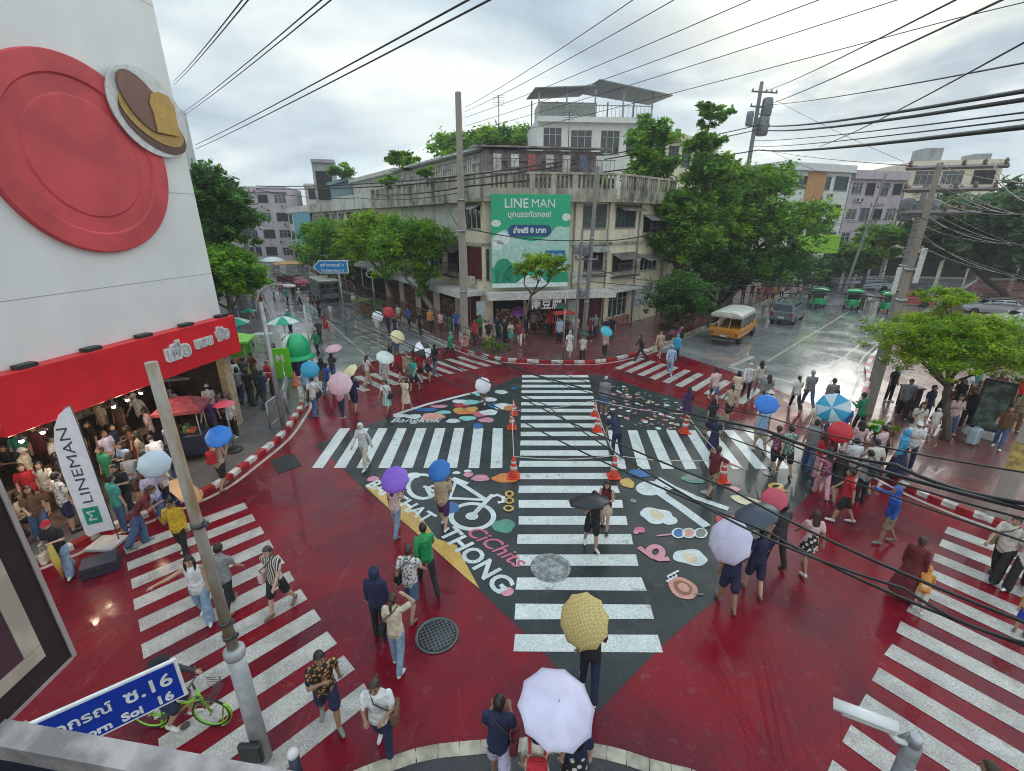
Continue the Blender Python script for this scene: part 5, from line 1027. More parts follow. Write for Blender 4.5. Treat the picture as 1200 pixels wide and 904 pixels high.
# pose: (left leg swing, knee), (right leg swing, knee), left arm (upper dir, fore dir), right arm, lean
HANG = (dirv(.14, .02, -1), dirv(.05, .18, -1)); SWF = (dirv(.14, .38, -.9), dirv(-.02, .7, -.75)); SWB = (dirv(.16, -.38, -.9), dirv(.1, -.12, -1))
HOLD = (dirv(.16, .25, -.95), dirv(-.16, .55, .75)); PHONE = (dirv(.16, .15, -1), dirv(-.35, .85, .32)); OUT = (dirv(.85, .25, -.30), dirv(.85, .35, -.1))
UPH = (dirv(.62, .15, .45), dirv(-.55, -.25, .85)); CROSS = (dirv(.15, .35, -.85), dirv(-.75, .45, .5)); CARRY = (dirv(.16, .05, -1), dirv(-.05, .9, -.25))
GRIP = (dirv(.16, .75, -.65), dirv(-.06, .95, -.25))
POSES = {
 'stand': ((2, 3), (-3, 2), HANG, HANG, 1), 'walk': ((17, 6), (-15, 13), SWB, SWF, 3), 'walk2': ((-16, 14), (16, 5), SWF, SWB, 3),
 'hold': ((13, 5), (-12, 11), HANG, HOLD, 2), 'holdstand': ((3, 3), (-3, 2), HANG, HOLD, 1), 'phone': ((12, 8), (-14, 16), PHONE, PHONE, 5),
 'reach': ((12, 6), (-14, 14), HANG, OUT, 3), 'hair': ((8, 6), (-12, 14), HANG, UPH, 2), 'shoulder': ((16, 7), (-14, 14), SWB, CROSS, 6), 'carry': ((13, 5), (-12, 12), HANG, CARRY, 3),
 'run': ((28, 10), (-24, 24), SWB, SWF, 7), 'bend': ((6, 10), (-10, 20), HANG, PHONE, 38), 'ride': ((62, 66), (40, 72), GRIP, GRIP, 12), 'sit': ((82, 84), (80, 82), CARRY, CARRY, 4)}
HR = (.078, .096, .118)                       # head radii
def flip(d, s): return Vector((d.x * s, d.y, d.z))
def skeleton(pose, bottom, sleeve, build):
    ll, rl, la, ra, lean = POSES[pose]; segs = []; le = R(lean)
    fem = build == 'f'; w = .93 if fem else 1.0
    pel = Vector((0, 0, .90))
    def up(x, y, z):                        # torso space -> leaned
        dz = z - .90; return Vector((x, y + dz * math.sin(le), .90 + dz * math.cos(le)))
    feet = []
    for s, (a, k) in ((-1, ll), (1, rl)):
        a, k = R(a), R(k); hip = pel + Vector((s * .088, 0, -.03))
        kd = Vector((s * .02, math.sin(a), -math.cos(a))).normalized(); kn = hip + kd * .42
        b = a - k; sd = Vector((0, math.sin(b), -math.cos(b))); an = kn + sd * .40
        fp = max(-.9, min(.5, b * .7)); fd = Vector((s * .18, math.cos(fp), -math.sin(-fp) * .8)).normalized() if pose not in ('sit',) else Vector((0, 1, 0))
        heel = an + Vector((0, -.035, -.035)); toe = heel + fd * .20
        if bottom == 'long':
            segs += [(hip, kn, .092, .075, 2), (kn, an, .073, .060, 2)]
        elif bottom == 'wide':
            segs += [(hip, kn, .098, .092, 2), (kn, an, .094, .098, 2)]
        elif bottom == 'shorts':
            c = hip.lerp(kn, .88); segs += [(hip, c, .100, .098, 2), (hip, kn, .075, .055, 0), (kn, kn.lerp(an, .4), .054, .056, 0), (kn.lerp(an, .4), an, .055, .036, 0)]
        else:
            segs += [(hip, kn, .078, .054, 0), (kn, kn.lerp(an, .4), .052, .055, 0), (kn.lerp(an, .4), an, .054, .035, 0)]
        segs += [(an, heel, .040, .042, 3 if bottom != 'x' else 0), (heel, toe, .043, .036, 3)]
        feet += [heel.z - .043, toe.z - .036]
    hands = []
    for s, (u, f) in ((-1, la), (1, ra)):
        sh = up(s * .172 * w, 0, 1.385); u = flip(u, s); f = flip(f, s); el = sh + u * .275; wr = el + f * .235
        if sleeve == 'long': segs += [(sh, el, .060, .052, 1), (el, wr, .050, .042, 1)]
        elif sleeve == 'none': segs += [(sh, el, .048, .040, 0), (el, wr, .039, .027, 0)]
        else: segs += [(sh, sh.lerp(el, .62), .062, .064, 1), (sh, el, .047, .040, 0), (el, wr, .039, .027, 0)]
        hd = (f + Vector((0, 0, -.12))).normalized(); segs.append((wr, wr + hd * .075, .028, .034, 0)); hands.append((wr + hd * .07, hd, s))
    tor = []
    hem = .86 if bottom in ('long', 'shorts', 'wide') else .90
    hw = .158 if fem else .165
    rows = [(hem, hw + .012, .122, 1), (.98, hw, .118, 1), (1.08, hw - .022 if fem else hw - .006, .108, 1), (1.22, .160 * w, .118, 1), (1.33, .172 * w, .112, 1), (1.41, .150 * w, .085, 1), (1.45, .075, .062, 1)]
    rings = []
    for z, rx, ry, sl in rows: rings.append([up(rx * math.cos(2 * math.pi * j / 16), ry * math.sin(2 * math.pi * j / 16), z) for j in range(16)])
    pelr = [[Vector((rx * math.cos(2 * math.pi * j / 16), ry * math.sin(2 * math.pi * j / 16), z)) for j in range(16)] for z, rx, ry in ((.80, .12, .09), (.86, .160, .115), (.95, .155, .11))]
    skirt = None
    if bottom in ('skirt', 'dress', 'maxi', 'mini'):
        hz, hr_ = {'skirt': (.48, .23), 'dress': (.47, .22), 'maxi': (.14, .34), 'mini': (.62, .20)}[bottom]
        sw = math.sin(R((ll[0] + rl[0]) / 2)) * .2
        skirt = [[Vector((rx * (1 + .06 * math.sin(5 * a)) * math.cos(a), rx * .82 * (1 + .06 * math.sin(5 * a)) * math.sin(a) + sw * (1 - t), z)) for a in [2 * math.pi * j / 20 for j in range(20)]]
                 for t, z, rx in ((0, hz, hr_), (.5, (hz + .98) / 2, (hr_ + .15) / 2 + .01), (1, 1.0, .145))]
    neck = (up(0, 0, 1.42), up(0, .012, 1.52), .052, .050, 0); segs.append(neck)
    hc = up(0, .022, 1.590)
    return dict(segs=segs, rings=rings, pelr=pelr, skirt=skirt, head=hc, lean=le, hands=hands, zmin=min(feet), up=up)
BODY = {}
def body(pose, bottom, sleeve, build):
    key = (pose, bottom, sleeve, build)
    if key in BODY: return BODY[key]
    k = skeleton(*key); mb = MB()
    for p, q, r0, r1, sl in k['segs']:
        mb.tube([p, q], [r0, r1], 10); mb.ell(p, r0 * .98, 10, 6); mb.ell(q, r1 * .98, 10, 6)
    mb.loft(k['rings']); mb.loft(k['pelr'])
    if k['skirt']: mb.loft(k['skirt'])
    hc = k['head']; mb.ell(hc, HR, 16, 12); mb.ell(hc + Vector((0, .018, -.055)), (.058, .072, .062), 12, 8)
    for s in (-1, 1): mb.ell(hc + Vector((s * .079, -.005, -.005)), (.014, .022, .032), 8, 6)
    o = mb.build('person_source', [])
    off = Vector(o.location)
    md = o.modifiers.new('r', 'REMESH'); md.mode = 'VOXEL'; md.voxel_size = .0165; md.use_smooth_shade = True
    sm = o.modifiers.new('s', 'SMOOTH'); sm.factor = .5; sm.iterations = 2
    dg = bpy.context.evaluated_depsgraph_get(); me = bpy.data.meshes.new_from_object(o.evaluated_get(dg))
    n = len(me.vertices); co = np.empty(n * 3); me.vertices.foreach_get('co', co); co = co.reshape(-1, 3) + np.array(off)
    fs = [tuple(p.vertices) for p in me.polygons]
    bpy.data.objects.remove(o); bpy.data.meshes.remove(me)
    cen = np.array([co[list(f)].mean(0) for f in fs])
    best = np.full(len(fs), 1e9); slot = np.zeros(len(fs), int)
    def seg_d(p, q, r0, r1, yk=1.0):
        p = np.array(p); q = np.array(q); s_ = np.array([1, yk, 1.0]); d = (q - p) * s_; c = (cen - p) * s_
        t = np.clip((c @ d) / max(1e-9, d @ d), 0, 1); return np.linalg.norm(c - t[:, None] * d, axis=1) - (r0 + (r1 - r0) * t)
    for p, q, r0, r1, sl in k['segs']:
        d = seg_d(p, q, r0, r1); m = d < best; best[m] = d[m]; slot[m] = sl
    d = seg_d(hc, hc + Vector((0, 0, .001)), .1, .1) - .01; m = d < best; best[m] = d[m]; slot[m] = 0
    rr_ = k['rings']
    for a, b in zip(rr_[:-1], rr_[1:]):
        ca, cb = sum(a, Vector()) / 16, sum(b, Vector()) / 16
        d = seg_d(ca, cb, (a[0] - a[8]).length / 2, (b[0] - b[8]).length / 2, 1.42) - .006; m = d < best; best[m] = d[m]; slot[m] = 1
    for a, b in zip(k['pelr'][:-1], k['pelr'][1:]):
        ca, cb = sum(a, Vector()) / 16, sum(b, Vector()) / 16
        d = seg_d(ca, cb, (a[0] - a[8]).length / 2, (b[0] - b[8]).length / 2, 1.42); m = d < best; best[m] = d[m]; slot[m] = 2
    if k['skirt']:
        sk = k['skirt']
        for a, b in zip(sk[:-1], sk[1:]):
            ca, cb = sum(a, Vector()) / 20, sum(b, Vector()) / 20; ra_, rb_ = np.mean([(p - ca).length for p in a]), np.mean([(p - cb).length for p in b])
            d = seg_d(ca, cb, ra_, rb_, 1.15) - .012; m = d < best; best[m] = d[m]; slot[m] = 2
    fin = MB(); fin.v = co.tolist(); fin.f = [list(f) for f in fs]; fin.m = slot.tolist(); fin.sm = [True] * len(fs)
    for hp, hd, s in k['hands']:                              # fingers
        side = hd.cross(Vector((0, 0, 1))); side = side.normalized() if side.length > .2 else Vector((1, 0, 0)); nrm = side.cross(hd).normalized()
        for j, L in enumerate((.066, .078, .074, .056)):
            b = hp + side * (j - 1.5) * .018; mid = b + hd * L * .55 + nrm * .004; fin.tube([b - hd * .02, mid, mid + (hd - nrm * .7).normalized() * L * .5], [.0095, .0085, .006], 6, 0)
        b = hp - hd * .045 - side * .024; fin.tube([b, b - side * .03 + hd * .025, b - side * .034 + hd * .055], [.011, .010, .007], 6, 0)
    H = Matrix.Translation(hc)                                # face
    fin.tube([H @ Vector((0, .088, .018)), H @ Vector((0, .108, -.022))], [.008, .015], 6, 0); fin.ell(H @ Vector((0, .106, -.022)), (.016, .014, .011), 8, 6, 0)
    for s in (-1, 1):
        fin.ell(H @ Vector((s * .031, .0885, .010)), (.012, .006, .007), 8, 6, 4); fin.ell(H @ Vector((s * .031, .088, .030)), (.017, .007, .004), 8, 5, 4)
    fin.ell(H @ Vector((0, .0885, -.056)), (.022, .007, .007), 8, 6, 5)
    me_o = fin.build('person', [None] * 6); me = me_o.data
    loc = Vector(me_o.location); bpy.data.objects.remove(me_o)
    me.transform(Matrix.Translation(loc - Vector((0, 0, k['zmin']))))
    k['mesh'] = me; k['hc'] = hc - Vector((0, 0, k['zmin'])); k['hand'] = k['hands'][1][0] - Vector((0, 0, k['zmin'])); k['hand_l'] = k['hands'][0][0] - Vector((0, 0, k['zmin']))
    BODY[key] = k; return k
HAIRM = {}
def hair_mesh(kind):
    if kind in HAIRM: return HAIRM[kind]
    mb = MB(); hx, hy, hz = HR; g = 1.10
    face = lambda x, y, z: not (y > .28 and z < .42 - .25 * (1 - y) and abs(x) < .95) and z > -.42
    if kind == 'hood':
        mb.ell((0, -.012, .004), (hx * 1.32, hy * 1.25, hz * 1.2), 18, 14, 0, lambda x, y, z: not (y > .42 and abs(x) < .82 and -.8 < z < .62))
        mb.loft([[(r * math.cos(a), -.01 + r * .9 * math.sin(a), z) for a in [2 * math.pi * j / 14 for j in range(14)]] for r, z in ((.15, -.20), (.10, -.13), (.098, -.06))], 0, False)
    elif kind == 'cap':
        mb.ell((0, 0, .012), (hx * 1.16, hy * 1.14, hz * 1.02), 18, 12, 0, lambda x, y, z: z > .12)
        mb.loft([[(math.sin(a) * .075 * (1 - .1 * k), .055 + math.cos(a) * .105, .030 + dz) for a in [-1.45 + 2.9 * j / 10 for j in range(11)]] for k, dz in ((0, 0), (0, .012))], 0, True)
        mb.ell((0, -.006, -.002), (hx * 1.06, hy * 1.06, hz * 1.0), 14, 10, 1, lambda x, y, z: not (y > .1) and -.5 < z < .2)
    elif kind == 'hat':
        mb.ell((0, 0, .02), (hx * 1.16, hy * 1.12, hz * 1.0), 18, 12, 0, lambda x, y, z: z > .1)
        mb.lathe([(.085, .03), (.15, .012), (.152, .018), (.085, .045)], 20)
        mb.ell((0, -.006, -.002), (hx * 1.08, hy * 1.08, hz * 1.0), 14, 10, 1, lambda x, y, z: not (y > .1) and -.6 < z < .2)
    else:
        mb.ell((0, -.006, .006), (hx * g, hy * g, hz * 1.06), 20, 14, 0, face)
        if kind == 'long':
            rings = []
            for z, rx, ry, yy in ((.07, .060, .05, -.045), (-.02, .088, .06, -.050), (-.12, .092, .045, -.075), (-.22, .090, .035, -.100), (-.31, .070, .025, -.115), (-.36, .035, .015, -.118)):
                rings.append([(rx * math.cos(a), yy + ry * math.sin(a), z) for a in [2 * math.pi * j / 12 for j in range(12)]])
            mb.loft(rings)
            for s in (-1, 1): mb.tube([(s * .072, .012, .05), (s * .087, .02, -.05), (s * .085, .035, -.16), (s * .075, .05, -.22)], [.022, .026, .022, .01], 7)
        elif kind == 'bob':
            mb.loft([[(rx * math.cos(a), yy + ry * math.sin(a), z) for a in [2 * math.pi * j / 12 for j in range(12)]] for z, rx, ry, yy in ((.06, .07, .06, -.03), (-.04, .094, .072, -.03), (-.10, .096, .07, -.035), (-.14, .085, .06, -.035))])
        elif kind == 'bun':
            mb.ell((0, -.075, .085), (.045, .045, .042), 12, 8)
        elif kind == 'tail':
            mb.tube([(0, -.10, .03), (0, -.15, .02), (0, -.16, -.08), (0, -.145, -.20)], [.025, .034, .030, .008], 8)
    o = mb.build('hair', [None, None]); loc = Vector(o.location); me = o.data; bpy.data.objects.remove(o); me.transform(Matrix.Translation(loc)); HAIRM[kind] = me; return me
CL = {'white': (.72, .72, .72), 'offwhite': (.62, .58, .50), 'cream': (.66, .57, .42), 'beige': (.50, .38, .26), 'black': (.018, .018, .02), 'charcoal': (.05, .05, .055), 'grey': (.24, .25, .26), 'navy': (.018, .024, .07),
      'blue': (.03, .10, .38), 'royal': (.02, .06, .42), 'skyblue': (.36, .52, .72), 'denim': (.075, .13, .25), 'paledenim': (.25, .36, .50), 'red': (.50, .018, .03), 'maroon': (.14, .018, .025), 'pink': (.70, .36, .42), 'palepink': (.72, .50, .50),
      'green': (.02, .22, .10), 'lime': (.05, .42, .10), 'teal': (.06, .35, .32), 'yellow': (.66, .44, .03), 'orange': (.62, .26, .05), 'brown': (.16, .08, .045), 'purple': (.07, .025, .10), 'khaki': (.26, .22, .13), 'tan': (.45, .22, .09), 'lilac': (.50, .46, .62)}
def cloth(c):
    if c == 'zebra': return pattern('cloth_zebra', 'stripe', (.02, .02, .02), (.6, .56, .48), 7)
    if c == 'checked': return pattern('cloth_checked', 'check', (.16, .18, .2), (.42, .46, .48), 46)
    if c == 'floral': return pattern('cloth_floral', 'spot', (.45, .22, .06), (.015, .015, .018), 17)
    if c == 'whitefloral': return pattern('cloth_white_floral', 'spot', (.14, .13, .13), (.66, .64, .62), 19)
    if c == 'pinkfloral': return pattern('cloth_pink_floral', 'spot', (.62, .2, .26), (.16, .06, .10), 13)
    if c == 'camo': return pattern('cloth_camo', 'spot', (.08, .07, .04), (.30, .25, .15), 12)
    if c == 'bw': return pattern('cloth_black_white', 'spot', (.65, .63, .6), (.02, .02, .02), 11)
    if c == 'tealwhite': return pattern('cloth_teal_white', 'stripe', (.10, .42, .38), (.6, .66, .64), 3)
    if c == 'greenfloral': return pattern('cloth_green_floral', 'spot', (.45, .52, .48), (.10, .2, .17), 15)
    if c == 'raincoat_green': return M('raincoat_green', (.015, .30, .09), .22, var=.3, scale=9, bump=.6)
    if c == 'raincoat_blue': return M('raincoat_blue', (.02, .10, .42), .22, var=.3, scale=9, bump=.6)
    if c == 'raincoat_pale': return M('raincoat_pale_blue', (.42, .56, .70), .25, var=.2, scale=9, bump=.6)
    if c == 'raincoat_clear': return M('raincoat_clear', (.62, .66, .66), .25, var=.15, scale=9, bump=.6)
    if c == 'raincoat_sky': return M('raincoat_sky', (.05, .34, .58), .22, var=.3, scale=9, bump=.6)
    return M('cloth_' + c, CL[c], .8, var=.2, scale=11, bump=.7)
SKIN = [M('skin_light', (.56, .36, .26), .5, var=.08), M('skin_mid', (.46, .28, .19), .5, var=.08), M('skin_tan', (.34, .19, .12), .5, var=.08)]
M_EYE = M('eye_dark', (.02, .014, .012), .3); M_LIP = M('lip', (.36, .13, .12), .4)
HAIRC = {'black': M('hair_black', (.012, .010, .010), .4), 'brown': M('hair_brown', (.05, .026, .016), .4), 'grey': M('hair_grey', (.3, .3, .3), .5)}
SHOE = {'white': M('shoe_white', (.66, .65, .63), .5), 'black': M('shoe_black', (.02, .02, .022), .5), 'tan': M('shoe_tan', (.20, .11, .07), .5), 'grey': M('shoe_grey', (.2, .22, .21), .5)}
prng = random.Random(11); PEOPLE = {}
def person(key, pos, heading, pose, top, bot, btype, hair, label, group, sleeve='short', build=None, scale=None, shoes=None, haircol=None, skin=None, headcol=None, cat='person'):
    build = build or ('f' if hair in ('long', 'bob', 'bun', 'tail') or btype in ('skirt', 'dress', 'maxi', 'mini') else 'm')
    if btype == 'dress' or btype == 'maxi': bot = bot or top
    k = body(pose, btype, sleeve, build)
    o = bpy.data.objects.new('person', k['mesh']); C.objects.link(o); tag(o, label, cat, group)
    sc = scale or (prng.uniform(.93, .99) if build == 'f' else prng.uniform(.98, 1.04))
    o.location = pos; o.rotation_euler = (0, 0, -R(heading)); o.scale = (sc,) * 3
    sk = SKIN[skin if skin is not None else prng.choice((0, 1, 1, 2))]
    ms = [sk, cloth(top), cloth(bot), SHOE[shoes or prng.choice(('white', 'white', 'black', 'tan', 'grey'))], M_EYE, M_LIP]
    for i, m in enumerate(ms): o.material_slots[i].link = 'OBJECT'; o.material_slots[i].material = m
    nm = {'hood': 'hood', 'cap': 'cap', 'hat': 'sun_hat'}.get(hair, 'hair')
    h = bpy.data.objects.new(nm, hair_mesh(hair)); C.objects.link(h); h.parent = o; h.location = k['hc']; h.rotation_euler = (-k['lean'] * .6, 0, 0)
    hm = HAIRC[haircol or ('brown' if prng.random() < .2 else 'black')]
    first = cloth(headcol or top) if nm != 'hair' else hm
    for i, m in enumerate((first, hm)):
        if i < len(h.material_slots): h.material_slots[i].link = 'OBJECT'; h.material_slots[i].material = m
    PEOPLE[key] = (o, k); return o
def hand_of(key, left=False):
    o, k = PEOPLE[key]; return basis(o) @ k['hand_l' if left else 'hand']
def on_body(key, x, y, z):
    o, k = PEOPLE[key]; le = k['lean']; dz = z - .9; p = Vector((x, y + dz * math.sin(le), .9 + dz * math.cos(le) - k['zmin'])); return basis(o) @ p

# ------------------------------------------------------------------ umbrellas
UMB = {}
M_STEEL = M('umbrella_steel', (.45, .46, .47), .3, .8); M_HAND = M('umbrella_handle', (.03, .028, .028), .45)
def umb_mesh(r, n):
    r *= .87 if r < .9 else 1
    key = (round(r, 2), n)
    if key in UMB: return UMB[key]
    mb = MB(); rings = []; K = 7; sub = 3; N = n * sub; h = r * .33
    for lay in (0, 1):
        for i in range(K + 1):
            t = i / K if lay == 0 else 1 - i / K
            ring = []
            for j in range(N):
                a = 2 * math.pi * j / N; u = (j % sub) / sub; sag = math.sin(math.pi * u)
                rr_ = r * t * (1 - .075 * sag * t); z = h * (1 - t ** 1.7) + .010 * sag * t - (.006 if lay else 0)
                ring.append((rr_ * math.cos(a), rr_ * math.sin(a), z - h))
            rings.append(ring)
    mb.loft(rings, 0, False)
    for i, f in enumerate(mb.f):
        mb.m[i] = ((i % N) // sub) % 2
        mb.sm[i] = True
    can = mb
    fr = MB()
    for j in range(n):
        a = 2 * math.pi * j / n; pts = [(r * t * math.cos(a) * .995, r * t * math.sin(a) * .995, -h * t ** 1.7 - .009) for t in (0.02, .3, .6, .85, 1)]
        fr.tube(pts, .004, 4)
        p = Vector((r * .5 * math.cos(a), r * .5 * math.sin(a), -h * .5 ** 1.7 - .01)); fr.tube([p, (0, 0, -h * .95)], .003, 4)
    out = []
    for name, b in (('canopy', can), ('ribs', fr)):
        o = b.build(name, [None, None]); l = Vector(o.location); me = o.data; bpy.data.objects.remove(o); me.transform(Matrix.Translation(l)); out.append(me)
    UMB[key] = out; return out
def umbrella(center, hand, r, col, label, col2=None, n=8, group='open umbrellas carried over the crossing', mat=None):
    """center: top of the canopy; hand: where the handle is held"""
    c, hd = Vector(center), Vector(hand); ax = (c - hd); L = max(.55, min(ax.length, 1.1)); ax = ax.normalized()
    t = thing('umbrella', label, 'umbrella', c, 0, group); t.rotation_euler = ax.to_track_quat('Z', 'Y').to_euler()
    me = umb_mesh(r, n)
    m1 = mat or M('umbrella_' + col, UCOL[col], .38, var=.10, scale=3); m2 = M('umbrella_' + col2, UCOL[col2], .38, var=.10, scale=3) if col2 else m1
    for nm, d, ms in (('canopy', me[0], (m1, m2)), ('ribs', me[1], (M_STEEL, M_STEEL))):
        o = bpy.data.objects.new(nm, d); C.objects.link(o); o.parent = t
        for i in range(2):
            if i < len(o.material_slots): o.material_slots[i].link = 'OBJECT'; o.material_slots[i].material = ms[i]
    key = ('sh', round(L, 1))
    if key not in UMB:
        b = MB(); b.tube([(0, 0, .06), (0, 0, 0)], [.003, .007], 6); b.tube([(0, 0, 0), (0, 0, -round(L, 1) - .02)], .007, 6); h = MB(); z = -round(L, 1); h.tube([(0, 0, z + .04), (0, 0, z - .08), (.01, 0, z - .11), (.035, 0, z - .125), (.055, 0, z - .10)], [.014, .015, .014, .013, .012], 8)
        res = []
        for nm, bb in (('shaft', b), ('handle', h)):
            o = bb.build(nm, [M_STEEL if nm == 'shaft' else M_HAND]); l = Vector(o.location); d = o.data; bpy.data.objects.remove(o); d.transform(Matrix.Translation(l)); res.append(d)
        UMB[key] = res
    for nm, d in zip(('shaft', 'handle'), UMB[key]):
        o = bpy.data.objects.new(nm, d); C.objects.link(o); o.parent = t
    return t
UCOL = {'white': (.74, .74, .78), 'lavender': (.64, .60, .76), 'purple': (.24, .10, .58), 'blue': (.015, .15, .46), 'royal': (.02, .18, .62), 'black': (.012, .014, .017), 'greyblue': (.055, .07, .10), 'pink': (.66, .36, .44), 'palepink': (.68, .46, .52), 'cream': (.70, .62, .36),
        'orange': (.72, .36, .16), 'red': (.56, .02, .03), 'rose': (.60, .08, .12), 'teal': (.05, .40, .40), 'cyan': (.03, .34, .56), 'paleblue': (.55, .66, .74), 'violet': (.16, .03, .22), 'mint': (.62, .72, .66), 'green': (.01, .36, .22), 'yellow': (.62, .46, .10), 'lime': (.42, .5, .12)}

# ------------------------------------------------------------------ bags and small carried things
def bag(key, kind, col, label, side=1, group=None):
    o, k = PEOPLE[key]; mcol = cloth(col); strap = M('bag_strap', (.05, .03, .022), .5)
    b = basis(o); le = k['lean']
    def T(x, y, z): dz = z - .9; return b @ Vector((x, y + dz * math.sin(le), .9 + dz * math.cos(le) - k['zmin']))
    X = Matrix.Translation(T(0, 0, 0)) @ b.to_3x3().to_4x4()
    if kind == 'shoulder':
        base = T(side * .23, .02, .84); t = thing('shoulder_bag', label, 'bag', base, -R(0), group); mb = MB(Matrix.Translation(base) @ b.to_3x3().to_4x4())
        mb.bbox(-.055, .055, -.15, .15, -.02, .22, .02); mb.build('body', [mcol], t)
        mb = MB(); mb.tube([T(side * .22, -.08, 1.04), T(side * .20, -.135, 1.2), T(-side * .02, -.12, 1.41), T(-side * .09, 0, 1.465), T(-side * .02, .14, 1.36), T(side * .20, .14, 1.15), T(side * .23, .08, 1.04)], .011, 6); mb.build('strap', [strap], t)
    elif kind == 'backpack':
        base = T(0, -.20, 1.0); t = thing('backpack', label, 'backpack', base, 0, group); mb = MB(Matrix.Translation(base) @ b.to_3x3().to_4x4())
        mb.bbox(-.14, .14, -.10, .075, -.03, .38, .045); mb.build('body', [mcol], t)
        mb = MB(Matrix.Translation(base) @ b.to_3x3().to_4x4()); mb.bbox(-.10, .10, -.135, -.09, .0, .19, .02); mb.build('pocket', [mcol], t)
        for s in (-1, 1):
            mb = MB(); mb.tube([T(s * .10, -.13, 1.36), T(s * .115, -.04, 1.475), T(s * .115, .10, 1.40), T(s * .12, .135, 1.22), T(s * .15, .02, 1.05)], .018, 6); mb.build('strap', [mcol], t)
    else:
        hp = hand_of(key, side < 0); base = hp - Vector((0, 0, .48)); t = thing('carrier_bag', label, 'bag', base, 0, group); mb = MB(Matrix.Translation(base) @ b.to_3x3().to_4x4())
        mb.bbox(-.06, .06, -.13, .13, 0, .30, .03); mb.build('body', [mcol], t)
        mb = MB(Matrix.Translation(base) @ b.to_3x3().to_4x4()); mb.tube([(0, -.08, .29), (0, -.03, .44), (0, .03, .44), (0, .08, .29)], .008, 6); mb.build('handle', [mcol], t)
    return t
# ------------------------------------------------------------------ vehicles
M_TYRE = M('tyre', (.02, .02, .02), .7); M_RIM = M('rim', (.35, .36, .37), .35, .7); M_LAMP_R = M('tail_lamp', (.35, .01, .01), .25); M_LAMP_W = M('head_lamp', (.7, .7, .66), .15); M_PLATE = M('number_plate', (.6, .6, .58), .4)
def wheel(par, xf, x, y, r, w):
    X = xf @ Matrix.Translation((x, y, r)) @ Matrix.Rotation(R(90), 4, 'Y')
    m = MB(X); m.lathe([(r * .6, -w / 2), (r * .95, -w / 2), (r, -w * .3), (r, w * .3), (r * .95, w / 2), (r * .6, w / 2)], 20); a = m.build('wheel', [M_TYRE], par)
    m = MB(X); m.lathe([(.02, -w * .36), (r * .58, -w * .40), (r * .62, -w * .45), (r * .62, w * .45), (r * .58, w * .40), (.02, w * .36)], 16); m.build('rim', [M_RIM], a)
def paint(n, c, rough=.22): return M('paint_' + n, c, rough, var=.06, coat=.6, scale=2)
def body_loft(m, prof, mi=0):          # prof: list of (y, half width bottom, half width top, z0, z1)
    rings = []
    for y, w0, w1, z0, z1 in prof:
        b = .06
        rings.append([(-w0, y, z0), (w0, y, z0), (w0 * 1.01, y, z0 + (z1 - z0) * .45), (w1, y, z1 - b), (w1 - b, y, z1), (-w1 + b, y, z1), (-w1, y, z1 - b), (-w0 * 1.01, y, z0 + (z1 - z0) * .45)])
    m.loft(rings, mi, True, False)
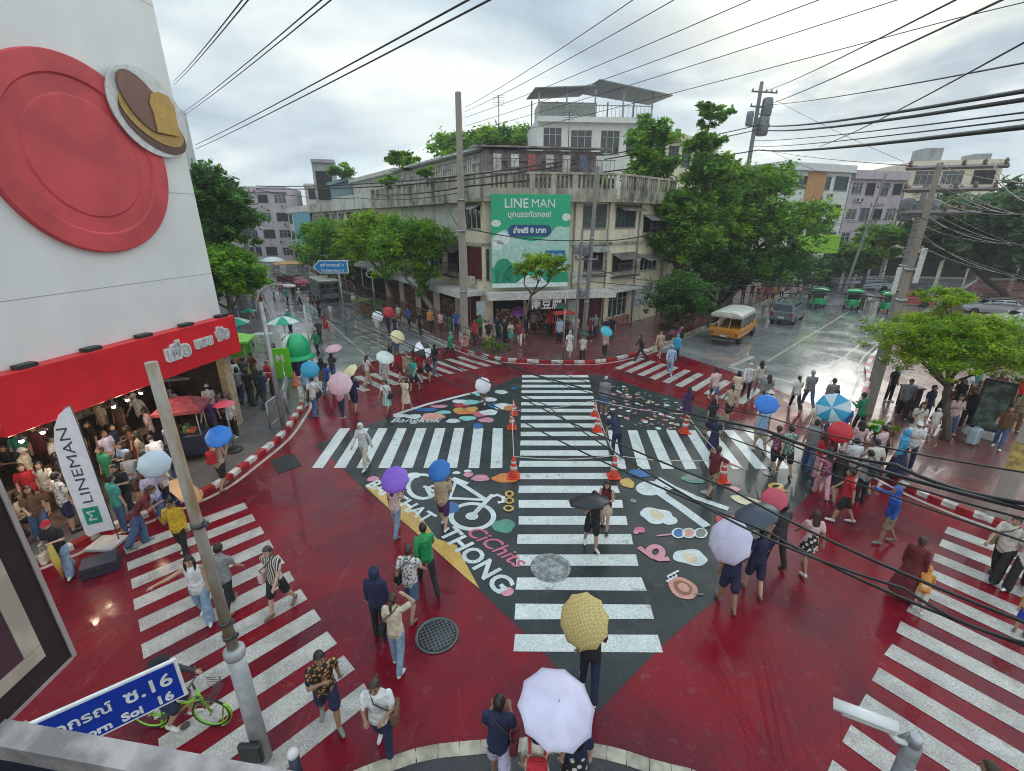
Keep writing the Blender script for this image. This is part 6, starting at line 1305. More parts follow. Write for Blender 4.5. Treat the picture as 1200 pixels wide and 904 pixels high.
def car(label, pos, head, kind, pn, col, name='car', group=None):
    pos = Vector(pos); t = thing(name, label, {'suv': 'suv'}.get(kind, 'car'), pos, -R(head), group); xf = frame_xf(pos, -R(head)); P = paint(pn, col); G_ = glassm('car_glass', (.015, .02, .022), .05)
    m = MB(xf)
    if kind == 'suv':
        body_loft(m, [(-2.3, .80, .80, .45, 1.05), (-2.2, .90, .88, .32, 1.12), (1.2, .92, .90, .30, 1.12), (2.1, .90, .82, .34, .98), (2.32, .78, .72, .45, .88)]); m.build('body', [P], t)
        c = MB(xf); body_loft(c, [(-2.22, .86, .68, 1.10, 1.18), (-2.05, .86, .70, 1.10, 1.74), (.35, .86, .70, 1.10, 1.76), (1.15, .86, .70, 1.10, 1.16)]); cb = c.build('cabin', [P], t); L, zr = (-2.05, .35), 1.76
        sides = [(-1.9, -1.15), (-1.05, -.3), (-.2, .62)]; gz = (1.20, 1.64); rear = (-2.225, -2.085, 1.18, 1.64); front = (.48, 1.10)
    else:
        body_loft(m, [(-2.15, .72, .72, .42, .88), (-2.0, .84, .80, .28, .96), (1.0, .86, .82, .26, .94), (2.0, .82, .74, .28, .80), (2.2, .70, .66, .38, .70)]); m.build('body', [P], t)
        c = MB(xf); body_loft(c, [(-1.75, .80, .66, .92, 1.0), (-1.05, .80, .62, .92, 1.42), (.15, .80, .62, .92, 1.44), (1.05, .80, .66, .92, .98)]); cb = c.build('cabin', [P], t)
        sides = [(-1.2, -.45), (-.37, .5)]; gz = (1.0, 1.34); rear = (-1.7, -1.1, 1.0, 1.38); front = (.25, 1.0)
    wz = .86 if kind == 'suv' else .80; wt = .70 if kind == 'suv' else .62
    for a, b in sides:
        for s in (-1, 1):
            g = MB(xf); zt = gz[1]; z0 = gz[0]; top = (1.76 if kind == 'suv' else 1.44)
            X0 = lambda z: s * (wz + (wt - wz) * max(0, (z - (1.10 if kind == 'suv' else .92)) / (top - (1.10 if kind == 'suv' else .92)) - .35) * 1.35 + .012)
            g.add([(X0(z0), a, z0), (X0(z0), b, z0), (X0(zt), b - .06, zt), (X0(zt), a + .04, zt)], [(0, 1, 2, 3), (3, 2, 1, 0)]); g.build('window', [G_], cb)
    g = MB(xf); y0, y1, z0, z1 = rear; g.add([(-.70, y0 - .03, z0), (.70, y0 - .03, z0), (.6, y1 - .03, z1), (-.6, y1 - .03, z1)], [(0, 1, 2, 3)]); g.build('rear_window', [G_], cb)
    g = MB(xf); z1 = gz[1] + .02; g.add([(-.58, front[0] + .03, z1), (.58, front[0] + .03, z1), (.68, front[1] + .02, gz[0] + .02), (-.68, front[1] + .02, gz[0] + .02)], [(3, 2, 1, 0)]); g.build('windscreen', [G_], cb)
    yr = -2.32 if kind == 'suv' else -2.17
    for s in (-1, 1):
        g = MB(xf); g.bbox(s * .70 - .10, s * .70 + .10, yr - .02, yr + .12, .72, 1.0 if kind == 'suv' else .82, .02); g.build('tail_light', [M_LAMP_R], t)
        g = MB(xf); yf = 2.2 if kind == 'suv' else 2.06; g.bbox(s * .6 - .14, s * .6 + .14, yf, yf + .12, .62, .76, .02); g.build('headlight', [M_LAMP_W], t)
        g = MB(xf); g.bbox(s * .98 - .10, s * .98 + .10, .72, .84, 1.02, 1.16, .03); g.build('mirror', [P], t)
    g = MB(xf); g.box(-.24, .24, yr - .025, yr - .004, .55, .68); g.build('number_plate', [M_PLATE], t)
    g = MB(xf); g.bbox(-.84, .84, yr - .06, yr + .15, .32, .48, .03); g.build('bumper', [M('bumper_dark', (.05, .05, .055), .5)], t)
    for s in (-1, 1):
        for y in (-1.35, 1.38): wheel(t, xf, s * .80, y, .36 if kind == 'suv' else .31, .24)
    return t
car('grey sport utility car driving away ahead of the yellow truck', (23.6, 38.7, ZR), 42, 'suv', 'silver_blue', (.13, .16, .18), 'parked_car')
car('pale blue saloon car in the far traffic above the green three-wheelers', (45, 58, ZR), -60, 'car', 'pale_blue', (.45, .5, .58), group='cars in the far traffic')
car('dark red saloon car in the far traffic right of the green three-wheelers', (40.2, 46.5, ZR), -55, 'car', 'red', (.35, .03, .03), group='cars in the far traffic')
car('white saloon car beyond the feathery green tree', (41.0, 36.0, ZR), -60, 'car', 'white', (.66, .66, .64), group='cars in the far traffic')
car('grey saloon car beyond the feathery green tree', (44, 41.5, ZR), -58, 'car', 'mid_grey', (.3, .31, .32), group='cars in the far traffic')
car('teal saloon car at the right edge of the far traffic', (38.5, 31.5, ZR), -58, 'car', 'teal', (.03, .30, .27), group='cars in the far traffic')
car('black saloon car in the far traffic left of the pale blue car', (40, 61, ZR), -60, 'car', 'black', (.02, .02, .022), group='cars in the far traffic')
car('red car far up the left street behind the grey minibus', (-27.0, 59, ZR), -33, 'car', 'bright_red', (.5, .02, .03), group='cars on the left street')
def truck():
    pos = Vector((16.1, 32.4, ZR)); h = 40; t = thing('passenger_truck', 'yellow passenger truck with a white roof and open sides stopped before the crossing', 'truck', pos, -R(h)); xf = frame_xf(pos, -R(h))
    Y = paint('truck_yellow', (.62, .26, .012), .35); O = paint('truck_orange', (.50, .17, .01), .4); Wt = M('truck_roof_white', (.62, .60, .52), .4, var=.15, scale=2)
    m = MB(xf); body_loft(m, [(-2.5, .92, .95, .62, 1.15), (-2.45, .95, .97, .55, 1.18), (.9, .95, .97, .55, 1.18)]); m.build('tub', [Y], t)
    m = MB(xf); m.box(-.985, -.955, -2.4, .9, .80, .92); m.box(.973, 1.0, -2.4, .9, .80, .92); m.box(-.9, .9, -2.53, -2.503, .75, 1.0); m.build('side_stripe', [O], t)
    m = MB(xf); body_loft(m, [(.92, .90, .78, .55, 1.95), (1.7, .90, .78, .52, 1.95), (2.05, .90, .82, .52, 1.25), (2.7, .86, .78, .55, 1.08), (2.8, .8, .7, .62, .95)]); m.build('cab', [Y], t)
    m = MB(xf); m.add([(-.72, 1.76, 1.88), (.72, 1.76, 1.88), (.80, 2.06, 1.28), (-.80, 2.06, 1.28)], [(3, 2, 1, 0)]); m.build('windscreen', [glassm('car_glass', (.015, .02, .022), .05)], t)
    for s in (-1, 1):
        m = MB(xf); m.add([(s * .875, 1.0, 1.3), (s * .885, 1.75, 1.3), (s * .80, 1.62, 1.85), (s * .80, 1.05, 1.85)], [(0, 1, 2, 3), (3, 2, 1, 0)]); m.build('cab_window', [MATS['car_glass']], t)
    m = MB(xf); rings = []
    for y in (-2.65, -2.55, .9, 1.0):
        e = .04 if y in (-2.65, 1.0) else 0
        rings.append([((1.02 - e) * math.cos(a) * 1.0, y, 2.05 + (.26 - e) * math.sin(a)) for a in [math.pi * k / 10 for k in range(11)]] + [((.98 - e) * math.cos(math.pi - math.pi * k / 10), y, 2.02) for k in range(11)])
    m.loft(rings); m.build('roof', [Wt], t)
    m = MB(xf); m.box(-1.0, -.96, -2.55, .95, 1.9, 2.06); m.box(.96, 1.0, -2.55, .95, 1.9, 2.06); m.box(-.955, .955, -2.56, -2.52, 1.9, 2.06); m.build('roof_valance', [Wt], t)
    for s in (-1, 1):
        for y in (-2.45, -1.3, -.2, .85):
            m = MB(xf); m.tube([(s * .94, y, 1.15), (s * .95, y, 2.03)], .025, 6); m.build('post', [M('post_dark', (.08, .08, .08), .4, .4)], t)
        m = MB(xf); m.bbox(s * .75 - .2, s * .75 + .2, -2.3, .8, 1.02, 1.12, .02); m.build('bench', [M('bench_brown', (.12, .05, .03), .6)], t)
        m = MB(xf); m.box(s * .95 - .008, s * .95 + .008, -2.3, .8, 1.30, 1.86); m.build('side_curtain', [glassm('curtain_grey', (.13, .14, .14), .3)], t)
        m = MB(xf); m.bbox(s * .8 - .10, s * .8 + .10, -2.54, -2.49, .68, .86, .015); m.build('tail_light', [M_LAMP_R], t)
        for y in (-1.55, 1.85): wheel(t, xf, s * .82, y, .36, .24)
    m = MB(xf); m.bbox(-.75, .75, -2.95, -2.5, .36, .44, .02); m.build('step', [M_IRON], t)
    for s in (-.35, .35): m = MB(xf); m.tube([(s, -2.9, .42), (s, -2.9, 1.2), (s, -2.56, 1.95)], .022, 6); m.build('grab_rail', [M_GALV], t)
    m = MB(xf); m.box(-.22, .22, -2.56, -2.535, .58, .70); m.build('number_plate', [M_PLATE], t)
    return xf
TX = truck()
def tuk(label, pos, head):
    pos = Vector(pos); t = thing('three_wheeler', label, 'three-wheeler', pos, -R(head), 'green three-wheelers waiting at the far right'); xf = frame_xf(pos, -R(head)); Gp = paint('tuk_green', (.01, .36, .12), .35)
    m = MB(xf); body_loft(m, [(-1.3, .62, .66, .40, .95), (-1.2, .66, .70, .35, 1.0), (.2, .66, .62, .35, .85), (1.0, .40, .34, .40, 1.05), (1.15, .3, .24, .5, .95)]); m.build('body', [Gp], t)
    m = MB(xf); rings = []
    for y in (-1.45, -1.38, .75, .85):
        e = .05 if y in (-1.45, .85) else 0
        rings.append([((.74 - e) * math.cos(a), y, 1.72 + (.18 - e) * math.sin(a)) for a in [math.pi * k / 8 for k in range(9)]] + [((.70 - e) * math.cos(math.pi - math.pi * k / 8), y, 1.69) for k in range(9)])
    m.loft(rings); m.build('roof', [Gp], t)
    for s in (-1, 1):
        for y in (-1.25, .3): m = MB(xf); m.tube([(s * .62, y, .9), (s * .66, y, 1.71)], .022, 6); m.build('post', [M_IRON], t)
        wheel(t, xf, s * .58, -.85, .25, .16)
        m = MB(xf); m.bbox(s * .5 - .08, s * .5 + .08, -1.34, -1.28, .6, .72, .01); m.build('tail_light', [M_LAMP_R], t)
    wheel(t, xf, 0, .95, .25, .14)
    m = MB(xf); m.add([(-.42, .82, 1.0), (.42, .82, 1.0), (.55, .72, 1.66), (-.55, .72, 1.66)], [(0, 1, 2, 3), (3, 2, 1, 0)]); m.build('windscreen', [MATS['car_glass']], t)
    m = MB(xf); m.bbox(-.55, .55, -1.0, -.5, .84, 1.05, .04); m.build('seat', [M('seat_pale', (.5, .5, .46), .6)], t)
tuk('left of the three green three-wheelers waiting on the far right road', (30.3, 45.2, ZR), 215); tuk('middle of the three green three-wheelers waiting on the far right road', (33.0, 44.2, ZR), 215); tuk('right of the three green three-wheelers waiting on the far right road', (35.1, 42.4, ZR), 215)
def minibus():
    pos = Vector((-20.4, 50, ZR)); h = -33; t = thing('minibus', 'grey minibus with a white roof and gridded rear windows on the left street', 'minibus', pos, -R(h)); xf = frame_xf(pos, -R(h))
    m = MB(xf); body_loft(m, [(-2.6, .98, .98, .5, 2.1), (-2.55, 1.0, 1.0, .4, 2.15), (2.2, 1.0, 1.0, .4, 2.15), (2.7, .95, .85, .45, 1.4)]); m.build('body', [paint('minibus_grey', (.16, .19, .18), .4)], t)
    m = MB(xf); m.bbox(-1.06, 1.06, -2.7, 2.3, 2.16, 2.32, .05); m.build('roof', [MATS['truck_roof_white']], t)
    for i in range(3):
        for j in range(2): m = MB(xf); m.box(-.92 + i * .63, -.36 + i * .63, -2.625, -2.603, .95 + j * .55, 1.42 + j * .55); m.build('rear_window', [MATS['car_glass']], t)
    for y in (-1.9, -.7, .5): m = MB(xf); m.box(1.003, 1.02, y, y + 1.0, 1.2, 1.9); m.build('side_window', [MATS['car_glass']], t)
    for s in (-1, 1):
        for y in (-1.6, 1.7): wheel(t, xf, s * .9, y, .36, .24)
        m = MB(xf); m.bbox(s * .85 - .08, s * .85 + .08, -2.64, -2.58, .6, .8, .01); m.build('tail_light', [M_LAMP_R], t)
minibus()
def motorbike(label, pos, head, col, cn, group):
    pos = Vector(pos); t = thing('motorcycle', label, 'motorcycle', pos, -R(head), group); xf = frame_xf(pos, -R(head))
    m = MB(xf); m.tube([(0, -.75, .62), (0, -.3, .70), (0, .1, .58), (0, .42, .62), (0, .55, .92)], [.09, .15, .13, .11, .10], 10); m.build('body', [paint(cn, col, .3)], t)
    m = MB(xf); m.tube([(0, -.72, .76), (0, -.2, .82), (0, .1, .78)], [.09, .12, .08], 8); m.build('seat', [M('seat_black', (.02, .02, .02), .5)], t)
    for y in (-.58, .66):
        X = xf @ Matrix.Translation((0, y, .29)) @ Matrix.Rotation(R(90), 4, 'Y'); m = MB(X); m.lathe([(.20, -.05), (.27, -.045), (.29, 0), (.27, .045), (.20, .05)], 18); a = m.build('wheel', [M_TYRE], t); m = MB(X); m.lathe([(.02, -.03), (.2, -.02), (.2, .02), (.02, .03)], 14); m.build('rim', [M_RIM], a)
    m = MB(xf); m.tube([(0, .66, .29), (0, .52, .95)], .035, 8); m.tube([(-.32, .42, 1.04), (0, .53, 1.0), (.32, .42, 1.04)], .018, 6); m.build('handlebar', [M_IRON], t)
    m = MB(xf); m.ell((0, .64, .88), (.09, .07, .08), 10, 8); m.build('headlight', [M_LAMP_W], t)
    return t
mg = 'motorcycles on the far streets'
for k, (x, y, hd, c, cn, lb) in enumerate(((392, 352, -30, (.02, .02, .025), 'moto_black', 'black motorcycle parked at the left street kerb, nearest the round sign'), (398, 345, -30, (.3, .02, .02), 'moto_red', 'red motorcycle parked at the left street kerb'), (403, 340, -30, (.02, .04, .2), 'moto_blue', 'blue motorcycle parked furthest along the left street kerb'), (948, 352, 40, (.02, .02, .025), 'moto_black', 'black motorcycle with a rider left of the green three-wheelers'), (960, 350, 40, (.05, .05, .2), 'moto_navy', 'navy motorcycle with a rider beside the green three-wheelers'), (790, 400, 60, (.25, .03, .1), 'moto_maroon', 'maroon motorcycle parked by the small dense dark tree'))):
    motorbike(lb, foot(x, y), hd, c, cn, mg)
# green hire bicycle
ra, fa = G(181, 853, 0), G(254, 851, 0); hd = math.degrees(math.atan2(fa.x - ra.x, fa.y - ra.y)); bp = (ra + fa) / 2; bp.z = ZS
def bicycle():
    t = thing('bicycle', 'lime green bicycle ridden across the lower left crosswalk', 'bicycle', bp, -R(hd)); xf = frame_xf(bp, -R(hd)); LG = paint('bike_lime', (.22, .55, .02), .35)
    for y in (-.50, .50):
        X = xf @ Matrix.Translation((0, y, .31)) @ Matrix.Rotation(R(90), 4, 'Y'); m = MB(X); N = 28
        m.loft([[((.295 + .018 * math.cos(b)) * math.cos(2 * math.pi * k / N), (.295 + .018 * math.cos(b)) * math.sin(2 * math.pi * k / N), .018 * math.sin(b)) for k in range(N)] for b in [2 * math.pi * j / 8 for j in range(9)]], 0, False); a = m.build('wheel', [M_TYRE], t)
        m = MB(X); m.loft([[((.272 + .012 * math.cos(b)) * math.cos(2 * math.pi * k / N), (.272 + .012 * math.cos(b)) * math.sin(2 * math.pi * k / N), .014 * math.sin(b)) for k in range(N)] for b in [2 * math.pi * j / 8 for j in range(9)]], 0, False); m.build('rim', [LG], a)
        m = MB(X); m.lathe([(.02, -.04), (.02, .04)], 8)
        for k in range(10): m.tube([(0, 0, 0), (.27 * math.cos(k * .628), .27 * math.sin(k * .628), 0)], .002, 4)
        m.build('spokes', [M_RIM], a)
        m = MB(X); m.loft([[(r * math.cos(R(20 + 14 * k)), r * math.sin(R(20 + 14 * k)) * 1, w) for k in range(9)] for r, w in ((.325, -.025), (.335, 0), (.325, .025))], 0, False); m.build('mudguard', [LG], t)
    m = MB(xf)
    for p, q in (((0, -.5, .31), (0, -.08, .28)), ((0, -.08, .28), (0, .36, .72)), ((0, -.08, .28), (0, -.18, .78)), ((0, -.5, .31), (0, -.16, .66)), ((0, .5, .31), (0, .36, .86)), ((0, -.14, .5), (0, .38, .62))): m.tube([p, q], .02, 8)
    m.build('frame', [LG], t)
    m = MB(xf); m.tube([(0, .36, .84), (0, .34, 1.0)], .016, 8); m.tube([(-.28, .22, 1.03), (-.1, .34, 1.0), (.1, .34, 1.0), (.28, .22, 1.03)], .014, 8); m.build('handlebar', [M_IRON], t)
    m = MB(xf); m.ell((0, -.21, .82), (.085, .13, .035), 12, 8); m.build('saddle', [M('seat_black', (.02, .02, .02), .5)], t)
    m = MB(xf)
    for z in range(5): m.tube([(-.16, .44, .70 + z * .05), (-.16, .68, .72 + z * .05), (.16, .68, .72 + z * .05), (.16, .44, .70 + z * .05)], .006, 5)
    for x in (-.16, 0, .16): m.tube([(x, .68, .70), (x, .68, .93)], .006, 5)
    m.build('basket', [M_IRON], t)
    m = MB(xf); m.tube([(-.10, -.08, .28), (.10, -.08, .28)], .012, 6); m.box(-.17, -.09, -.04, .06, .13, .15); m.box(.09, .17, -.2, -.1, .42, .44); m.lathe([(.07, -.02), (.07, .02)], 14); m.build('pedals', [M_IRON], t)
bicycle()

# ------------------------------------------------------------------ cones, tape, stalls
M_CONE = M('cone_orange', (.72, .06, .02), .4, var=.12); M_BAND = M('cone_band', (.68, .62, .6), .4)
cg = 'orange traffic cones along the middle bars'
for x, y, s, lb in ((602, 486, .85, 'upper orange cone left of the middle bars'), (600, 502, .95, 'second orange cone left of the middle bars'), (602, 559, 1.0, 'nearest orange cone left of the middle bars'), (697, 487, .85, 'upper orange cone right of the middle bars'), (700, 505, .95, 'second orange cone right of the middle bars'), (719, 559, 1.0, 'nearest orange cone right of the middle bars'), (802, 507, 1.0, 'orange cone at the corner of the painted flowers'), (846, 564, 1.0, 'orange cone behind the man in the red shirt')):
    p = foot(x, y); t = thing('traffic_cone', lb, 'traffic cone', p, 0, cg); X = Matrix.Translation(p) @ Matrix.Scale(s, 4)
    m = MB(X); m.bbox(-.21, .21, -.21, .21, 0, .045, .012); m.lathe([(.165, .046), (.15, .08), (.05, .74), (.035, .76), (.02, .765)], 18); m.build('body', [M_CONE], t)
    for z0, z1 in ((.30, .42), (.52, .60)): r = lambda z: .15 - (z - .08) / .66 * .10 + .004; m = MB(X); m.lathe([(r(z0), z0), (r(z1), z1)], 18); m.build('band', [M_BAND], t)
M_TAPE = M('tape_white', (.66, .60, .58), .5)
for a, b, za, zb, lb in (((602, 486), (600, 502), .7, .75, 'white tape between the two upper left cones'), ((600, 502), (602, 559), .75, .78, 'white tape down the left of the middle bars'), ((697, 487), (700, 505), .7, .75, 'white tape between the two upper right cones'), ((700, 505), (719, 559), .75, .8, 'white tape down the right of the middle bars'), ((600, 500), (697, 487), .72, .72, 'white tape across the top of the middle bars'), ((697, 487), (802, 507), .72, .8, 'white tape across the painted flowers'), ((719, 559), (846, 564), .8, .8, 'white tape along the right bars'), ((802, 507), (846, 564), .8, .8, 'pinkish bar leaning across the right bars'), ((602, 559), (719, 559), .76, .80, 'white tape stretched across the middle bars')):
    p, q = foot(*a) + Vector((0, 0, za)), foot(*b) + Vector((0, 0, zb)); m = MB(); mid = p.lerp(q, .5) - Vector((0, 0, .12)); m.tube([p, p.lerp(mid, .5) - Vector((0, 0, .03)), mid, mid.lerp(q, .5) - Vector((0, 0, .03)), q], .014, 5); tag(m.build('barrier_tape', [M_TAPE]), lb, 'barrier tape', 'tape strung between the cones')
def stall(name, label, cat, p, w, d, h, rooft, bodyt, rot=0, front=None, top=.35):
    p = Vector(p); t = thing(name, label, cat, p, rot); xf = frame_xf(p, rot)
    m = MB(xf); m.bbox(-w / 2, w / 2, -d / 2, d / 2, .25, 1.0, .03); m.build('counter', [bodyt], t)
    for x in (-w / 2 + .06, w / 2 - .06):
        for y in (-d / 2 + .06, d / 2 - .06): m = MB(xf); m.tube([(x, y, 0), (x, y, h)], .022, 6); m.build('post', [M_GALV], t)
    m = MB(xf); a = .2; m.loft([[(-w / 2 - a, -d / 2 - a, h - .1), (w / 2 + a, -d / 2 - a, h - .1), (w / 2 + a, d / 2 + a, h - .1), (-w / 2 - a, d / 2 + a, h - .1)], [(-w / 2 - a, -d / 2 - a, h), (w / 2 + a, -d / 2 - a, h), (w / 2 + a, d / 2 + a, h), (-w / 2 - a, d / 2 + a, h)], [(-w / 4, -.05, h + top), (w / 4, -.05, h + top), (w / 4, .05, h + top), (-w / 4, .05, h + top)]], 0, True, False); m.build('awning', [rooft], t)
    rr = random.Random(int(p.x * 100)); 
    for k in range(6):
        m = MB(xf); x = -w / 2 + .1 + (w - .4) * k / 6; c = rr.choice(((.5, .12, .06), (.55, .45, .2), (.15, .3, .1), (.5, .5, .48), (.2, .08, .05))); z = rr.uniform(.12, .3); m.bbox(x, x + w / 8, -d / 4, d / 6, 1.0, 1.0 + z, .02); m.build('goods', [M('goods_%d%d%d' % tuple(int(v * 10) for v in c), c, .5, var=.4)], t)
    return t, xf
t, xf = stall('market_stall', 'food stall with a dull red awning beside the rusty pole on the left pavement', 'stall', G(229, 536, PH), 1.05, .8, 1.95, M('awning_red_dull', (.22, .03, .04), .6, var=.35), M('stall_navy', (.02, .025, .05), .5), .3)
t, xf = stall('market_stall', 'grey topped stall behind the red awning on the left pavement', 'stall', G(232, 487, PH), 1.3, .8, 1.9, M('awning_grey_green', (.22, .27, .26), .5, var=.2), M('stall_steel', (.35, .37, .4), .35, .5), .3, top=.1)
t, xf = stall('market_stall', 'lime green booth with a leafy front on the left pavement', 'stall', foot(272, 446), 2.2, 1.2, 2.2, M('awning_lime', (.22, .55, .06), .5, var=.15), M('stall_lime', (.20, .52, .05), .5, var=.2), .25)
m = MB(xf); m.box(-1.1, 1.1, .55, .59, .2, 2.2); m.build('backdrop', [MATS['stall_lime']], t)
t, xf = stall('market_stall', 'red and yellow roofed stall far up the left street', 'stall', (-30, 63, PH), 3.2, 2, 2.6, M('awning_yellow_red', (.5, .26, .06), .5, var=.4), M_MAROON, .6)
t, xf = stall('market_stall', 'red snack cart with white trays at the tofu shop front', 'stall', X1 @ Vector((5.4, -2.1, PH)), 1.1, .7, 1.8, M('awning_cart_red', (.5, .05, .04), .5, var=.3), M('cart_red', (.48, .05, .03), .5, var=.3), .16, top=.1)
t, xf = stall('vendor_cart', 'vendor cart with green plants on the left street edge', 'cart', foot(428, 371), 1.4, .8, 1.5, M('awning_olive', (.12, .16, .05), .6, var=.4), M('cart_brown', (.25, .13, .07), .6, var=.3), .9, top=.05)
p = foot(333, 446); t = thing('display_panel', 'bright lime display panel standing before the painted kerb on the left', 'display panel', p, .2); xf = frame_xf(p, .2)
m = MB(xf); m.bbox(-.48, .48, -.04, .04, .12, 1.75, .015); m.build('panel', [M('panel_lime', (.16, .60, .02), .45, var=.08)], t)
m = MB(); put_letters(m, 'M', .55, xf @ Vector((0, -.048, 1.2)), xf.to_3x3() @ Vector((1, 0, 0)), (0, 0, 1), .01, .004); m.build('emblem', [M_SW], t)
m = MB(xf); m.bbox(-.7, -.3, -.12, -.06, .7, 1.15, .01); m.build('notice', [M('notice_white', (.6, .6, .58), .5, var=.3, scale=9)], t)
for x in (-.42, .42): m = MB(xf); m.box(x - .03, x + .03, -.3, .3, 0, .05); m.box(x - .025, x + .025, -.025, .025, .05, .118); m.build('foot', [M_GALV], t)
p = foot(316, 432); t = thing('control_cabinet', 'white control cabinet with black marks raised on a post by the street lamp', 'cabinet', p, .15); xf = frame_xf(p, .15)
m = MB(xf); m.bbox(-.5, .5, -.2, .2, 1.0, 2.05, .03); m.build('box', [M('cabinet_white', (.50, .52, .48), .5, var=.15)], t)
m = MB(xf)
for x, z in ((-.05, 1.85), (-.3, 1.55), (.3, 1.6), (0, 1.3), (.3, 1.2)): m.box(x - .035, x + .035, -.206, -.202, z - .03, z + .03)
m.strip([(-.18, 1.45), (0, 1.72), (.18, 1.45)], .03, 0, 0, True); n8 = 12
for i in range(len(m.v) - 6, len(m.v)): v = xf.inverted() @ Vector(m.v[i]); m.v[i] = tuple(xf @ Vector((v.x, -.205, v.y)))
m.build('marks', [m_dark], t)
m = MB(xf); m.tube([(0, 0, 0), (0, 0, .995)], .06, 10); m.build('post', [M_GALV], t)
# giant green and white helmet display
p = foot(352, 441); t = thing('helmet_display', 'giant green and white rider helmet balloon on a navy drum by the left kerb', 'balloon', p)
H_ = p + Vector((0, 0, 1.55)); MG = M('helmet_green', (.01, .42, .16), .3, var=.06); MW = M('helmet_white', (.62, .70, .64), .35, var=.06)
m = MB(); m.ell(H_, (.72, .72, .85), 24, 16, 0, lambda x, y, z: z > -.45 and x > -.15); m.build('green_shell', [MG], t)
m = MB(); m.ell(H_, (.72, .72, .85), 24, 16, 0, lambda x, y, z: z > -.45 and x <= -.05); m.build('white_shell', [MW], t)
m = MB(Matrix.Translation(H_)); m.lathe([(.64, -.38), (.92, -.50), (.95, -.45), (.68, -.28)], 28); m.build('brim', [MG], t)
m = MB(Matrix.Translation(p)); m.lathe([(.48, .16), (.50, .30), (.50, .98), (.46, 1.1)], 24); m.build('drum', [M('drum_navy', (.02, .03, .10), .4)], t)
m = MB(Matrix.Translation(p)); m.lathe([(.52, 0), (.54, .06), (.54, .12), (.46, .155), (.02, .157)], 24); m.build('base', [MW], t)
p = foot(347, 452); m = MB(Matrix.Translation(p)); m.lathe([(.20, 0), (.20, .05), (.14, .06), (.05, .72), (.02, .75)], 16); tag(m.build('barrier_cone', [M('cone_red_dull', (.55, .10, .05), .5)]), 'dull orange cone at the foot of the helmet balloon', 'traffic cone')
def parasol(label, px, z, r, c1, c2, base):
    p = G(px[0], px[1], z); b = Vector((p.x, p.y, PH)); u = umbrella(p, b, r, c1, label, c2, 8, 'big market parasols on the left'); 
    m = MB(); m.tube([b, p - Vector((0, 0, .05))], .03, 8); o = m.build('pole', [M_GALV], u)
    m = MB(Matrix.Translation(b)); m.lathe([(.25, 0), (.25, .08), (.05, .1)], 16); m.build('base', [m_dark], u); u['category'] = 'parasol'; u.name = 'parasol'
parasol('green and white parasol behind the white control cabinet', (331, 371), 2.5, 1.05, 'green', 'mint', None)
parasol('pale green and white parasol behind the red shop fascia', (268, 372), 2.5, 1.15, 'mint', 'green', None)
parasol('green market parasol beside the street lamp post on the left', (291, 362), 2.6, .6, 'green', 'green', None)
parasol('white market parasol roof further up the left pavement', (318, 301), 2.9, 2.0, 'white', 'mint', None)
parasol('dark red and white vendor parasol beside the dull red awning', (262, 470), 2.1, .45, 'rose', 'rose', None)
# goods outside the corner shop
rr = random.Random(8)
for k in range(9):
    p = X1 @ Vector((.3 + k * .28, -1.2 - .2 * (k % 2), PH)) if k < 6 else XL @ Vector((20 - (k - 6) * .9, -1.5, PH)); c = [(.5, .05, .05), (.55, .5, .45), (.1, .25, .12), (.05, .2, .35), (.5, .3, .1)][k % 5]
    m = MB(Matrix.Translation(p)); m.bbox(-.13, .13, -.2, .2, 0, .5, .02); m.bbox(-.11, .11, -.17, .17, .503, .9, .02)
    tag(m.build('goods_box', [M('goods_box_%d' % (k % 5), c, .5, var=.5)]), 'stack of coloured goods boxes outside the corner shop', 'box', 'goods boxes outside the corner shop')
p = X1 @ Vector((.25, -1.85, PH)); m = MB(Matrix.Translation(p)); 
p = G(640, 378, 2.1)
t = thing('hanging_banner', 'white hanging banner beside the black Chinese sign', 'banner', X1 @ Vector((6.3, -.95, .3)), .16); m = MB(X1); m.bbox(6.05, 6.75, -1.0, -.97, .35, 2.6, .008); m.build('cloth', [M('banner_pale', (.48, .52, .50), .6, var=.2)], t); m = MB(X1); m.tube([(6.0, -.985, 2.62), (6.8, -.985, 2.62)], .015, 6); m.tube([(6.4, -.985, 2.62), (6.4, -.985, 2.94)], .01, 6); m.build('rod', [M_IRON], t)
t = thing('price_board', 'pale blue price board hanging under the canopy behind the tall pole', 'sign', X1 @ Vector((-.1, -1.5, 2.0)), .16); m = MB(X1); m.bbox(-.75, -.15, -1.52, -1.48, 1.75, 2.75, .01); m.build('board', [M('board_pale_blue', (.45, .52, .55), .5, var=.3, scale=8)], t); m = MB(X1); m.tube([(-.45, -1.5, 2.75), (-.45, -1.5, 2.94)], .01, 6); m.build('hook', [M_IRON], t)
# right pavement: shelter panel, suitcase, boards
p = foot(1150, 512); t = thing('glass_panel_stand', 'dark framed greenish display panel among the people on the right pavement', 'display panel', p, -.9); xf = frame_xf(p, -.9)
m = MB(xf); m.bbox(-.45, .45, -.05, .05, .3, 2.3, .02); m.build('frame', [m_dark], t)
m = MB(xf); m.box(-.38, .38, -.058, -.053, .4, 2.2); m.build('glass', [M('panel_green_glass', (.10, .15, .12), .2, var=.6, scale=4)], t)
m = MB(xf); m.bbox(-.5, .5, -.25, .25, 0, .295, .02); m.build('base', [M('panel_base', (.5, .52, .54), .5)], t)
p = foot(1138, 521); t = thing('suitcase', 'pale blue grey suitcase standing on the wet red paving', 'suitcase', p, .5); xf = frame_xf(p, .5)
m = MB(xf); m.bbox(-.23, .23, -.14, .14, .05, .68, .05); m.build('body', [M('suitcase_blue', (.36, .46, .52), .35, var=.1)], t)
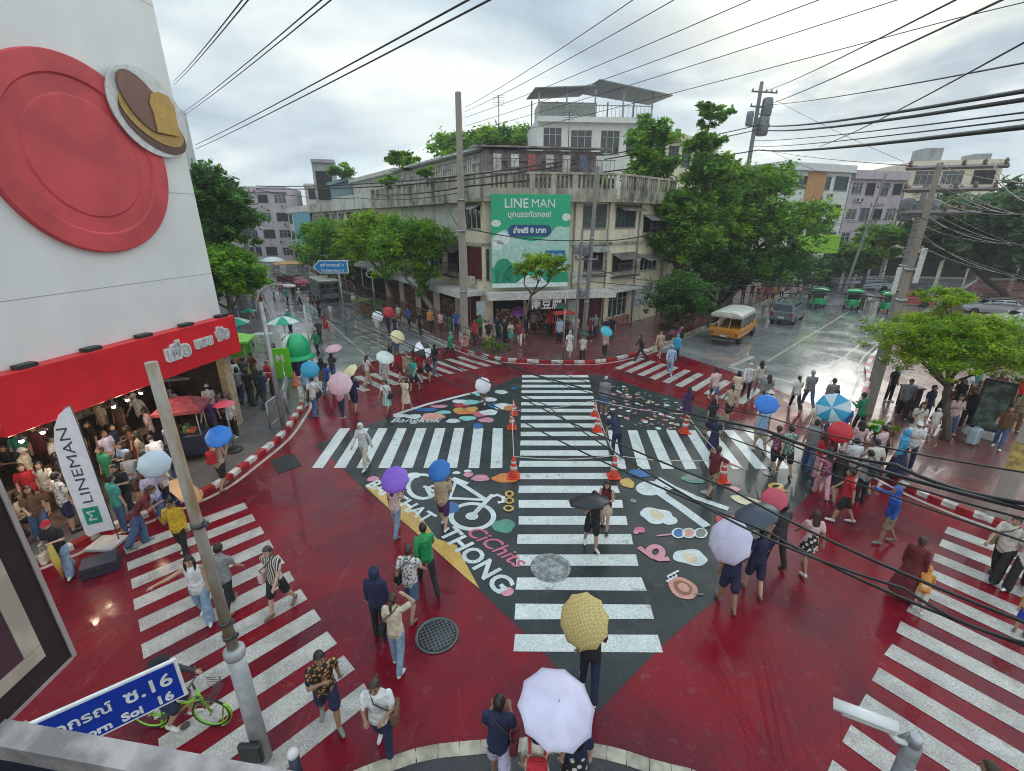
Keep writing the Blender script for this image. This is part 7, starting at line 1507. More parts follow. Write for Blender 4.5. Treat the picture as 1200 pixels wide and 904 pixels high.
m = MB(xf); m.tube([(-.1, .08, .66), (-.1, .08, 1.02), (.1, .08, 1.02), (.1, .08, .66)], .012, 6); m.build('handle', [M_IRON], t)
for x in (-.18, .18): m = MB(xf); m.ell((x, 0, .028), (.03, .03, .028), 10, 8); m.build('wheel', [M_TYRE], t)
for k, (x, y, c) in enumerate(((1062, 478, (.02, .02, .03)), (1180, 470, (.30, .16, .10)))):
    p = foot(x, y); t = thing('litter_bin' if k == 0 else 'planter_box', ('black litter bin at the left of the feathery tree', 'brown planter box under the right edge of the feathery tree')[k], ('bin', 'planter')[k], p)
    m = MB(Matrix.Translation(p)); m.bbox(-.3, .3, -.3, .3, 0, .95 if k == 0 else .6, .04); m.build('body', [M('bin_%d' % k, c, .5)], t)
    m = MB(Matrix.Translation(p)); m.bbox(-.33, .33, -.33, .33, .953 if k == 0 else .603, 1.03 if k == 0 else .66, .02); m.build('lid', [M('bin_%d' % k, c, .5)], t)
# things round the shop on the left
for k, (u, v, c) in enumerate(((.6, 1.6, (.34, .27, .19)), (2.4, 2.2, (.30, .22, .15)), (4.6, 1.8, (.32, .26, .18)))):
    p = XF @ Vector((u, v, .166)); t = thing('shop_table', ('low brown table at the left of the open red shop', 'low brown table in the middle of the open red shop', 'low brown table at the right of the open red shop')[k], 'table', p, FA, 'tables inside the red shop'); m = MB(XF @ Matrix.Translation((u, v, .166))); m.bbox(-.4, .4, -.3, .3, .68, .73, .015); m.build('tabletop', [M('table_%d' % k, c, .4, var=.3)], t)
    for sx in (-.34, .34):
        for sy in (-.24, .24): m = MB(XF @ Matrix.Translation((u, v, .166))); m.tube([(sx, sy, 0), (sx, sy, .68)], .02, 6); m.build('leg', [M_IRON], t)
p = foot(120, 668); t = thing('drink_crates', 'dark low crates on the road edge under the feather flag', 'crate', p + Vector((0, 0, 0)), .6); m = MB(frame_xf(p, .6)); m.bbox(-.35, .35, -.25, .25, 0, .32, .02); m.build('crate', [M('crate_dark', (.03, .03, .05), .5)], t); m = MB(frame_xf(p, .6)); m.box(-.36, .36, -.256, -.252, .12, .2); m.build('rail', [m_dark], t)
# ------------------------------------------------------------------ the crowd
GX = 'people on the crossing'; GL = 'people under the red shop sign'; GLP = 'people on the left pavement and street'; GF = 'people at the tofu shop corner'; GRP = 'people on the right hand pavement'; GUR = 'people crossing at the upper right'; GFR = 'distant people on the far right pavement'
def P(key, x, y, hd, pose, top, bot, bt, hair, label, grp=GX, **k): return person(key, foot(x, y), hd, pose, top, bot, bt, hair, 'person ' + label, grp, **k)
# near the camera
P('tee', 452, 884, 175, 'phone', 'white', 'navy', 'long', 'tail', 'in a white tee and dark trousers looking at a phone near the bottom kerb', shoes='white', haircol='brown', build='m')
bag('tee', 'shoulder', 'brown', 'brown shoulder bag on the hip of the person in the white tee', -1)
P('floralman', 389, 849, 150, 'shoulder', 'floral', 'navy', 'shorts', 'short', 'in a dark floral shirt and navy shorts holding one shoulder', shoes='grey', skin=2)
P('navytee', 585, 918, 8, 'phone', 'navy', 'lilac', 'shorts', 'short', 'in a navy tee with a tan strap, seen from behind at the bottom edge', skin=2)
bag('navytee', 'shoulder', 'maroon', 'maroon bag on a tan strap worn by the person in the navy tee', 1)
P('beigeback', 628, 948, 5, 'hold', 'offwhite', 'beige', 'long', 'bob', 'in an off white top with a red backpack under the big white umbrella')
bag('beigeback', 'backpack', 'red', 'red backpack under the big white umbrella')
P('darkmate', 672, 938, 0, 'stand', 'navy', 'bw', 'skirt', 'long', 'in navy beside the red backpack under the big white umbrella')
P('yellowum', 689, 812, 10, 'hold', 'black', 'navy', 'long', 'short', 'in black under the yellow checked umbrella', shoes='white')
P('cream', 468, 780, 5, 'hair', 'cream', 'paledenim', 'long', 'tail', 'in a cream top and pale jeans with one hand at the hair', shoes='white')
bag('cream', 'shoulder', 'black', 'black bag on the back of the person in the cream top', -1)
P('hoodie', 447, 746, 5, 'stand', 'navy', 'black', 'long', 'hood', 'in a navy hooded jacket walking away', sleeve='long', build='m', shoes='black')
P('wfloral', 484, 720, 10, 'walk', 'whitefloral', 'denim', 'shorts', 'short', 'in a white floral shirt with a dark waist bag', haircol='brown')
bag('wfloral', 'shoulder', 'black', 'black bag behind the person in the white floral shirt', -1)
P('greenrain', 502, 688, 335, 'run', 'raincoat_green', 'black', 'long', 'short', 'in a shiny green raincoat and black trousers striding left', sleeve='long', shoes='black')
P('purple', 466, 627, 20, 'hold', 'palepink', 'paledenim', 'long', 'long', 'in a pale pink top and jeans under the purple umbrella', haircol='brown', shoes='tan')
P('blueum', 521, 618, 8, 'hold', 'beige', 'purple', 'shorts', 'short', 'in a beige shirt and dark shorts under the blue umbrella by the painted bicycle', shoes='white')
P('ghost', 429, 549, 200, 'walk', 'raincoat_clear', 'offwhite', 'long', 'hood', 'in a pale raincoat on the left white bars', sleeve='long', shoes='white', headcol='raincoat_clear')
P('coupleman', 692, 642, 175, 'hold', 'black', 'black', 'shorts', 'short', 'in black with a dark umbrella standing on the middle bars', shoes='white')
P('couplewoman', 708, 622, 205, 'phone', 'maroon', 'cream', 'mini', 'long', 'in a dark sleeveless top and cream skirt beside the dark umbrella', sleeve='none', shoes='black')
P('lav', 850, 710, 10, 'hold', 'navy', 'navy', 'shorts', 'short', 'in navy shorts under the lavender umbrella', shoes='tan')
P('lavmate', 880, 694, 5, 'hold', 'navy', 'navy', 'shorts', 'short', 'in a navy tee under the grey umbrella beside the lavender one', shoes='tan')
P('redcap', 905, 662, 350, 'hold', 'charcoal', 'black', 'long', 'short', 'in charcoal under the rose red umbrella')
P('bwskirt', 941, 668, 10, 'walk2', 'palepink', 'bw', 'mini', 'long', 'in a pale top and black and white skirt walking away', haircol='brown', shoes='white')
P('redjersey', 984, 612, 300, 'walk', 'red', 'black', 'shorts', 'short', 'in a red jersey and black shorts stepping left', shoes='white')
P('checked', 1005, 588, 350, 'stand', 'checked', 'black', 'long', 'short', 'in a checked shirt beside the red jersey', shoes='black')
bag('checked', 'backpack', 'charcoal', 'dark backpack strap bag on the person in the checked shirt')
P('bluerain', 1034, 636, 285, 'reach', 'raincoat_blue', 'khaki', 'shorts', 'hood', 'in a bulky royal blue raincoat reaching left', sleeve='long', build='m', shoes='grey')
P('maroondress', 1057, 700, 60, 'stand', 'maroon', 'maroon', 'maxi', 'bun', 'in a long dark maroon dress', sleeve='long', haircol='brown')
P('orangekid', 1074, 714, 40, 'bend', 'orange', 'offwhite', 'shorts', 'hood', 'small, in an orange hooded top beside the maroon dress', sleeve='long', scale=.62, build='m', headcol='orange', shoes='white')
P('wr1', 1163, 678, 250, 'walk', 'offwhite', 'black', 'wide', 'short', 'in a cream shirt and wide black trousers at the right crosswalk', shoes='black')
bag('wr1', 'shoulder', 'khaki', 'khaki bag between the two white shirts at the right crosswalk', 1)
P('wr2', 1188, 692, 240, 'walk2', 'white', 'black', 'wide', 'bob', 'in a white shirt and wide black trousers at the right edge', shoes='white', haircol='brown')
P('yellowkid', 1194, 742, 230, 'stand', 'yellow', 'royal', 'shorts', 'cap', 'small, in yellow with a blue cap at the right edge', scale=.66, headcol='royal', build='m')
P('cornerhead', 1118, 990, 330, 'stand', 'purple', 'black', 'long', 'bob', 'with dark bobbed hair at the bottom right, only head and shoulders in view', sleeve='long')
# lower left crosswalk
P('whitecrop', 243, 726, 160, 'reach', 'white', 'paledenim', 'wide', 'long', 'in a white top and wide blue jeans with an arm held out', sleeve='none', shoes='white')
P('greytee', 272, 714, 5, 'walk', 'grey', 'black', 'long', 'short', 'in grey and black half hidden by the rusty pole')
P('zebra', 331, 716, 190, 'walk2', 'zebra', 'black', 'shorts', 'short', 'in a black and white striped shirt and black shorts', shoes='tan', build='m')
bag('zebra', 'shoulder', 'palepink', 'pale pink bag on the person in the striped shirt', 1)
P('yellowshirt', 218, 652, 170, 'hold', 'yellow', 'black', 'long', 'short', 'in a yellow shirt and black trousers under the orange umbrella', sleeve='long', shoes='white')
P('tank', 264, 573, 10, 'hold', 'beige', 'black', 'shorts', 'short', 'in a sand coloured vest and black shorts under the royal blue umbrella', sleeve='none', haircol='black', shoes='tan')
bag('tank', 'backpack', 'red', 'red bag on the person in the sand coloured vest')
P('maroontee', 169, 638, 60, 'bend', 'maroon', 'denim', 'wide', 'short', 'in a maroon tee and blue jeans stooping at the kerb', haircol='brown', shoes='grey')
P('redscarf', 82, 674, 165, 'phone', 'black', 'paledenim', 'wide', 'cap', 'in a black tee with a red headscarf holding a paper bag', headcol='red', shoes='white', build='f')
bag('redscarf', 'carrier', 'cream', 'cream paper bag in the hand of the person with the red headscarf', 1)
p_ = hand_of('redscarf', True); m = MB(); q_ = Vector((p_.x, p_.y, .20)); m.tube([q_, q_.lerp(p_, .5), q_.lerp(p_, .93), p_], [.015, .075, .05, .02], 10); t = thing('folded_umbrella', 'folded yellow umbrella held by the person with the red headscarf', 'umbrella', q_); m.build('canopy', [M('umbrella_yellow', UCOL['yellow'], .4)], t); m = MB(); m.tube([p_, p_ + Vector((0, 0, .1))], .012, 6); m.build('handle', [M_HAND], t); m = MB(); m.tube([q_ - Vector((0, 0, .06)), q_], .006, 6); m.build('tip', [M_STEEL], t)
rd = basis(bpy.data.objects['bicycle']); o = person('rider', (bp.x, bp.y, 0), hd, 'ride', 'charcoal', 'navy', 'shorts', 'hat', 'person in dark clothes and a black hat riding the lime green bicycle', GX, build='f', sleeve='long', headcol='black', haircol='black', scale=.94, shoes='white')
zs = .80 - (.90 - PEOPLE['rider'][1]['zmin']) * .94 + .04; o.location = Vector((bp.x, bp.y, zs)) + Vector((math.sin(R(hd)), math.cos(R(hd)), 0)) * -.22
# centre: cones
P('redtee', 832, 581, 60, 'reach', 'maroon', 'camo', 'shorts', 'short', 'in a dark red tee and camouflage shorts holding one arm out', haircol='brown')
P('navysmall', 721, 535, 340, 'bend', 'navy', 'navy', 'long', 'short', 'in navy bending behind the nearest right cone')
P('capman', 707, 486, 20, 'stand', 'grey', 'denim', 'shorts', 'cap', 'in grey with a pale cap by the upper right cones', headcol='offwhite')
P('purpledark', 803, 497, 10, 'walk', 'purple', 'purple', 'dress', 'tail', 'in a dark purple dress above the painted flowers', sleeve='long')
P('blackdress', 831, 512, 5, 'walk', 'black', 'black', 'dress', 'long', 'in a black dress at the end of the right bars')
P('navydress', 833, 538, 350, 'walk2', 'navy', 'navy', 'dress', 'bun', 'in a navy dress behind the dark red tee')
P('pinktee', 835, 471, 15, 'run', 'palepink', 'denim', 'shorts', 'short', 'in a pink tee and dark shorts at the upper right bars', shoes='white')
P('floralcouple', 917, 556, 5, 'walk', 'greenfloral', 'black', 'shorts', 'short', 'in a green leafy shirt and black shorts at the right end of the bars')
P('floralcouple2', 904, 552, 355, 'walk2', 'pinkfloral', 'black', 'shorts', 'bun', 'in a pink floral top beside the green leafy shirt')
P('bluecouple', 888, 529, 350, 'hold', 'skyblue', 'beige', 'shorts', 'short', 'in a pale blue shirt under the bright blue umbrella', sleeve='long', shoes='white')
P('hoodwhite', 873, 466, 200, 'walk', 'white', 'black', 'long', 'hood', 'in a white hooded top and black trousers on the grey wet road', sleeve='long', headcol='white')
P('wt', 887, 462, 15, 'walk', 'offwhite', 'grey', 'long', 'long', 'in an off white tee leaving on the grey wet road')
P('gt', 895, 480, 10, 'stand', 'grey', 'black', 'long', 'long', 'in a grey tee above the bright blue umbrella', shoes='white')
P('walkpair1', 930, 480, 15, 'run', 'white', 'black', 'long', 'tail', 'in a white top and black trousers, left of the pair on the wet road')
P('walkpair2', 945, 477, 15, 'run', 'grey', 'denim', 'long', 'short', 'in a grey tee and jeans, right of the pair on the wet road', haircol='grey', shoes='white')
P('umh1', 968, 489, 10, 'stand', 'grey', 'navy', 'long', 'short', 'with dark hair walking just beyond the blue and white umbrella')
P('umh2', 971, 503, 10, 'stand', 'charcoal', 'navy', 'long', 'short', 'in charcoal hidden behind the blue and white umbrella')
P('um1', 961, 517, 190, 'phone', 'palepink', 'denim', 'long', 'short', 'in a pale pink shirt and jeans under the blue and white umbrella')
P('um2', 981, 522, 200, 'hold', 'blue', 'khaki', 'long', 'short', 'in a blue shirt under the blue and white umbrella', haircol='brown')
P('greenjersey', 1003, 508, 340, 'phone', 'green', 'black', 'long', 'short', 'in a green jersey by the foot of the leaning pole pair', sleeve='long')
P('redum', 967, 553, 10, 'hold', 'maroon', 'black', 'long', 'short', 'in maroon under the crumpled red umbrella')
P('pinkf', 960, 582, 15, 'walk', 'pinkfloral', 'pink', 'long', 'long', 'in a pink floral top near the right tip of the diamond')
P('darkdress', 974, 584, 10, 'walk2', 'black', 'black', 'dress', 'long', 'in a black dress near the right tip of the diamond', sleeve='long', haircol='brown')
P('heads', 990, 570, 15, 'stand', 'white', 'black', 'long', 'short', 'in white behind the checked shirt')
P('pinkshirt', 1022, 555, 340, 'stand', 'palepink', 'denim', 'long', 'short', 'in a pink shirt at the right corner kerb')
P('poncho', 1047, 560, 330, 'stand', 'raincoat_sky', 'navy', 'maxi', 'hood', 'in a big sky blue poncho at the right corner kerb', sleeve='long', headcol='raincoat_sky')
# upper left of the crossing
P('whitecross', 371, 487, 5, 'walk', 'white', 'denim', 'wide', 'short', 'in a white shirt and dark jeans with a cross strap, left', shoes='white', build='m')
bag('whitecross', 'shoulder', 'black', 'big black bag beside the person in the white shirt and dark jeans', 1)
P('pinkum', 402, 489, 5, 'hold', 'pink', 'navy', 'long', 'bob', 'in pink and navy trousers under the near pink umbrella', shoes='white')
P('creamum', 417, 483, 5, 'hold', 'navy', 'navy', 'shorts', 'short', 'in a navy jacket under the cream umbrella on the left', sleeve='long', shoes='tan')
P('pink2', 392, 449, 10, 'hold', 'charcoal', 'denim', 'long', 'bob', 'in charcoal under the far pink umbrella')
P('p2b', 380, 456, 10, 'walk', 'black', 'brown', 'skirt', 'long', 'in black left of the far pink umbrella')
P('p2c', 386, 463, 10, 'walk2', 'blue', 'denim', 'long', 'tail', 'in blue behind the near pink umbrella')
P('cyanum', 362, 470, 10, 'hold', 'skyblue', 'black', 'long', 'bun', 'under the cyan umbrella on the left street')
P('tealskirt', 455, 486, 200, 'walk', 'white', 'tealwhite', 'skirt', 'tail', 'in a white top and teal patterned skirt with a dark handbag')
bag('tealskirt', 'shoulder', 'black', 'black handbag of the person in the teal patterned skirt', -1)
P('creamdress', 477, 483, 200, 'walk2', 'cream', 'cream', 'dress', 'bob', 'in a cream dress beside the teal patterned skirt')
P('clearrain', 453, 458, 190, 'stand', 'raincoat_clear', 'offwhite', 'long', 'hood', 'in a clear white raincoat under the mint umbrella', sleeve='long', headcol='raincoat_clear')
P('reddress', 469, 446, 200, 'walk', 'red', 'maroon', 'dress', 'long', 'in a red dress left of the red shirts')
P('red1', 494, 447, 195, 'hold', 'red', 'black', 'shorts', 'short', 'in a red shirt under the black and white umbrella')
P('red2', 503, 447, 190, 'walk', 'pinkfloral', 'black', 'mini', 'bob', 'in a pink and red floral top right of the red shirt')
P('tealtop', 486, 458, 200, 'walk2', 'teal', 'navy', 'shorts', 'short', 'in a teal top in front of the red shirts')
P('beige3', 479, 448, 180, 'stand', 'beige', 'khaki', 'long', 'short', 'in beige between the red dress and the red shirts')
P('creamum2', 466, 428, 195, 'hold', 'denim', 'charcoal', 'long', 'short', 'in denim under the round cream umbrella')
P('under2', 458, 420, 190, 'stand', 'grey', 'black', 'long', 'bob', 'in grey left of the round cream umbrella')
P('squat', 566, 474, 195, 'bend', 'cream', 'brown', 'shorts', 'bob', 'in cream stooping under a tilted white umbrella at the top of the diamond')
P('strA', 376, 404, 190, 'walk', 'charcoal', 'black', 'long', 'short', 'in charcoal walking up the left street beside the white post')
P('strB', 383, 392, 190, 'walk2', 'red', 'red', 'dress', 'long', 'in a bright red dress on the left street')
P('strC', 373, 418, 190, 'walk', 'green', 'black', 'long', 'short', 'in a green jacket on the left street', sleeve='long')
P('strD', 389, 378, 195, 'stand', 'palepink', 'pink', 'long', 'bob', 'in pale pink on the left street before the grey minibus')
P('strE', 375, 372, 195, 'stand', 'black', 'black', 'long', 'short', 'in black on the left street before the grey minibus')
P('strF', 341, 390, 190, 'stand', 'teal', 'navy', 'long', 'cap', 'with a white cap behind the green and white parasol', headcol='white')
P('pairA', 443, 397, 195, 'hold', 'offwhite', 'beige', 'shorts', 'short', 'in off white under the small white umbrella on the left street')
P('pairB', 456, 392, 195, 'hold', 'black', 'black', 'long', 'short', 'in black under the red umbrella on the left street')
P('pairC', 464, 396, 195, 'stand', 'navy', 'navy', 'long', 'bob', 'in navy right of the red umbrella on the left street')
P('stand1', 493, 393, 200, 'stand', 'black', 'black', 'long', 'short', 'in black standing at the foot of the bright street tree')
P('vend', 416, 366, 200, 'stand', 'cream', 'grey', 'long', 'hat', 'in cream with a pale hat at the vendor cart', headcol='offwhite')
# far corner
P('greencape', 528, 421, 120, 'run', 'raincoat_green', 'black', 'long', 'hood', 'in a green rain cape running past the tall concrete pole', sleeve='long', build='m', headcol='teal')
for a in (('c1', 557, 405, 200, 'stand', 'red', 'charcoal', 'long', 'short', 'in a red tee by the goods outside the corner shop'), ('c2', 573, 407, 190, 'stand', 'black', 'beige', 'shorts', 'short', 'in a black tee and beige shorts beside the leaning tree'),
          ('c3', 569, 403, 200, 'stand', 'cream', 'cream', 'skirt', 'bob', 'in cream left of the black tee'), ('c4', 592, 402, 200, 'stand', 'black', 'black', 'wide', 'short', 'all in black behind the leaning tree'), ('c5', 599, 404, 210, 'phone', 'offwhite', 'teal', 'skirt', 'bob', 'in an off white top and green skirt by the violet umbrella'),
          ('c6', 609, 406, 190, 'hold', 'red', 'white', 'long', 'short', 'in a red shirt and white trousers under the violet umbrella'), ('c7', 535, 392, 200, 'stand', 'blue', 'navy', 'long', 'short', 'in blue at the shelves left of the tall pole'),
          ('c8', 517, 390, 200, 'stand', 'pink', 'maroon', 'long', 'long', 'in pink at the shelves left of the tall pole'), ('c9', 655, 403, 190, 'stand', 'skyblue', 'black', 'long', 'short', 'in sky blue left of the slim grey post'), ('c10', 664, 400, 200, 'stand', 'charcoal', 'black', 'long', 'bob', 'in charcoal behind the slim grey post'),
          ('c11', 667, 420, 200, 'walk', 'white', 'white', 'dress', 'hood', 'in a white raincoat right of the slim grey post'), ('c12', 682, 424, 190, 'hold', 'white', 'black', 'long', 'bob', 'in white and black under the small dark umbrella'), ('c13', 708, 418, 200, 'hold', 'palepink', 'black', 'long', 'bob', 'in a pale pink top under the cyan and teal umbrella'),
          ('c14', 709, 402, 200, 'stand', 'navy', 'navy', 'long', 'short', 'in navy behind the cyan and teal umbrella'), ('c15', 674, 398, 190, 'stand', 'white', 'grey', 'long', 'short', 'in a white shirt by the grey pole'), ('c16', 644, 392, 180, 'stand', 'red', 'black', 'long', 'cap', 'in a red cap and shirt at the snack cart'),
          ('c17', 625, 390, 180, 'stand', 'grey', 'black', 'long', 'bob', 'in grey inside the tofu shop'), ('c18', 716, 400, 190, 'stand', 'black', 'charcoal', 'long', 'short', 'in black before the shop window')):
    P(*a, grp=GF)
P('runner', 750, 423, 275, 'run', 'black', 'black', 'long', 'short', 'in a black suit striding left at the upper right bars', GUR, sleeve='long', shoes='black')
P('beigewalk', 772, 419, 210, 'walk', 'beige', 'khaki', 'shorts', 'short', 'in beige by the planter at the upper right bars', GUR)
P('skyrain', 791, 424, 200, 'stand', 'raincoat_sky', 'navy', 'long', 'hood', 'in a sky blue raincoat at the upper right kerb', GUR, sleeve='long', headcol='raincoat_sky')
P('palerain', 784, 440, 200, 'walk', 'raincoat_pale', 'paledenim', 'long', 'hood', 'in a pale blue raincoat on the upper right bars', GUR, sleeve='long', headcol='raincoat_pale', build='m')
# right pavement
for a in (('r1', 1067, 519, 200, 'carry', 'offwhite', 'offwhite', 'skirt', 'long', 'in a cream top and pale skirt carrying a black coat'), ('r2', 1090, 511, 195, 'stand', 'white', 'palepink', 'shorts', 'cap', 'small, in white with a cap beside the red football top'), ('r3', 1099, 496, 190, 'walk', 'maroon', 'black', 'shorts', 'short', 'in a dark red football top under the feathery tree'),
          ('r4', 1128, 503, 200, 'stand', 'black', 'black', 'long', 'short', 'in black left of the suitcase'), ('r5', 1143, 505, 190, 'stand', 'navy', 'navy', 'long', 'bob', 'in navy behind the suitcase'), ('r6', 1133, 492, 200, 'stand', 'brown', 'charcoal', 'long', 'cap', 'in brown with a cap in the group by the glass panel'),
          ('r7', 1167, 526, 235, 'carry', 'brown', 'denim', 'long', 'short', 'in a brown jacket and jeans by the yellow patched pillar'), ('r8', 1188, 480, 200, 'stand', 'red', 'charcoal', 'long', 'short', 'in a bright red shirt at the right edge'), ('r9', 1148, 482, 200, 'stand', 'charcoal', 'grey', 'long', 'hat', 'with a pale hat beyond the glass panel'),
          ('r10', 1116, 486, 200, 'stand', 'black', 'black', 'dress', 'long', 'in a black dress by the feathery tree trunk'), ('r11', 1172, 490, 210, 'stand', 'orange', 'brown', 'long', 'bob', 'in orange behind the brown jacket')):
    P(*a, grp=GRP, **({'scale': .68} if a[0] == 'r2' else {}))
bag('r1', 'shoulder', 'black', 'bulky black bag carried by the person in the pale skirt', 1)
for k, (x, y, tp, bt, lb) in enumerate(((888, 346, 'palepink', 'brown', 'in pale pink left of the grey car roof'), (897, 350, 'red', 'maroon', 'in red on the far pavement above the grey car'), (905, 352, 'orange', 'maroon', 'in orange on the far pavement above the grey car'), (915, 350, 'palepink', 'navy', 'in pale pink on the far pavement above the grey car'), (926, 352, 'lilac', 'grey', 'in lilac right of the grey car roof'),
                                            (935, 349, 'pink', 'charcoal', 'in pink on the far pavement before the lime sign'), (952, 352, 'white', 'black', 'in white by the motorcycles on the far road'), (962, 350, 'navy', 'navy', 'in navy by the motorcycles on the far road'), (1016, 362, 'white', 'grey', 'in white between the green three-wheelers'), (1008, 365, 'charcoal', 'black', 'in charcoal between the green three-wheelers'),
                                            (990, 340, 'maroon', 'black', 'in maroon behind the green three-wheelers'), (972, 337, 'cream', 'brown', 'in cream behind the green three-wheelers'), (870, 352, 'grey', 'navy', 'in grey behind the yellow truck'), (880, 350, 'maroon', 'maroon', 'in maroon behind the yellow truck'))):
    P('f%d' % k, x, y, 160 + 15 * (k % 5), ('stand', 'walk')[k % 2], tp, bt, 'long', ('short', 'bob', 'long')[k % 3], lb, GFR)
o = person('pass', TX @ Vector((-.55, -1.6, 0)), 150, 'sit', 'white', 'navy', 'long', 'short', 'person in white sitting at the open back of the yellow truck', 'riders of the yellow truck'); o.location.z = ZR + 1.13 - (.87 - PEOPLE['pass'][1]['zmin']) + .06
o = person('pass2', TX @ Vector((.55, -.6, 0)), 240, 'sit', 'charcoal', 'black', 'long', 'bob', 'person in charcoal sitting further inside the yellow truck', 'riders of the yellow truck'); o.location.z = ZR + 1.13 - (.87 - PEOPLE['pass2'][1]['zmin']) + .06
# left pavement, beyond the shop
for k, (x, y, hd_, tp, bt, hr, lb) in enumerate(((262, 470, 10, 'offwhite', 'navy', 'short', 'in off white before the leafy lime booth'), (274, 474, 5, 'navy', 'navy', 'short', 'in navy before the leafy lime booth'), (284, 472, 350, 'grey', 'navy', 'bob', 'in grey before the leafy lime booth'), (296, 476, 10, 'black', 'charcoal', 'short', 'in black left of the street lamp post'), (305, 470, 20, 'charcoal', 'black', 'long', 'in charcoal left of the street lamp post'),
                                                  (268, 505, 190, 'pinkfloral', 'black', 'bob', 'in a pink floral top under the vendor parasol'), (277, 512, 200, 'white', 'black', 'long', 'in white and black beside the vendor parasol'), (254, 516, 170, 'purple', 'charcoal', 'hat', 'in purple with a pale hat beside the dull red awning'), (320, 462, 200, 'red', 'black', 'short', 'in red behind the guard rail'), (326, 436, 190, 'brown', 'black', 'bob', 'in brown at the lime display panel'), (283, 404, 200, 'teal', 'navy', 'cap', 'in teal by the street lamp foot'),
                                                  (288, 420, 190, 'maroon', 'black', 'bob', 'in maroon by the lime booth'), (257, 486, 20, 'black', 'black', 'short', 'in black at the grey topped stall'), (340, 424, 190, 'navy', 'navy', 'cap', 'in navy with a white cap by the helmet balloon'))):
    P('l%d' % k, x, y, hd_, ('stand', 'walk', 'phone')[k % 3], tp, bt, ('long', 'long', 'wide')[k % 3], hr, lb, GLP, headcol='white' if hr in ('cap', 'hat') else None)
# customers under the red fascia
for k, (x, y, hd_, pose, tp, bt, bty, hr, lb) in enumerate(((202, 598, 40, 'walk', 'white', 'navy', 'long', 'bob', 'in white with a dark bag under the pale blue umbrella'), (186, 592, 300, 'hold', 'charcoal', 'black', 'shorts', 'short', 'in charcoal holding the pale blue umbrella'), (163, 590, 330, 'bend', 'grey', 'brown', 'shorts', 'bob', 'in grey stooping beside the pale blue umbrella'), (148, 622, 20, 'stand', 'teal', 'denim', 'long', 'short', 'in teal at the kerb right of the feather flag'),
        (176, 560, 250, 'stand', 'beige', 'yellow', 'long', 'long', 'in beige and yellow in the middle of the shop queue'), (165, 548, 230, 'carry', 'brown', 'maroon', 'skirt', 'long', 'in brown with long hair in the shop queue'), (184, 530, 240, 'stand', 'palepink', 'navy', 'wide', 'short', 'in a pale pink tee at the back of the shop'), (198, 566, 300, 'bend', 'white', 'charcoal', 'shorts', 'short', 'in a white tee bent over at the shop edge'),
        (146, 552, 90, 'stand', 'navy', 'navy', 'dress', 'bun', 'in a navy dress by the feather flag tip'), (137, 560, 100, 'carry', 'lilac', 'black', 'long', 'short', 'in lilac reaching across by the feather flag tip'), (138, 585, 200, 'stand', 'green', 'black', 'long', 'short', 'in green right of the feather flag'), (160, 572, 190, 'phone', 'skyblue', 'navy', 'long', 'bob', 'in sky blue looking up in the shop queue'),
        (78, 570, 60, 'stand', 'white', 'black', 'long', 'short', 'in a white tee left of the feather flag'), (84, 590, 30, 'stand', 'charcoal', 'charcoal', 'long', 'long', 'in charcoal close to the feather flag mast'), (45, 585, 70, 'carry', 'offwhite', 'charcoal', 'long', 'cap', 'in off white with a pale cap at the left of the shop'), (88, 622, 20, 'stand', 'whitefloral', 'navy', 'shorts', 'short', 'in a white floral shirt behind the red headscarf'),
        (28, 612, 60, 'sit', 'cream', 'black', 'long', 'bob', 'in cream sitting at the far left of the shop'), (55, 632, 120, 'carry', 'brown', 'denim', 'wide', 'long', 'in brown and blue jeans left of the red headscarf'), (60, 556, 160, 'stand', 'maroon', 'black', 'long', 'short', 'in maroon deep inside the shop at the left'), (120, 545, 200, 'stand', 'black', 'black', 'long', 'bob', 'in black deep inside the shop behind the flag'),
        (204, 512, 220, 'stand', 'grey', 'grey', 'long', 'short', 'in grey at the right end of the shop'), (212, 500, 200, 'stand', 'lilac', 'black', 'long', 'bob', 'in lilac at the right end of the shop'), (150, 520, 190, 'stand', 'brown', 'brown', 'long', 'short', 'in brown at the counter below the lamps'), (130, 520, 190, 'stand', 'cream', 'black', 'long', 'short', 'in cream at the counter below the lamps'), (38, 560, 150, 'stand', 'teal', 'black', 'long', 'short', 'in teal deep inside the shop at the left'), (190, 612, 330, 'walk', 'lilac', 'denim', 'long', 'bun', 'in lilac with jeans behind the orange umbrella'))):
    P('s%d' % k, x, y, hd_, pose, tp, bt, bty, hr, lb, GL, headcol='white' if hr == 'cap' else None)
PEOPLE['s16'][0].location.z -= .42
p = PEOPLE['s16'][0].location; t = thing('shop_stool', 'low dark stool under the person sitting at the far left of the shop', 'stool', (p.x, p.y, .166)); m = MB(Matrix.Translation((p.x, p.y, .166))); m.lathe([(.16, .36), (.17, .38), (.17, .40), (.02, .405)], 14); m.build('seat', [m_dark], t)
for a in range(3): m = MB(Matrix.Translation((p.x, p.y, .166))); m.tube([(.13 * math.cos(a * 2.1), .13 * math.sin(a * 2.1), 0), (.10 * math.cos(a * 2.1), .10 * math.sin(a * 2.1), .36)], .014, 6); m.build('leg', [M_IRON], t)

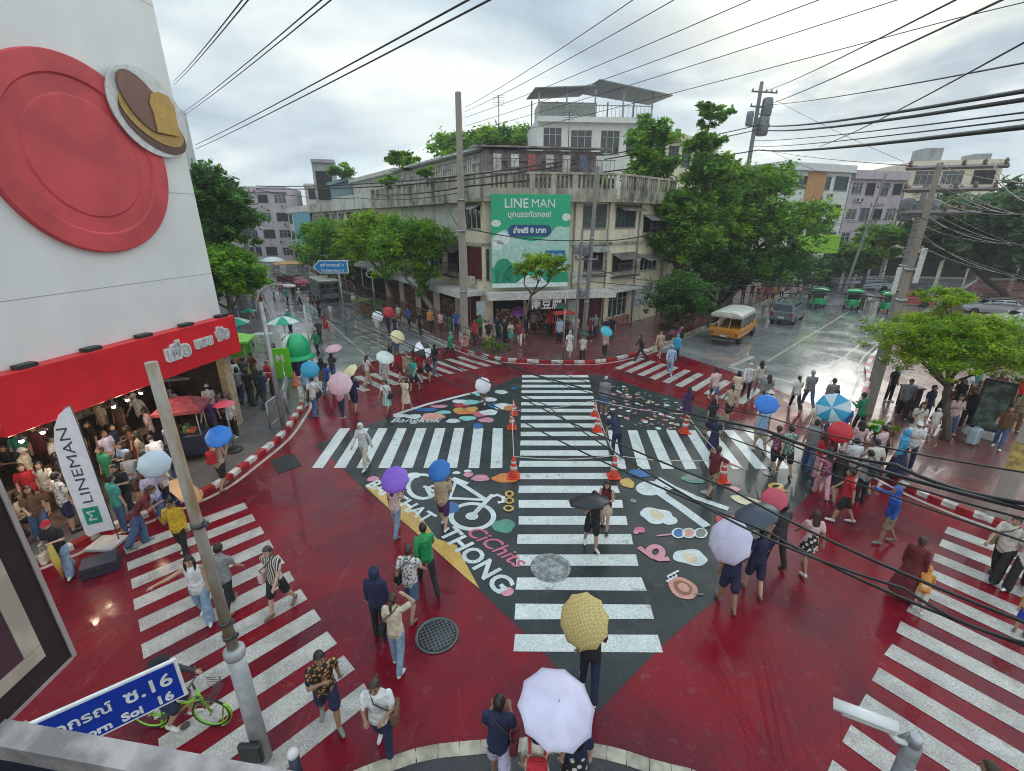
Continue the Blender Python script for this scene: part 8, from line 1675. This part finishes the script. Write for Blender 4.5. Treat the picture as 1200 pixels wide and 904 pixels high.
# more of the crowd, in clusters
EX = (
 ('e', GLP, 10, ((258, 452, 'green', 'navy', 'short', 'in green, back of the group before the lime booth'), (268, 458, 'black', 'navy', 'short', 'in black, back of the group before the lime booth'), (279, 460, 'white', 'navy', 'bob', 'in white, back of the group before the lime booth'), (291, 458, 'charcoal', 'charcoal', 'short', 'in charcoal, back of the group before the lime booth'), (252, 496, 'white', 'black', 'cap', 'in white with a pale cap beside the dull red awning'), (300, 452, 'maroon', 'black', 'short', 'in maroon beyond the street lamp post'), (312, 478, 'navy', 'charcoal', 'short', 'in navy right of the street lamp post'),
   (300, 372, 'grey', 'navy', 'short', 'in grey under the green market parasol'), (278, 382, 'blue', 'navy', 'short', 'in blue near the pale green parasol'), (308, 365, 'red', 'black', 'bob', 'in red near the green and white parasol'), (322, 352, 'white', 'grey', 'short', 'in white further up the left pavement'), (330, 345, 'pink', 'maroon', 'bob', 'in pink further up the left pavement'), (345, 352, 'black', 'navy', 'short', 'in black in the left street market'), (352, 358, 'offwhite', 'black', 'hat', 'with a pale hat in the left street market'), (338, 358, 'teal', 'black', 'short', 'in teal in the left street market'), (366, 362, 'brown', 'black', 'bob', 'in brown in the left street market'))),
 ('g', GF, 195, ((545, 398, 'pink', 'charcoal', 'bob', 'in pink by the goods right of the tall pole'), (583, 398, 'navy', 'black', 'short', 'in navy behind the leaning tree'), (563, 396, 'green', 'black', 'short', 'in green by the goods outside the corner shop'), (616, 398, 'black', 'charcoal', 'short', 'in black right of the violet umbrella'), (690, 400, 'maroon', 'black', 'long', 'in maroon before the maroon shop shutter'), (697, 396, 'grey', 'navy', 'short', 'in grey before the maroon shop shutter'), (480, 385, 'blue', 'black', 'short', 'in blue on the pavement under the street tree'), (468, 380, 'cream', 'brown', 'bob', 'in cream on the pavement under the street tree'), (505, 388, 'orange', 'black', 'short', 'in orange beside the bright street tree'))),
 ('h', GRP, 200, ((1080, 498, 'navy', 'denim', 'short', 'in navy behind the red football top'), (1055, 490, 'grey', 'black', 'short', 'in grey by the black litter bin'), (1110, 508, 'palepink', 'denim', 'long', 'in pale pink by the feathery tree trunk'), (1122, 476, 'white', 'charcoal', 'short', 'in white behind the feathery tree trunk'), (1135, 472, 'teal', 'black', 'bob', 'in teal behind the group by the glass panel'), (1160, 478, 'maroon', 'black', 'short', 'in maroon beyond the glass panel'), (1185, 505, 'khaki', 'brown', 'short', 'in khaki by the brown planter box'), (1196, 492, 'cream', 'black', 'long', 'in cream at the right edge by the planter box'), (1040, 470, 'black', 'black', 'short', 'in black at the kerb beside the leaning pole pair'), (1028, 545, 'brown', 'black', 'bob', 'in brown behind the pink shirt'), (1060, 548, 'white', 'navy', 'cap', 'in white right of the sky blue poncho'))),
 ('k', GX, 20, ((895, 505, 'white', 'khaki', 'hat', 'with a pale hat just beyond the bright blue umbrella'), (950, 520, 'offwhite', 'beige', 'bob', 'in off white left of the pale pink shirt'), (998, 545, 'palepink', 'denim', 'long', 'in pale pink right of the crumpled red umbrella'), (1013, 575, 'offwhite', 'khaki', 'short', 'in off white behind the royal blue raincoat'), (956, 560, 'red', 'pink', 'long', 'in red under the edge of the crumpled red umbrella'), (945, 548, 'grey', 'denim', 'short', 'in grey right of the green leafy shirt'), (860, 476, 'cream', 'beige', 'bob', 'in cream on the wet road left of the white hood'), (852, 700 - 205, 'beige', 'black', 'tail', 'in beige right of the black dress'), (412, 470, 'palepink', 'cream', 'bob', 'in pale pink beyond the cream umbrella'), (432, 452, 'white', 'beige', 'long', 'in white left of the clear raincoat'), (510, 440, 'black', 'denim', 'short', 'in black right of the black and white umbrella'), (488, 438, 'maroon', 'black', 'long', 'in maroon under the black and white umbrella'))),
 ('m', GL, 170, ((100, 585, 'palepink', 'black', 'bob', 'in pale pink deep behind the feather flag'), (112, 600, 'grey', 'denim', 'short', 'in grey just behind the feather flag'), (155, 605, 'black', 'charcoal', 'short', 'in black between the flag and the pale blue umbrella'), (210, 545, 'skyblue', 'navy', 'bob', 'in sky blue at the right of the shop queue'), (215, 575, 'navy', 'denim', 'short', 'in navy right of the pale blue umbrella'), (172, 510, 'white', 'black', 'cap', 'in a white cap at the counter below the lamps'), (30, 580, 'black', 'black', 'short', 'in black at the far left of the shop'), (68, 600, 'offwhite', 'brown', 'long', 'in off white at the left tables of the shop'), (48, 605, 'red', 'black', 'bob', 'in red at the left tables of the shop'), (20, 640, 'white', 'navy', 'short', 'in white at the left edge of the shop front'), (108, 560, 'tan', 'navy', 'short', 'in tan deep behind the feather flag'))))
for pre, grp_, hd0, rows_ in EX:
    for k, (x, y, tp, bt, hr, lb) in enumerate(rows_):
        P('%s%d' % (pre, k), x, y, hd0 + (k * 53) % 70 - 35, ('stand', 'walk', 'phone', 'walk2')[k % 4], tp, bt, ('long', 'shorts', 'long', 'wide')[(k * 3) % 4], hr, lb, grp_, headcol='white' if hr in ('cap', 'hat') else None)
# ------------------------------------------------------------------ open umbrellas
def U(key, x, y, z, r, col, label, col2=None, n=8, mat=None, left=False): return umbrella(G(x, y, z), hand_of(key, left), r, col, label, col2, n, mat=mat)
chk = pattern('umbrella_yellow_check', 'check', (.50, .36, .12), (.62, .50, .22), 26)
U('beigeback', 655, 822, 2.15, .60, 'lavender', 'big white lavender umbrella at the bottom edge', n=10); U('yellowum', 680, 728, 2.05, .50, 'yellow', 'yellow checked umbrella over the middle bars', mat=chk, n=10)
U('purple', 461, 561, 2.05, .42, 'purple', 'purple umbrella at the left tip of the painted words'); U('blueum', 513, 550, 2.05, .37, 'blue', 'small blue umbrella above the painted bicycle')
U('coupleman', 690, 580, 1.75, .60, 'black', 'black umbrella tilted back on the middle bars'); U('lav', 850, 632, 1.75, .58, 'lavender', 'lavender umbrella tilted on the right of the diamond'); U('lavmate', 882, 598, 2.0, .58, 'greyblue', 'slate grey umbrella behind the lavender one'); U('redcap', 906, 584, 2.0, .34, 'rose', 'rose red umbrella behind the slate grey one')
U('bluecouple', 899, 472, 2.05, .46, 'royal', 'bright blue umbrella over the right bars'); U('um2', 975, 478, 2.2, .60, 'paleblue', 'blue and white panelled umbrella near the right corner', 'cyan'); U('redum', 985, 507, 2.0, .40, 'red', 'crumpled red umbrella near the right corner'); 
U('cyanum', 363, 433, 2.0, .46, 'cyan', 'cyan umbrella with a pale panel on the left street', 'cyan'); U('pinkum', 397, 450, 1.75, .60, 'palepink', 'near pale pink umbrella on the left'); U('creamum', 406, 434, 2.0, .52, 'cream', 'cream umbrella beside the near pale pink one'); U('pink2', 390, 406, 2.0, .50, 'pink', 'far pink umbrella on the left street')
U('clearrain', 452, 417, 2.05, .50, 'mint', 'pale mint umbrella over the clear raincoat'); U('red1', 497, 409, 2.05, .55, 'black', 'black umbrella with one white side over the red shirts', 'white', 4); U('creamum2', 467, 394, 2.0, .50, 'cream', 'round cream umbrella above the red shirts', n=12)
U('squat', 567, 452, 1.5, .42, 'white', 'white umbrella tilted sideways at the top of the diamond'); U('pairA', 443, 371, 2.0, .45, 'white', 'small white umbrella on the left street'); U('pairB', 456, 366, 2.1, .48, 'red', 'red umbrella on the left street')
U('c6', 607, 365, 2.1, .50, 'violet', 'violet umbrella at the corner shop front'); U('c12', 685, 388, 2.0, .48, 'black', 'small dark umbrella by the slim grey post'); U('c13', 712, 387, 1.95, .48, 'cyan', 'cyan and teal umbrella at the far corner', 'teal')
U('yellowshirt', 223, 571, 2.05, .50, 'orange', 'pale orange umbrella at the lower left crosswalk'); U('tank', 254, 510, 2.05, .44, 'royal', 'royal blue umbrella on the left pavement'); U('s1', 182, 545, 1.9, .45, 'paleblue', 'pale blue umbrella at the red shop')
p_ = foot(1028, 514); umbrella(p_ + Vector((0, 0, .55)), p_ + Vector((-.1, .1, .0)), .5, 'lime', 'yellow green umbrella low at the right corner kerb', 'green')
# ------------------------------------------------------------------ thin rain haze in the air
def haze():
    m = bpy.data.materials.new('haze_air'); m.use_nodes = True; nt = m.node_tree; nt.nodes.remove(nt.nodes['Principled BSDF'])
    v = nt.nodes.new('ShaderNodeVolumePrincipled'); v.inputs['Color'].default_value = (.97, .99, 1, 1); v.inputs['Density'].default_value = .0007; v.inputs['Anisotropy'].default_value = .3
    nt.links.new(v.outputs[0], nt.nodes['Material Output'].inputs['Volume'])
    o = MB().box(-430, 430, -70, 710, -1.6, 46).build('haze', [m]); tag(o, 'thin pale rain haze filling the air over the crossing', 'haze', kind='stuff')
haze(); S.cycles.volume_bounces = 3; S.cycles.volume_max_steps = 64
